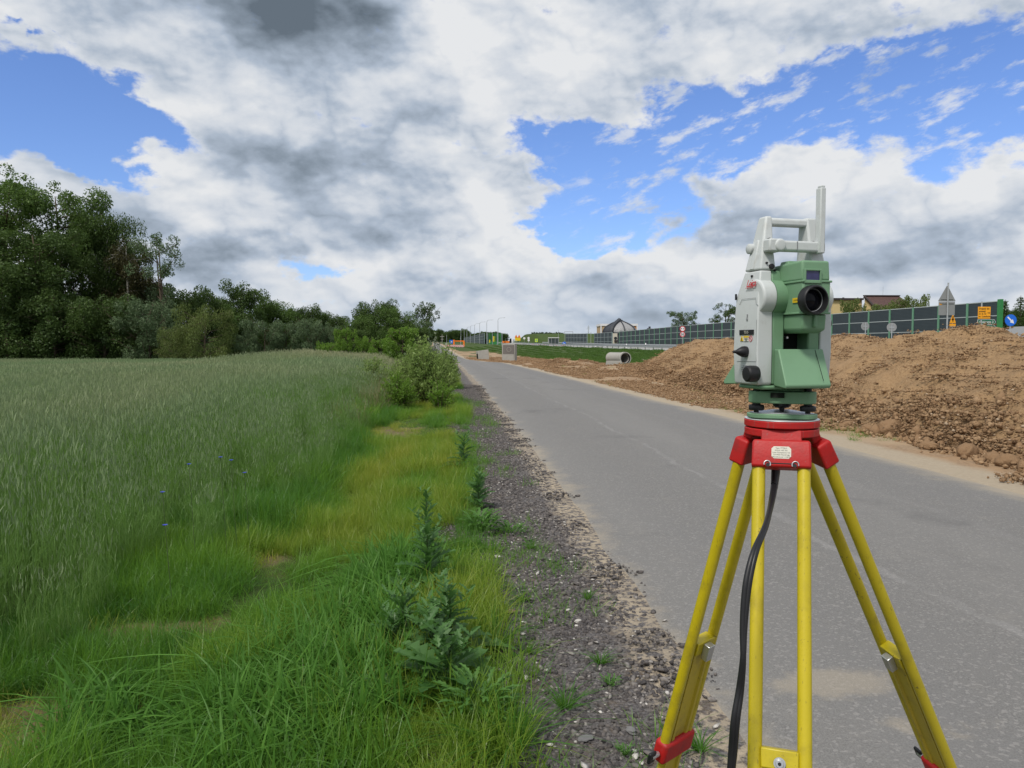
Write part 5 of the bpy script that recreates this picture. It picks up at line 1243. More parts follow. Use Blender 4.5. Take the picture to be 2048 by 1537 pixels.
# low green fence at its foot
fy = list(np.linspace(318, 640, 24)); e = empty('green_fence', (float(XLW(318)) + 1, 318, float(HH(XLW(318), 318))), 0, 'dark green mesh fence at the foot of the far noise barrier', 'fence')
m = MB()
for i in range(len(fy) - 1):
    ya, yb = fy[i], fy[i + 1]; x1_, x2_ = float(XLW(ya)) + 1 - e.location.x, float(XLW(yb)) + 1 - e.location.x; z_ = float(HH(XLW(ya), ya)) - e.location.z
    m.add([(x1_, ya - 318, z_ - .3), (x2_, yb - 318, z_ - .3), (x2_, yb - 318, z_ + 2.4), (x1_, ya - 318, z_ + 2.4), (x1_ + .08, ya - 318, z_ - .3), (x2_ + .08, yb - 318, z_ - .3), (x2_ + .08, yb - 318, z_ + 2.4), (x1_ + .08, ya - 318, z_ + 2.4)], [(0, 1, 2, 3), (7, 6, 5, 4), (0, 3, 7, 4), (1, 5, 6, 2), (3, 2, 6, 7), (0, 4, 5, 1)])
m.build('fence_mesh', paint('dark_green_mesh', (.012, .06, .025), .7, .2), e)
m = MB(); 
# free standing green posts of the unfinished wall
for k, px in enumerate([975.5, 978.5, 982, 985, 988.5, 992, 994.5, 998, 1001, 1004]):
    Y = 318 - k * 6.5; x = xat(px, Y); zb = float(HH(x, Y)); zt = zat(667, Y)
    m = MB(); w_ = .14; m.box(-w_, w_, -.16, .16, -.3, zt - zb); m.box(-w_ - .10, w_ + .10, -.2, .2, -.3, .25)
    o = m.build('steel_post', M_gpost if k % 3 else M_greygreen); o.location = (x, Y, zb)
    tag(o, ['grey-green bare steel post, leftmost beside the far noise barrier', 'second bare green post right of the far noise barrier', 'third bare green post right of the far noise barrier', 'grey-green bare post, fourth from the far noise barrier', 'fifth bare green post, in front of the first green gantry box', 'sixth bare green post of the unfinished wall', 'grey-green bare post, seventh of the unfinished wall', 'eighth bare green post, beside the yellow panel', 'ninth bare green post, left of the tallest street lamp', 'last bare post on the right end of the unfinished wall'][k], 'post', 'bare steel posts of the unfinished wall')
def far_box(name, px0, px1, py0, py1, Y, mat, label, cat, depth=.3, legs=None, group=None, extra=None):
    x0, x1 = xat(px0, Y), xat(px1, Y); z0_, z1_ = zat(py1, Y), zat(py0, Y); zb = float(HH((x0 + x1) / 2, Y))
    e = empty(name, ((x0 + x1) / 2, Y, zb), 0, label, cat, group); hw_ = (x1 - x0) / 2
    m = MB(); m.box(-hw_, hw_, -depth / 2, depth / 2, z0_ - zb, z1_ - zb); m.build('panel' if legs is not None else 'body', mat, e, bevel=min(.04, hw_ * .2))
    for lx in (legs or []):
        m = MB(); m.tube([(lx * hw_, depth / 2 + .05, -.2), (lx * hw_, depth / 2 + .05, z1_ - zb)], .045, 8); m.build('pole', M_galv, e)
    if extra: extra(e, hw_, z0_ - zb, z1_ - zb, depth)
    return e
far_box('yellow_panel', 986, 990, 673, 684, 296, M_syel, 'tall yellow panel standing among the bare green posts', 'panel', legs=[0])
far_box('yellow_panel', 978.5, 980.5, 680, 686, 300, M_syel, 'small yellow panel at the left among the bare green posts', 'panel', legs=[0])
far_box('green_cabinet', 980, 996, 683.5, 691, 303, M_gpost, 'bright green low cabinet behind the bare green posts', 'cabinet', depth=1)

# guard rails
def guard_rail(name, label, xf, y0, y1, step, side=1):
    x0 = float(xf(y0)); b0 = float(HH(x0, y0)); e = empty(name, (x0, y0, b0), 0, label, 'guard rail')
    ys = np.arange(y0, y1, step); mr = MB(); prof = [(-.02, .44), (-.06, .50), (-.02, .57), (-.06, .64), (-.02, .70), (-.07, .75), (.02, .75), (.02, .44)]
    rings = []
    for y in ys:
        x = float(xf(y)); z = max(float(HH(x, y)), float(HH(x + 1, y))); rings.append([(x - x0 + u, y - y0, z - b0 + v) for u, v in prof])
        m = MB(); m.box(x - x0 + .02, x - x0 + .13, y - y0 - .05, y - y0 + .05, z - b0 - .3, z - b0 + .72); m.build('post', M_signback, e)
    mr.loft(rings, True); mr.build('rail', M_galv, e, smooth=True); return e
guard_rail('guard_rail', 'near steel guard rail along the highway edge above the grassy bank', XRAIL, 62, 282, 4.0)
guard_rail('guard_rail', 'second guard rail at the foot of the noise barrier across the highway', lambda y: XWALL(y) - 2.6, 70, 330, 4.0)
# white marker posts with black tops along the rail
def marker(px, top, Y, h, label, lean=0.0):
    x = xat(px, Y); zt = zat(top, Y); e = empty('marker_post', (x, Y, zt - h), 0, label, 'marker post', 'white marker posts along the guard rail')
    m = MB(); m.loft([[(-.07, -.05, -.4), (.07, -.05, -.4), (.07, .05, -.4), (-.07, .05, -.4)], [(-.07 + lean, -.05, h - .15), (.07 + lean, -.05, h - .15), (.07 + lean, .05, h), (-.07 + lean, .05, h)]]); m.build('post_body', M_swhite, e, bevel=.015)
    m = MB(); m.box(-.075 + lean * .8, .075 + lean * .8, -.06, .06, h - .38, h - .28); m.build('reflector', M_black, e)
marker(1173, 691, 172, 1.0, 'white marker post at the left gap in the noise barrier', .1)
marker(1190, 691.5, 160, 1.0, 'white marker post below the left part of the short barrier section', .12)
marker(1209, 691.5, 150, 1.0, 'white marker post below the right part of the short barrier section', .12)
marker(1252.5, 688, 128, 1.25, 'white marker post above the concrete pipe, right of the second gap')
marker(1291, 686.5, 111, 1.5, 'tallest white marker post, right of the concrete pipe')
marker(1134, 692, 196, 1.0, 'white marker post at the right end of the striped boards')

# striped barrier boards
M_stripe = {}
def stripe_mat(c):
    t = NT('striped_board'); o_ = t.n('ShaderNodeSeparateXYZ', Vector=t.n('ShaderNodeTexCoord').outputs['Object'])
    f = t.math('GREATER_THAN', t.math('FRACT', t.math('MULTIPLY', t.math('ADD', o_.outputs[0], o_.outputs[2]), 2.4)), .5)
    return t.out(t.n('ShaderNodeBsdfPrincipled', Base_Color=t.mix(f, (.72, .70, .70), c), Roughness=.5))
M_st_r = stripe_mat((.50, .02, .03)); M_st_b = stripe_mat((.03, .03, .04))
def board(px, py, Y, w_, h_, mat, label, grp, z_off=0):
    x = xat(px, Y); zt = zat(py, Y); zb = float(HH(x, Y)); e = empty('striped_board', (x, Y, zb), 0, label, 'barrier board', grp)
    m = MB(); m.box(-w_ / 2, w_ / 2, -.04, .04, zt - zb - h_, zt - zb); m.build('panel', mat, e, bevel=.01)
    m = MB(); m.box(-.06, .06, .045, .12, -.1, zt - zb); m.box(-.3, .3, -.15, .3, -.05, .1); m.build('stand', M_black, e)
GB = 'striped barrier boards in front of the highway works'
names = ['first', 'second', 'third', 'fourth', 'fifth', 'sixth', 'seventh', 'eighth', 'ninth', 'tenth', 'eleventh', 'twelfth']
for k, px in enumerate([1066, 1071, 1077, 1083, 1089, 1095, 1101, 1107, 1113, 1119, 1125, 1130]):
    board(px, 687.6 + .33 * k, 262 - 5.2 * k, .75, .95, M_st_b if k % 2 else M_st_r, names[k] + ' from the left in the long row of striped boards', GB)
board(1053.5, 692, 232, 1.5, .7, M_st_r, 'wide red and white board near the concrete chamber, right of it', GB)
board(1048, 692.5, 226, .5, .7, M_st_r, 'narrow red and white board just left of the wide one', GB)
GL = 'red and white barrier boards beside the orange height gauge'
for k, px in enumerate([896, 900, 904, 908.5, 912.5, 917, 921.5, 926]):
    board(px, 690.2, 262 - k * 3, .62 if k % 2 else .85, .95, M_st_r, names[k] + ' red and white board from the left below the orange height gauge', GL)

# street lamps
def lamp(px, top, Y, arm, label):
    x = xat(px, Y); zb = float(HH(x, Y)); zt = zat(top, Y) - zb
    e = empty('street_lamp', (x, Y, zb), 0, label, 'street lamp', 'street lamps along the far highway')
    m = MB(); m.tube([(0, 0, 0), (0, 0, zt * .9), (.08 * arm, 0, zt * .965), (.3 * arm, 0, zt * .995), (arm * .8, 0, zt)], [.12, .09, .075, .06, .05], 8); m.build('pole', M_galv, e)
    m = MB(); m.box(arm * .78, arm + .1, -.15, .15, zt - .06, zt + .08); m.build('lamp_head', M_galv, e, bevel=.03)
for px, tp_, Y, lb in ((996, 636, 289, 'tallest and nearest street lamp, above the concrete chamber'), (973.6, 640.3, 324, 'second street lamp from the right, at the end of the far barrier'), (959.5, 644.3, 360, 'third street lamp from the right, above the far barrier'), (949.4, 647.6, 395, 'fourth street lamp from the right'), (940.8, 651.2, 430, 'fifth street lamp from the right'), (934, 654.5, 465, 'sixth street lamp from the right'), (928.6, 658, 500, 'seventh street lamp from the right, at the left end of the far barrier'), (922, 660.5, 540, 'farthest street lamp, leftmost of the row')):
    lamp(px, tp_, Y, 2.7, lb)
# thin poles over the far road
def pole(px, top, Y, label, cross=False, r=.11):
    x = xat(px, Y); zb = float(HH(x, Y)); h = zat(top, Y) - zb; e = empty('utility_pole', (x, Y, zb), 0, label, 'utility pole', 'utility poles near the far road')
    m = MB(); m.tube([(0, 0, -.3), (0, 0, h)], [r, r * .7], 7); m.build('mast', M_galv if not cross else M_conc, e)
    if cross: m = MB(); m.box(-1.1, 1.1, -.08, .08, h - 1.2, h - .95); m.box(-.8, .8, -.08, .08, h - 2.6, h - 2.4); m.build('cross_arm', M_conc, e)
pole(844.5, 650, 120, 'pale pole standing in front of the open airy roadside tree', r=.09)
pole(884.5, 669.5, 400, 'utility pole with cross arms in front of the far wood', True, .16)
pole(893.5, 670, 420, 'plain thin pole right of the cross-armed utility pole')
pole(921.5, 673, 300, 'thin pole behind the right end of the orange height gauge')
pole(858, 673, 380, 'thin pole left of the cross-armed utility pole, beside the airy tree')
pole(1116.5, 660.5, 270, 'slim pole standing by the bus shelter', r=.08)
pole(1181.5, 664.5, 300, 'short dark pole in the left gap of the noise barrier', r=.12)
# electricity pylons
def pylon(px, top, bot, Y, label):
    x = xat(px, Y); h = zat(top, Y) - zat(bot, Y); zb = zat(bot, Y); e = empty('electricity_pylon', (x, Y, zb), 0, label, 'electricity pylon', 'far electricity pylons'); m = MB(); s = h * .08
    for a, b_ in ((-1, -1), (1, -1), (1, 1), (-1, 1)): m.tube([(a * s, b_ * s, -8), (a * s * .3, b_ * s * .3, h * .6), (0, 0, h)], .22, 4)
    for i in range(7):
        k = 1 - i / 7 * .75; k2 = 1 - (i + 1) / 7 * .75; m.tube([(-s * k, -s * k, h * i / 9), (s * k2, -s * k2, h * (i + 1) / 9)], .12, 4); m.tube([(s * k, -s * k, h * i / 9), (-s * k2, -s * k2, h * (i + 1) / 9)], .12, 4)
    m.build('lattice', M_galv, e)
    for f_, w_ in ((.62, .17), (.78, .13)): 
        m = MB(); m.box(-h * w_, h * w_, -.3, .3, h * f_, h * f_ + .6); m.build('cross_arm', M_galv, e)
pylon(1176.5, 650.5, 672, 1000, 'electricity pylon in the sky above the left gap in the noise barrier')
pylon(1004, 666, 684, 1300, 'tiny far electricity pylon right of the tallest street lamp')

# construction clutter on the far highway
e = far_box('height_gauge', 907, 928, 681.6, 683.8, 272, M_orange, 'orange horizontal height gauge on an orange post across the far road', 'height gauge', depth=.35)
for dx in (-1.72, 1.9):
    m = MB(); m.box(dx - .28, dx + .28, -.3, .3, 0, zat(680 if dx < 0 else 682, 272) - e.location.z); m.build('post', M_orange, e, bevel=.03)
def blue_square(e, hw_, z0_, z1_, dp):
    zc_ = (z0_ + z1_) / 2; h_ = (z1_ - z0_) / 2
    m = MB(); m.prism([(-hw_ * .55, zc_ - h_ * .13), (hw_ * .1, zc_ - h_ * .13), (hw_ * .1, zc_ - h_ * .5), (hw_ * .65, zc_), (hw_ * .1, zc_ + h_ * .5), (hw_ * .1, zc_ + h_ * .13), (-hw_ * .55, zc_ + h_ * .13)], -dp / 2 - .02, -dp / 2 - .005, 'y'); m.build('arrow', M_swhite, e)
far_box('direction_sign', 899, 906, 680.5, 687.5, 268, M_sblue, 'blue square sign with white arrow left of the orange height gauge', 'traffic sign', depth=.06, legs=[0], extra=blue_square)
far_box('grey_cabinet', 891.5, 898, 686.5, 692.5, 270, M_conc, 'grey concrete block at the left end of the red and white boards', 'concrete block', depth=1.2)
far_box('orange_machine', 1005, 1019, 682.6, 686.8, 262, M_orange, 'long low orange machine on the far highway, right of the bare posts', 'machine', depth=2.2)
far_box('dark_container', 1019, 1023, 677.5, 686.5, 258, M_black, 'dark upright container beside the orange machine', 'container', depth=1.5)
far_box('grey_container', 1023.3, 1025.8, 678.5, 686.5, 256, M_swhite, 'pale upright post block right of the dark container', 'container', depth=1.2)
far_box('grey_container', 1026.2, 1029, 678.8, 686.8, 254, M_galv, 'grey upright post block next to the warning lamps', 'container', depth=1.2)
def lampz(e, hw_, z0_, z1_, dp):
    for sgn in (-.6, .5): m = MB(); m.prism([(sgn * hw_ - .5, z1_), (sgn * hw_ + .5, z1_), (sgn * hw_, z1_ + .95)], -.1, .1, 'y'); m.build('warning_top', M_orange, e)
far_box('diversion_board', 1030, 1041, 675.7, 682, 240, M_syel, 'yellow diversion board with two orange warning triangles on top', 'diversion board', depth=.12, legs=[-.7, .7], extra=lampz)
far_box('lime_sign', 1070, 1075.2, 678.3, 684.2, 235, M_lime, 'square sign with bright lime border in front of the green bank', 'traffic sign', depth=.06, legs=[0], extra=lambda e, hw_, z0_, z1_, dp: (MB().box(-hw_ * .58, hw_ * .58, -.045, -.032, z0_ + (z1_ - z0_) * .2, z1_ - (z1_ - z0_) * .2).build('blue_field', M_sgreen, e), MB().prism([(-.12, (z0_ + z1_) / 2 - .18), (.12, (z0_ + z1_) / 2 - .18), (0, (z0_ + z1_) / 2 + .15)], -.06, -.047, 'y').build('symbol', M_swhite, e)))
for px, py, lb in ((1048.5, 677, 'pale triangular sign back above the works, left of the lime bordered sign'), (1057, 676.5, 'upper round pale sign left of the lime bordered sign'), (1057.3, 681, 'lower round pale sign below the upper round one')):
    Y = 238; x = xat(px, Y); zb = float(HH(x, Y)); z_ = zat(py, Y) - zb; e = empty('far_sign', (x, Y, zb), 0, lb, 'traffic sign')
    m = MB(); m.lathe([(.36, -.02), (.36, .02)], (0, 0, z_), 'y', 20); m.build('plate', M_swhite, e); m = MB(); m.tube([(0, .06, 0), (0, .06, z_ + .2)], .04, 6); m.build('pole', M_galv, e)
# debris and rubble under the works
# bus shelter
Y = 262; x0, x1 = xat(1096, Y), xat(1118, Y); e = empty('bus_shelter', ((x0 + x1) / 2, Y, float(HH((x0 + x1) / 2, Y))), 0, 'glass bus shelter with flat white roof in front of the green bank', 'bus shelter'); hw_ = (x1 - x0) / 2; zt = zat(675.5, Y) - e.location.z
m = MB(); m.box(-hw_, hw_, -.9, .9, zt - .16, zt); m.build('roof', M_swhite, e, bevel=.03)
for sx_ in (-.95, -.35, .3, .95): m = MB(); m.box(sx_ * hw_ - .05, sx_ * hw_ + .05, .7, .8, 0, zt - .165); m.build('post', M_swhite, e)
m = MB(); m.box(-hw_ * .9, hw_ * .9, .72, .76, .3, zt - .3); m.build('glass', M_glassp, e)
m = MB(); m.box(-hw_ * .8, hw_ * .5, .3, .65, .42, .48); m.box(-hw_ * .7, -hw_ * .65, .4, .5, 0, .42); m.build('bench', M_conc, e)
# empty gantry frame
Y = 300; x0, x1 = xat(1129, Y), xat(1145.5, Y); zb = float(HH((x0 + x1) / 2, Y)); e = empty('gantry_frame', ((x0 + x1) / 2, Y, zb), 0, 'empty rectangular steel gantry frame showing above the farthest noise barrier section', 'gantry'); hw_ = (x1 - x0) / 2; zt = zat(663.6, Y) - zb
for s_ in (-1, 1): m = MB(); m.box(s_ * hw_ - .07, s_ * hw_ + .07, -.07, .07, -.2, zt); m.build('post', M_signback, e)
m = MB(); m.box(-hw_ + .075, hw_ - .075, -.07, .07, zt - .16, zt); m.build('beam', M_signback, e)
# blue round keep-right sign and orange cone board far on the left of barrier
def round_sign(name, px, py, rpx, Y, mat, label, pole_to=None, back=False, border=None, extra=None, group=None, rz=0.0):
    x = xat(px, Y); zc_ = zat(py, Y); r = rpx / F * Y; zb = float(HH(x, Y)); e = empty(name, (x, Y, zb), rz, label, 'traffic sign', group); zc_ -= zb
    m = MB(); m.lathe([(r * .97, -.004), (r, -.002), (r, .010), (r * .96, .014)], (0, 0, zc_), 'y', 36); m.build('plate', M_signback if back else (border or mat), e)
    if not back: m = MB(); m.lathe([(r * (.93 if border is None else .74), -.0075), (r * (.93 if border is None else .74), -.0045)], (0, 0, zc_), 'y', 36); m.build('face', mat, e)
    ly = -.05 if back else .05
    m = MB(); m.tube([(0, ly, -.4), (0, ly, zc_ + r * (.85 if back else .6))], .032, 10); m.build('pole', M_galv, e)
    if back: m = MB(); m.box(-r * .5, r * .5, -.035, -.005, zc_ - .035, zc_ + .035); m.build('mounting_rail', M_galv, e)
    if extra: extra(e, r, zc_)
    return e
def arrow_dr(e, r, zc_):
    c, s_ = math.cos(R(-45)), math.sin(R(-45)); pts = [(-.80, -.12), (.12, -.12), (.12, -.36), (.80, 0), (.12, .36), (.12, .12), (-.80, .12)]
    m = MB(); m.prism([((a * c - b_ * s_) * r, zc_ + (a * s_ + b_ * c) * r) for a, b_ in pts], -.0105, -.0078, 'y'); m.build('arrow', M_swhite, e)
round_sign('keep_right_sign', 2018.5, 641, 11.6, 44, M_sblue, 'large blue round sign with white arrow, at the right edge above the heap', extra=arrow_dr)
round_sign('keep_right_sign', 1128, 687.5, 3.6, 205, M_sblue, 'tiny far blue round sign at the left end of the farthest barrier section', extra=arrow_dr)
round_sign('round_sign', 1728.5, 653, 8.2, 62, M_signback, 'left, smaller grey round sign back in front of the noise barrier', back=True, group='round signs seen from behind')
round_sign('round_sign', 1781.5, 655, 9.0, 56, M_signback, 'right, slightly larger grey round sign back in front of the noise barrier', back=True, group='round signs seen from behind', rz=-.3)
def no_overtake(e, r, zc_):
    for s_ in (-1, 1): m = MB(); m.box(s_ * r * .40 - r * .25, s_ * r * .40 + r * .25, -.011, -.008, zc_ - r * .10, zc_ + r * .10); m.box(s_ * r * .40 - r * .13, s_ * r * .40 + r * .13, -.011, -.008, zc_ + r * .10, zc_ + r * .2); m.build('car_symbol', M_black, e)
e = round_sign('speed_sign', 1364.3, 658.3, 5.6, 98, M_swhite, 'round no-overtaking and 50 signs with red rims on one pole', border=M_sred, extra=no_overtake)
r = 5.4 / F * 98; zc_ = zat(669.2, 98) - e.location.z
m = MB(); m.lathe([(r * .97, -.004), (r, -.002), (r, .010), (r * .96, .014)], (0, 0, zc_), 'y', 36); m.build('plate', M_sred, e)
m = MB(); m.lathe([(r * .74, -.0075), (r * .74, -.0045)], (0, 0, zc_), 'y', 36); m.build('face', M_swhite, e)
def sign_text(txt, size, x, z, mat, e, y=-.0125, nm='lettering', align='CENTER', bold=0.0):
    Mx = Matrix(((1, 0, 0, x), (0, 0, -1, y), (0, 1, 0, z), (0, 0, 0, 1))); return text_mb(txt, size, mat, nm, e, Mx, align=align, bold=bold)
sign_text('50', .40, 0, zc_ - .145, M_black, e, bold=.012)
# triangle + plate seen from behind on one pole
Y = 36; x = xat(1890, Y); zb = float(HH(x, Y)); e = empty('warning_sign', (x, Y, zb), 0, 'grey back of a triangular sign with square plate on a tall pole', 'traffic sign')
z1_, z2_, z3_ = zat(603.5, Y) - zb, zat(572.5, Y) - zb, zat(631, Y) - zb; hw_ = 17.3 / F * Y
m = MB(); m.prism([(-hw_, z1_ + .03), (-hw_ + .03, z1_), (hw_ - .03, z1_), (hw_, z1_ + .03), (.03, z2_), (-.03, z2_)], 0, .012, 'y'); m.build('triangle_plate', M_signback, e, bevel=.002)
m = MB(); m.box(-hw_ * .94, hw_ * .94, 0, .012, z3_, z1_ - .015); m.build('square_plate', M_signback, e, bevel=.003)
m = MB(); m.box(-hw_ * .84, -hw_ * .55, -.0025, -.0005, z1_ - .16, z1_ - .07); m.build('orange_sticker', M_sorange, e)
m = MB(); m.tube([(0.02, -.04, -.3), (0.02, -.04, zat(566, Y) - zb)], .036, 12); m.build('pole', M_galv, e, smooth=True)
m = MB(); m.box(-hw_ * .7, hw_ * .7, -.030, -.003, z1_ + .10, z1_ + .14); m.box(-hw_ * .8, hw_ * .8, -.030, -.003, z1_ - .10, z1_ - .06); m.build('mounting_rail', M_signback, e)
# small orange warning triangle half hidden by the heap
Y = 40; x = xat(1903, Y); zb = float(HH(x, Y)); e = empty('orange_sign', (x, Y, zb), 0, 'small orange triangular warning board with black symbol poking up behind the heap', 'traffic sign')
z0_, z1_ = zat(646.5, Y) - zb, zat(630.5, Y) - zb; hw_ = 6.2 / F * Y
m = MB(); m.prism([(-hw_, z0_), (hw_, z0_), (hw_ * .15, z1_), (-hw_ * .15, z1_)], 0, .015, 'y'); m.build('board', M_sorange, e)
m = MB(); m.box(-hw_ * .14, hw_ * .14, -.01, -.003, z0_ + .08, z1_ - .06); m.box(-hw_ * .4, hw_ * .35, -.01, -.003, z0_ + .17, z0_ + .23); m.build('symbol', M_black, e)
m = MB(); m.box(-hw_, hw_, 0, .02, z0_ - .16, z0_ - .04); m.build('lower_bar', M_sorange, e); m = MB(); m.box(-.025, .025, .025, .06, -.2, z1_ - .05); m.build('pole', M_galv, e)
# yellow notice board and the green direction signs
Y = 41; x = xat(1965, Y); zb = float(HH(x, Y)); e = empty('notice_board', (x, Y, zb), 0, 'orange notice board with four lines of writing, above the green direction signs', 'notice board')
pxs = Y / F; z0_, z1_ = zat(638, Y) - zb, zat(614, Y) - zb; hw_ = 12.5 * pxs
m = MB(); m.box(-hw_, hw_, -.01, .01, z0_, z1_); m.build('board', M_sorange, e, bevel=.008)
for i, tx in enumerate(('Dojazd do', 'posesji', 'nr 5-13', 'm. Luszkowo')): sign_text(tx, 5.0 * pxs, -hw_ + 1.4 * pxs, z1_ - (5.4 + 5.15 * i) * pxs, M_black, e, y=-.0125, align='LEFT', bold=.003)
m = MB(); m.prism([(hw_ - 6 * pxs, z1_ - 12.8 * pxs), (hw_ - 3 * pxs, z1_ - 12.8 * pxs), (hw_ - 3 * pxs, z1_ - 13.8 * pxs), (hw_ - .8 * pxs, z1_ - 12.2 * pxs), (hw_ - 3 * pxs, z1_ - 10.8 * pxs), (hw_ - 3 * pxs, z1_ - 11.6 * pxs), (hw_ - 6 * pxs, z1_ - 11.6 * pxs)], -.0145, -.0115, 'y'); m.build('arrow', M_black, e)
m = MB(); m.tube([(-4 * pxs, .06, -.3), (-4 * pxs, .06, zat(603.5, Y) - zb)], .036, 10); m.build('pole', M_galv, e)
def dir_sign(py0, py1, label, fn):
    Y = 42; x = xat(1952.5, Y); zb = float(HH(x + .5, Y)); e = empty('direction_sign', (x, Y, zb), 0, label, 'direction sign', 'green direction signs'); k = Y / F
    z0_, z1_ = zat(py1, Y) - zb, zat(py0, Y) - zb; zm = (z0_ + z1_) / 2; L_ = 33 * k; tip = 36 * k
    m = MB(); m.prism([(0, z0_), (L_, z0_), (tip, zm), (L_, z1_), (0, z1_)], -.01, .012, 'y'); m.build('border', M_swhite, e)
    q = .55 * k; m = MB(); m.prism([(q, z0_ + q), (L_ - q * .5, z0_ + q), (tip - q * 1.5, zm), (L_ - q * .5, z1_ - q), (q, z1_ - q)], -.0135, -.0105, 'y'); m.build('face', M_sgreen, e)
    m = MB(); m.tube([(8 * k, .05, -.3), (8 * k, .05, z1_ - .04)], .034, 8); m.build('pole', M_galv, e)
    fn(e, k, z0_); return e
dir_sign(639.5, 649.2, 'green direction sign reading Cieleszyn 2, under the orange notice board', lambda e, k, z: (sign_text('Cieleszyn', 6.2 * k, 3 * k, z + 2.9 * k, M_swhite, e, y=-.0155, align='LEFT', bold=.002), sign_text('2', 6.2 * k, 28.5 * k, z + 2.7 * k, M_swhite, e, y=-.0155, align='LEFT', bold=.003)))
dir_sign(650.0, 659.8, 'green direction sign reading Topolno with an orange number field, lowest of the signs', lambda e, k, z: (MB().box(1.8 * k, 10.2 * k, -.0165, -.0140, z + 1.5 * k, z + 8.3 * k).build('number_field', M_sorange, e), sign_text('248', 4.6 * k, 2.3 * k, z + 3.2 * k, M_black, e, y=-.0185, align='LEFT', bold=.002), sign_text('Topolno', 6.6 * k, 11.6 * k, z + 2.7 * k, M_swhite, e, y=-.0155, align='LEFT', bold=.003)))

# ---- concrete pieces by the dirt
Gc = None
def on_ground(px, py):
    lo, hi = 3.0, 200.0
    for _ in range(50):
        md = (lo + hi) / 2; p = at(px, py, md)
        if p.z > float(HH(p.x, p.y)): lo = md
        else: hi = md
    return at(px, py, lo)
p = on_ground(1017, 723.5); e = empty('concrete_chamber', p, R(-8), 'tall square concrete chamber with a grey front panel and round opening, beside the road', 'concrete chamber'); k = p.y / F
W_, H_ = 13.2 * k, 35.5 * k
m = MB(); m.box(-W_, W_ * .99, 0, .3, 0, H_); m.box(-W_, -W_ + .12, .301, 1.25, 0, H_ - .002); m.box(W_ - .14, W_, .301, 1.25, 0, H_ - .002); m.box(-W_, W_, 1.251, 1.4, 0, H_ - .004); m.box(-W_ + .121, W_ - .141, .301, 1.25, 0, .15); m.build('shell', M_conc, e, bevel=.02)
m = MB(); m.box(-W_ * .84, W_ * .84, -.055, -.001, H_ * .42, H_ * .93); m.build('recessed_panel', M_conc2, e)
m = MB(); m.box(-W_ * .84, W_ * .84, -.045, -.001, .02, H_ * .415); m.build('lower_panel', M_conc, e)
m = MB(); m.lathe([(.20, -.085), (.23, -.085), (.23, -.056), (.20, -.056), (.20, -.085)], (W_ * .08, 0, H_ * .68), 'y', 28, False); m.build('opening_rim', M_conc, e)
m = MB(); m.lathe([(.195, -.066), (.195, -.0565)], (W_ * .08, 0, H_ * .68), 'y', 28); m.build('opening', M_conc2, e)
p = on_ground(968, 720.5); e = empty('concrete_box', p, R(14), 'lower tilted concrete box with one dark open side, left of the tall chamber', 'concrete chamber'); k = p.y / F; e.rotation_euler = (R(-3), R(-4), R(14)); W_, H_ = 11.0 * k, 20 * k
m = MB(); m.loft([[(-W_, 0, -.05), (W_, 0, -.05), (W_, 1.1, -.05), (-W_, 1.1, -.05)], [(-W_ * 1.0, .02, H_ * .95), (W_ * .98, .02, H_ * 1.02), (W_ * .98, 1.1, H_ * 1.02), (-W_ * 1.0, 1.1, H_ * .95)]]); m.build('block', M_conc, e, bevel=.03)
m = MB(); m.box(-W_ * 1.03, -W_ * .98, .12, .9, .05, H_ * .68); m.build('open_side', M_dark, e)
# pipe with socket end
p = on_ground(1240, 728.5); k = p.y / F; e = empty('concrete_pipe', (p.x + .2, p.y + .5, p.z - .04), R(28), 'large grey concrete pipe with its round open end towards the road', 'concrete pipe')
ro = 12.6 * k; L_ = 1.75
m = MB(); m.lathe([(ro * .86, -.35), (ro * .88, .32), (ro * .99, .45)][:2], (0, 0, 0), 'y', 4) if False else None
m = MB(); m.lathe([(ro * .83, -.55), (ro * 1.0, -.55), (ro * 1.0, -.22), (ro * .90, -.12), (ro * .90, L_), (ro * .72, L_), (ro * .72, -.40), (ro * .83, -.41), (ro * .83, -.55)], (0, 0, ro), 'y', 48, False); m.build('pipe_body', M_conc, e, smooth=True)
m = MB(); m.lathe([(ro * .845, -.553), (ro * .80, -.556), (ro * .80, -.40), (ro * .845, -.40)], (0, 0, ro), 'y', 40, False); m.build('rubber_seal', M_black, e, smooth=True)
e.rotation_euler = (0, 0, R(19))
p = on_ground(1228.5, 731.5); k = p.y / F; e = link_mesh('concrete_wedge', bpy.data.meshes.new('concrete_wedge'), None); bpy.data.objects.remove(e)
m = MB(); w1, w2, h_ = 16.2 * k, 14.6 * k, 9.2 * k; m.loft([[(-w1, 0, -.05), (w1, 0, -.05), (w1, .45, -.05), (-w1, .45, -.05)], [(-w2, .04, h_), (w2, .04, h_), (w2, .41, h_), (-w2, .41, h_)]]); m.lathe([(.022, -.012), (.022, .02)], (-.1, 0, h_ * .5), 'y', 10)
o = m.build('concrete_wedge', M_conc, bevel=.012); o.location = p; tag(o, 'low trapezoid concrete block with a small hole, in front of the concrete pipe', 'concrete block')
p = on_ground(1297, 722.5); k = p.y / F; m = MB(); m.box(-11.5 * k, 12 * k, 0, .6, -.05, 3.4 * k); o = m.build('concrete_slab', M_conc, bevel=.012); o.location = p; tag(o, 'flat pale concrete slab on the grass between the pipe and the soil heap', 'concrete block')

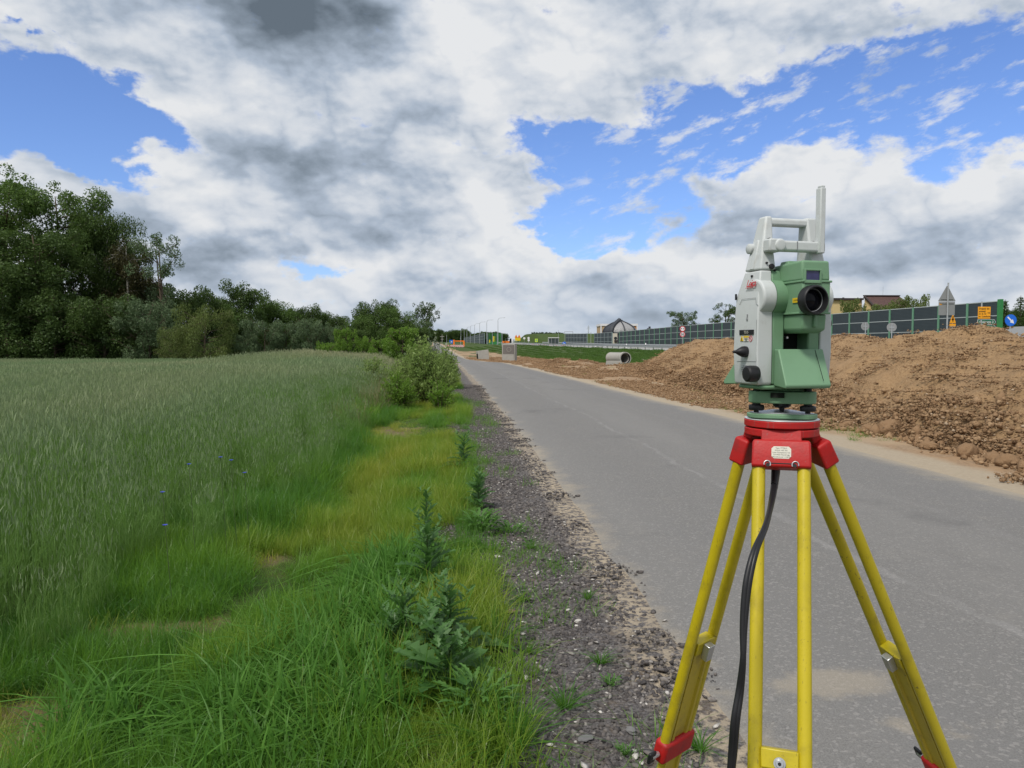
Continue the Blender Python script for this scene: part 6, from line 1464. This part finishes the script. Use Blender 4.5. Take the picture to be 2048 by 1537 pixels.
# ---- buildings behind the barrier
M_ochre = paint('ochre_render', (.58, .45, .23), .85, .2, var=.05, scale=.6); M_ochre2 = paint('tan_render', (.46, .33, .20), .85, .2, var=.05, scale=.4)
M_roof = NT('brown_tiles'); tc = M_roof.n('ShaderNodeTexCoord').outputs['Object']; br_ = M_roof.n('ShaderNodeTexBrick', Vector=tc, Scale=3.0, Color1=(.085, .042, .038, 1), Color2=(.11, .058, .05, 1), Mortar=(.045, .025, .022, 1)); M_roof = M_roof.out(M_roof.n('ShaderNodeBsdfPrincipled', Base_Color=br_.outputs[0], Roughness=.75))
M_trim = paint('dark_roof_trim', (.045, .035, .035), .6, .3); M_domeg = NT('grey_roof_sheets'); tc = M_domeg.n('ShaderNodeTexCoord').outputs['Object']; bq = M_domeg.n('ShaderNodeTexBrick', Vector=tc, Scale=.8, Color1=(.30, .30, .305, 1), Color2=(.36, .355, .355, 1), Mortar=(.15, .15, .16, 1)); M_domeg = M_domeg.out(M_domeg.n('ShaderNodeBsdfPrincipled', Base_Color=bq.outputs[0], Roughness=.6))
M_domed = paint('dark_dome_rib', (.045, .05, .06), .6, .3); M_wood = paint('orange_wood_cladding', (.50, .22, .07), .7, .2, var=.15)
M_win = paint('window_glass', (.03, .035, .04), .15, .5)
# house
Y = 112; kx = Y / F; xc = xat(1662, Y); zb = float(HH(xc + 4, Y)); e = empty('house', (xc, Y, zb), R(4), 'ochre house with chimney and steep brown tiled roof behind the noise barrier', 'house')
zt = zat(600.5, Y) - zb; wl = 61 * kx
m = MB(); m.box(0, wl, 0, 9, -1, zt); m.build('wall', M_ochre, e)
m = MB(); m.box(-.35, wl + .1, -.35, 9.3, zt + .002, zt + .28); m.build('flat_roof', M_trim, e)
m = MB(); m.box(37 * kx, 48 * kx, 2.5, 3.3, zt + .285, zt + 3.0 * kx * 1.6); ch = m.build('chimney', M_ochre, e); m = MB(); m.box(36 * kx, 49 * kx, 2.4, 3.4, zt + 4.85 * kx, zt + 5.6 * kx); m.build('chimney_cap', M_trim, ch); m = MB(); m.box(41 * kx, 43.5 * kx, 2.7, 3.0, zt + 5.62 * kx, zt + 7.6 * kx); m.build('chimney_pot', M_trim, ch)
zr = zat(592.5, Y) - zb; ze = zat(627, Y) - zb
m = MB(); m.add([(60.5 * kx, -.6, zr), (133 * kx, -.6, zr), (160 * kx, -3.2, ze - .5), (71 * kx, -4.4, ze - .5), (60.5 * kx, -.35, zr - .2), (133 * kx, -.35, zr - .2), (160 * kx, -2.95, ze - .7), (71 * kx, -4.15, ze - .7)], [(0, 3, 2, 1), (4, 5, 6, 7), (0, 1, 5, 4), (1, 2, 6, 5), (2, 3, 7, 6), (3, 0, 4, 7)]); rf = m.build('tiled_roof', M_roof, e)
m = MB(); m.box(60.5 * kx, 134 * kx, -.8, -.3, zr - .02, zr + .12); m.build('ridge', M_trim, rf)
m = MB(); m.tube([(60.2 * kx, -.7, zr), (70.6 * kx, -4.5, ze - .5)], .13, 6); m.build('verge_board', M_trim, rf)
m = MB(); m.loft([[(61 * kx + o_, -.45, zr - .25), (71 * kx + o_, -4.1, ze - .75), (71 * kx + o_, -4.1, -1), (61 * kx + o_, -.45, -1)] for o_ in (.15, .45)]); m.build('gable_wall', M_ochre, e)
m = MB(); m.box(73 * kx, 150 * kx, -3.0, 5, -1, ze - 1.2); m.build('wing_wall', M_ochre, e)
m = MB(); m.box(76 * kx, 82 * kx, -3.4, -2.2, zr - 2.05, zr - 1.95); m.build('roof_hatch', M_swhite, rf)
m = MB(); m.box(-.05, -.003, 1.5, 2.6, zt - 3, zt - 1.4); wn = m.build('window', M_win, e)
m = MB(); m.tube([(104 * kx, 0, zr), (104 * kx, 0, zat(573, Y) - zb)], .02, 5); m.build('aerial', M_galv, e)
m = MB(); m.tube([(50 * kx, 3, zt), (50 * kx, 3, zt + 4 * kx), (56 * kx, 3, zt + 5 * kx)], .03, 5); m.build('satellite_mast', M_galv, e)
# domed building
Y = 262; kx = Y / F; x = xat(1239, Y); zb = float(HH(x, Y)) ; e = empty('domed_building', (x, Y, zb), 0, 'building with a large grey domed roof and dark ribs, behind the short barrier section', 'building')
ze, zt = zat(665.5, Y) - zb, zat(641.5, Y) - zb; rb = 34.0 * kx; rg_ = []
NS = 16
def dome_pt(a, s_, off=0.0): 
    rr = (rb + off) * max(.03, 1 - s_ ** 2.2); zz_ = ze + (zt - ze + off) * s_; return (rr * math.cos(a), rr * math.sin(a) * .8, zz_)
for k in range(8):
    a0, a1 = R(k * 45 + 10), R(k * 45 + 55); m = MB(); nn = 8
    vs = [dome_pt(a0 + (a1 - a0) * i / 3, j / nn) for j in range(nn + 1) for i in range(4)]; fs = [(j * 4 + i, j * 4 + i + 1, (j + 1) * 4 + i + 1, (j + 1) * 4 + i) for j in range(nn) for i in range(3)]
    m.add(vs, fs); rs = m.build('roof_segment', M_domeg if k not in (4,) else M_domed, e)
    m = MB(); m.tube([dome_pt(a0, j / nn, .12) for j in range(nn + 1)], .22 if k != 5 else .85, 6); m.build('rib', M_domed, e)
m = MB(); m.lathe([(1.1, zt - .6), (1.0, zt + .15), (.3, zt + .35)], (0, 0, 0), 'z', 16); m.build('crown_cap', M_domed, e)
m = MB(); m.box(.8, 1.7, -rb * .35, -rb * .25, zt - 2.0, zt - 1.2); m.build('roof_window', M_swhite, e)
m = MB(); m.lathe([(rb * 1.0, -1), (rb * 1.0, ze - .6), (rb * 1.06, ze - .55), (rb * 1.06, ze - .02), (rb * .98, ze)], (0, 0, 0), 'z', 8); o = m.build('drum_wall', M_domed, e); o.scale = (1, .8, 1)
Y = 285; kx = Y / F; x = xat(1237.5, Y); zb = float(HH(x, Y)); e = empty('tan_building', (x, Y, zb), 0, 'tan box shaped hall with white edges behind the domed roof', 'building'); hw_ = 36 * kx; zt = zat(648, Y) - zb
m = MB(); m.box(-hw_, hw_ * .55, 0, 14, -1, zt - .8); m.build('wall', M_ochre2, e); m = MB(); m.box(hw_ * .551, hw_, 0, 14, -1, zt - .8); m.build('wood_wall', M_wood, e)
m = MB(); m.box(-hw_ - .25, hw_ + .25, -.3, 14.3, zt - .799, zt); m.build('roof_edge', M_swhite, e)
for s_ in (-1, 1): m = MB(); m.box(s_ * hw_ - .22, s_ * hw_ + .22, -.28, -.003, -1, zt - .8); m.build('corner_trim', M_swhite, e)
Y = 190; kx = Y / F; x = xat(1330, Y); zb = float(HH(x, Y)); e = empty('low_grey_building', (x, Y, zb), 0, 'low building with dark grey pitched roof, right of the domed building', 'building'); zt = zat(656, Y) - zb
m = MB(); m.box(-30 * kx, 30 * kx, 0, 8, -1, zt - 1.2); m.build('wall', M_ochre2, e)
m = MB(); m.loft([[(-31 * kx, -.4, zt - 1.2), (31 * kx, -.4, zt - 1.6), (31 * kx, 8.4, zt - 1.6), (-31 * kx, 8.4, zt - 1.2)], [(-30 * kx, 3.5, zt), (30 * kx, 3.5, zt - .7), (30 * kx, 4.5, zt - .7), (-30 * kx, 4.5, zt)]]); rf = m.build('roof', M_domed, e)
m = MB(); m.box(-30.6 * kx, -28 * kx, 1, 2.2, zt - .8, zt + .35); m.build('chimney', M_domed, rf)
# small grey roof at the right edge, white shed in gap
Y = 62; kx = Y / F; x = xat(2082, Y); zb = float(HH(x, Y)); e = empty('grey_roof_shed', (x, Y, zb), 0, 'shed with light grey sloping roof at the right edge beside the blue sign', 'shed'); zt = zat(652, Y) - zb
m = MB(); m.box(-20 * kx, 22 * kx, 0, 4, -1, zt - 1.0); m.build('wall', M_signback, e); m = MB(); m.loft([[(-26 * kx, -.3, zt - 1.0), (28 * kx, -.3, zt - 1.0), (28 * kx, 4.3, zt - 1.0), (-26 * kx, 4.3, zt - 1.0)], [(-2 * kx, 0, zt), (4 * kx, 0, zt), (4 * kx, 4, zt), (-2 * kx, 4, zt)]]); m.build('roof', M_signback, e)
Y = 236; kx = Y / F; x = xat(1229.5, Y); zb = float(HH(x, Y)); e = empty('white_house', (x, Y, zb), 0, 'pale house wall with a small arch window seen through the narrow barrier gap', 'house')
m = MB(); m.box(-4.6 * kx, 4.8 * kx, 0, 5, -1, zat(667, Y) - zb); m.build('wall', paint('pale_wall', (.55, .50, .42), .8), e); m = MB(); m.lathe([(.5, -.05), (.5, -.002)], (1.2 * kx, 0, zat(677, Y) - zb), 'y', 16); m.build('window', M_win, e)
m = MB(); m.box(-1.5 * kx, 4.5 * kx, -.4, -.1, zat(685, Y) - zb, zat(680.5, Y) - zb); m.build('dark_awning', M_trim, e)
Gt = 'trees behind the noise barrier'
tree(1372, 623, 36, 300, 'open2', 'sparse round tree above the noise barrier behind the speed signs', group=Gt, rz=1)
tree(1449, 606, 36, 260, 'open', 'denser darker tree above the noise barrier just left of the instrument', group=Gt, rz=2)
tree(1700, 601, 26, 100, 'gardenbush', 'loose garden bush in front of the ochre house wall', 'bush', 'bush', 'garden bushes in front of the house', rz=1)
tree(1760, 610, 34, 98, 'gardenbush', 'wide olive bush covering the lower right of the brown roof', 'bush', 'bush', 'garden bushes in front of the house', rz=4)
tree(1820, 594, 36, 101, 'gardenbush', 'taller leafy bush at the right end of the brown roof', 'bush', 'bush', 'garden bushes in front of the house', rz=2)
def spruce(px, top, halfw, Y, label, sd):
    X = xat(px, Y); zb = float(HH(X, Y)); h = zat(top, Y) - zb; r = halfw / F * Y; rg = np.random.default_rng(sd)
    e = empty('spruce_tree', (X, Y, zb), 0, label, 'tree', 'dark spruces at the right edge'); m = MB(); m.tube([(0, 0, -.2), (0, 0, h * .97)], [.14, .02], 7); m.build('trunk', M_bark, e)
    C = []; Rr = []
    n = 26
    for i in range(n):
        s_ = i / n; z = h * (.08 + .88 * s_); rr = r * (1 - s_) ** .85 + .1; kk = max(3, int(9 * (1 - s_)))
        for j in range(kk):
            a = j * 6.283 / kk + i * .7 + rg.normal() * .2
            for q in (.35, .68, 1.0): C.append((math.cos(a) * rr * q, math.sin(a) * rr * q, z - .28 * rr * q + rg.normal() * .05)); Rr.append(.10 + .14 * (1 - s_) * (1.2 - q * .5))
    V, Fc = leaves_at(np.array(C), np.array(Rr) * 1.4, 9000, .10, rg, 0, .5, .25); link_mesh('crown', np_mesh('crown', V, Fc), ML['dark'], e)
spruce(2006, 596, 19, 72, 'slim spruce directly behind the thick green end post of the barrier', 1)
spruce(2037, 588, 30, 78, 'larger spruce behind the blue round arrow sign', 2)
spruce(2072, 592, 28, 80, 'spruce cut off by the right edge of the photo', 3)
xs = []; hs = []
for px in np.arange(2000, 2200, 9): Y = 84 + rng.random() * 6; xs.append((xat(px, Y), Y)); hs.append(3.6 + rng.random() * 1.6)
mass('hedge_mass', xs, hs, ['row2', 'round'])
# ================================================================ small plants near the camera and roadside shrub
M_thist = leafy('thistle_leaf', (.040, .115, .024), (.105, .225, .055), .35, .5, gloss=.04)
M_stem = paint('plant_stem', (.06, .10, .03), .7, .3)
M_weed = leafy('weed_leaf', (.05, .14, .02), (.12, .26, .045), .35, .5, gloss=.04)
def strip_leaf(m, o, az_, ln, wd, up, sag, n=10, spiky=True, tw=0.0):
    """one toothed leaf as a folded strip with thickness-free lamina"""
    d = Vector((math.cos(az_), math.sin(az_), 0)); s = Vector((-math.sin(az_), math.cos(az_), 0)); vs = []; 
    for i in range(n + 1):
        t_ = i / n; c = o + d * ln * t_ * math.cos(up * .6) + Vector((0, 0, ln * (math.sin(up) * t_ - sag * t_ * t_)))
        w_ = wd * math.sin(math.pi * min(.97, .08 + t_ * .9)) ** .7 * ((1.0 if i % 2 else .42) if spiky else 1.0)
        lift = Vector((0, 0, .35 * w_)); vs += [c - s * w_ + lift, c, c + s * w_ + lift]
    fs = []
    for i in range(n): b = i * 3; fs += [(b, b + 1, b + 4, b + 3), (b + 1, b + 2, b + 5, b + 4)]
    m.add(vs, fs)
def thistle(px, py, top, Y, label, sd, scale_w=1.0, name='thistle', grp='thistles in the verge'):
    p = at(px, py, Y); g0 = float(HH(p.x, Y)); h = zat(top, Y) - g0; rg = random.Random(sd)
    e = empty(name, (p.x, Y, g0), rg.random() * 6, label, 'thistle', grp)
    lx, ly = rg.uniform(-.05, .05), rg.uniform(-.05, .05)
    m = MB(); m.tube([(0, 0, -.02), (lx * .5, ly * .5, h * .5), (lx, ly, h * .96)], [.006, .005, .003], 7); m.build('stem', M_stem, e, smooth=True)
    ml = MB(); n = int(26 + 30 * h)
    for i in range(n):
        t_ = i / n; z = h * (.04 + .93 * t_); ln = (.15 * (1 - t_) ** .8 + .05) * scale_w * (.55 + .75 * rg.random()) * (1 + .5 * (t_ < .15)); az_ = i * 2.4 + rg.uniform(-.8, .8)
        strip_leaf(ml, Vector((lx * t_, ly * t_, z)), az_, ln, ln * .25, .25 + .9 * t_ + rg.uniform(-.2, .3), .35 * (1 - t_) + .1, 12)
    # short side shoots carry small leaves
    for k in range(5):
        t_ = .45 + .1 * k; az_ = k * 2.2 + rg.random(); b = Vector((lx * t_, ly * t_, h * t_)); tip = b + Vector((math.cos(az_), math.sin(az_), 1.3)) * .10 * scale_w
        for j in range(7): q = b.lerp(tip, .3 + .1 * j); strip_leaf(ml, q, j * 2.4 + k, .05 * scale_w, .012 * scale_w, .8, .1, 8)
    ml.build('foliage', M_thist, e, fix=False); return e
thistle(851, 1110, 978, 5.35, 'upright thistle in the yellowish verge, middle distance', 1, .8)
thistle(853, 1180, 1040, 4.75, 'lower bushy thistle just in front of the upright middle thistle', 2, 1.15)
thistle(956, 1028, 948, 7.2, 'dark thistle growing at the edge of the gravel', 3)
thistle(900, 1330, 1168, 3.65, 'tall leafy thistle in the foreground beside the gravel edge', 4, 1.15)
thistle(868, 1340, 1215, 3.62, 'thistle close left of the tall foreground thistle', 5, 1.1)
thistle(808, 1310, 1175, 3.85, 'slender thistle in the grass left of the foreground thistles', 6, .95)
thistle(790, 1330, 1232, 3.75, 'short thistle at the foot of the slender thistle', 7, .9)
thistle(880, 1395, 1290, 3.25, 'broad low thistle with wide toothed leaves at the base of the foreground group', 8, 1.5)
thistle(925, 930, 868, 9.4, 'lanky dark thistle leaning over the gravel farther up the verge', 9, 1.1)
def weed(px, py, Y, r, label, sd, cat='weed', n=60, mat=None, h=.22, grp='leafy weeds at the gravel edge'):
    p = at(px, py, Y); g0 = float(HH(p.x, Y)); rg = random.Random(sd); m = MB()
    for i in range(n):
        az_ = rg.random() * 6.28; rr = r * math.sqrt(rg.random()) * .6; o = Vector((math.cos(az_) * rr, math.sin(az_) * rr, h * (.1 + .8 * rg.random()) * (1 - .5 * rr / r)))
        strip_leaf(m, o, az_ + rg.uniform(-.8, .8), r * (.4 + .4 * rg.random()), r * .07, .6 + rg.random() * .5, .4, 8)
    for i in range(8):
        az_ = i * .8; m.tube([(0, 0, -.01), (math.cos(az_) * r * .4, math.sin(az_) * r * .4, h * .7)], .003, 5)
    o = m.build('leafy_weed', mat or M_weed, fix=False); o.location = (p.x, Y, g0); tag(o, label, cat, grp); return o
weed(962, 1085, 6.3, .20, 'bright green feathery weed below the dark gravel-edge thistle', 21, n=110, h=.20)
weed(955, 1400, 3.05, .17, 'bright green feathery weed at the gravel edge near the bottom', 22, n=140, h=.26)
weed(1020, 1050, 6.3, .16, 'low green weed growing in the gravel beside the feathery weed', 23, n=50, h=.08)
weed(1220, 1378, 3.45, .06, 'small leafy rosette alone in the gravel', 24, n=40, h=.04)
weed(1250, 1530, 2.85, .05, 'tiny pale rosette at the bottom of the gravel', 25, n=24, h=.04)
def tuft(px, py, r, label, sd, n=60):
    q = ray(px, py); t_ = -EYE / q.z; p = q * t_; V, Fc = blades(n, r * .25, r * .7, r * 1.5, .0035, .007, sd, 5, 1.6, .7, sq=False)
    o = link_mesh('grass_tuft', np_mesh('grass_tuft', V, Fc), M_grass); o.location = (p.x, p.y, float(HH(p.x, p.y)) + .004); tag(o, label, 'grass tuft', 'grass tufts in the gravel')
tuft(1130, 1418, .10, 'largest grass tuft in the gravel, near the bottom', 31, 70)
tuft(1200, 1330, .07, 'grass tuft in the middle of the gravel, left of the tripod leg', 32, 50)
tuft(1062, 1100, .10, 'grass tuft leaning right, high up in the gravel', 33, 60)
tuft(1045, 1205, .07, 'thin grass tuft near the verge side of the gravel', 34, 40)
tuft(1055, 1308, .06, 'small thin grass tuft left of the middle one', 35, 30)
tuft(1400, 1505, .08, 'grass tuft right beside the tripod leg with the red clamp', 36, 60)
tuft(1175, 1200, .07, 'pale grass tuft towards the sandy edge of the road', 37, 34)
tuft(990, 1300, .17, 'big spreading grass clump hanging from the verge onto the gravel', 38, 120)
tuft(1020, 1505, .20, 'long bladed grass clump at the bottom corner of the verge', 39, 150)
# cornflowers
M_corn = paint('cornflower_blue', (.05, .07, .42), .6, .3); 
def cornflower(px, py, Y, label):
    p = at(px, py, Y); g0 = float(HH(p.x, Y)); e = empty('cornflower', (p.x, Y, g0), 0, label, 'cornflower', 'blue cornflowers in the rye'); h = p.z - g0
    m = MB(); m.tube([(0.03, 0.02, 0), (0, 0, h)], .002, 5); m.build('stem', M_stem, e)
    m = MB()
    for k in range(9):
        a = k * .7; d = Vector((math.cos(a), math.sin(a), .45)); s = Vector((-math.sin(a), math.cos(a), 0)); o = Vector((0, 0, h)); m.add([o, o + d * .012 - s * .005, o + d * .019, o + d * .012 + s * .005], [(0, 1, 2, 3)])
    m.build('flower', M_corn, e, fix=False)
for px, py, Y, lb in ((441, 916, 5.6, 'cornflower at the upper left of the small group in the rye edge'), (462, 922, 5.7, 'cornflower right of the uppermost one'), (325, 986, 5.0, 'brightest cornflower, farther left in the rye'), (330, 1052, 4.6, 'lowest cornflower, just above the mown grass'), (489, 947, 5.8, 'rightmost cornflower of the group'), (378, 930, 5.4, 'faint cornflower between the bright one and the upper pair')):
    cornflower(px, py, Y, lb)
# pale rubbish and stones on the gravel
def chip(px, py, s, mat, label, sd, cat='stone', flat=.25):
    q = ray(px, py); p = q * (-EYE / q.z); bm = bmesh.new(); bmesh.ops.create_icosphere(bm, subdivisions=2, radius=1); rg = random.Random(sd)
    for v in bm.verts: v.co = Vector((v.co.x * s * 1.3, v.co.y * s * .8, v.co.z * s * flat)) * rg.uniform(.75, 1.15)
    me = bpy.data.meshes.new('stone'); bm.to_mesh(me); bm.free(); o = link_mesh('stone', me, mat); o.location = (p.x, p.y, float(HH(p.x, p.y)) + s * flat * .6 + .006); o.rotation_euler = (0, 0, rg.random() * 6); tag(o, label, cat, 'larger stones on the gravel shoulder')
M_ps = paint('pale_stone', (.50, .47, .43), .8, .2, scale=40); M_gs = paint('grey_stone', (.17, .165, .165), .85, .2, scale=30); M_bs = paint('brown_stone', (.28, .19, .14), .85, .2, scale=30)
chip(1155, 1246, .020, M_ps, 'curled pale chip in the middle of the gravel', 1, flat=.4); chip(995, 1116, .030, M_ps, 'pale flat sliver near the verge, high up', 2); chip(1020, 1228, .026, M_bs, 'brownish flat stone near the verge', 3, flat=.5)
chip(1172, 1482, .028, M_gs, 'flat light grey slab stone near the bottom', 4); chip(1262, 1468, .022, M_gs, 'grey block stone right of the flat slab stone', 5, flat=.6); chip(1052, 1361, .018, M_ps, 'pale pebble at the left of the gravel', 6, flat=.6); chip(1270, 1520, .014, M_ps, 'white pebble at the bottom of the gravel', 7, flat=.7); chip(1098, 1246, .018, M_gs, 'grey stone left of the curled pale chip', 8, flat=.6)
chip(1005, 1208, .035, M_gs, 'long flat grey stone beside the brownish one', 9); chip(1050, 1325 + 36, .012, M_ps, 'little white pebble near the verge', 10, flat=.8) if False else None
# ---- willow shrub at the roadside and its neighbours: many upright shoots with narrow leaves
def shoots_shrub(px, base_py, top, halfw, Y, label, sd, mat, n=46, leaf=.055, per=120, lean=.75, name='shrub'):
    p = at(px, base_py, Y); g0 = float(HH(p.x, Y)); h = zat(top, Y) - g0; r = halfw / F * Y; rg = np.random.default_rng(sd)
    e = empty(name, (p.x, Y, g0), 0, label, 'shrub', 'shrubs beside the gravel edge'); m = MB(); Vs = []; Fs = []; o = 0
    for i in range(n):
        a = i * 2.4; q = math.sqrt((i + .5) / n); ex = Vector((math.cos(a) * r * q, math.sin(a) * r * q * .8, h * (1.0 - .55 * q ** 2) * (.55 + .55 * rg.random() ** .7)))
        b = Vector((math.cos(a) * .12 * q, math.sin(a) * .12 * q, 0)); mid = b.lerp(ex, .5) + Vector((-math.cos(a) * r * q * .12, 0, h * .06)); pts = [b, mid, ex]
        m.tube(pts, [.012, .008, .003], 5)
        t_ = .12 + .88 * rg.random(per) ** .8; c = np.array([[*(pts[0].lerp(pts[1], tt * 2) if tt < .5 else pts[1].lerp(pts[2], tt * 2 - 1))] for tt in t_])
        c += rg.normal(size=c.shape) * .085 * (1.4 - t_)[:, None] * (h / 1.6)
        d = rg.normal(size=(per, 3)); d[:, 2] = np.abs(d[:, 2]) * .7 + .5; d /= np.linalg.norm(d, axis=1)[:, None]; s = np.cross(d, rg.normal(size=(per, 3))); s /= np.linalg.norm(s, axis=1)[:, None]
        L_ = leaf * (.6 + .8 * rg.random(per))[:, None]; V = np.stack([c, c + d * L_ * .5 + s * L_ * .2, c + d * L_, c + d * L_ * .5 - s * L_ * .2], 1).reshape(-1, 3)
        Vs.append(V); Fs.append(np.arange(per * 4).reshape(per, 4) + o); o += per * 4
    m.build('branches', M_bark, e, fix=False)
    link_mesh('foliage', np_mesh('foliage', np.concatenate(Vs), np.concatenate(Fs)), mat, e); return e
shoots_shrub(850, 812, 684, 72, 20.5, 'grey-green willow shrub overhanging the gravel at the left of the road', 51, ML['shrub'], n=100, per=110, leaf=.085)
shoots_shrub(892, 770, 690, 30, 27, 'loose shrub with pale shoots right behind the willow shrub, touching the road', 52, ML['shrub'], n=54, per=80, leaf=.09)
shoots_shrub(872, 745, 674, 26, 33, 'pale flowering shrub rising behind the roadside shrubs', 53, ML['pale'], n=34, per=80, leaf=.11)
shoots_shrub(812, 790, 708, 40, 22.5, 'lower olive shrub on the field side of the willow shrub', 54, ML['shrub'], n=44, per=110, leaf=.075)
shoots_shrub(880, 826, 760, 34, 18.5, 'small fresh green willow shoots in front of the willow shrub', 55, ML['bright'], n=22, per=60, leaf=.07)
shoots_shrub(796, 830, 748, 46, 19.0, 'low fresh green shrub on the field side, lowest of the roadside shrubs', 56, ML['bright'], n=50, per=90, leaf=.07)
shoots_shrub(745, 800, 712, 44, 25.0, 'pale olive shrub farthest from the road, beside the rye', 57, ML['shrub'], n=50, per=90, leaf=.08)
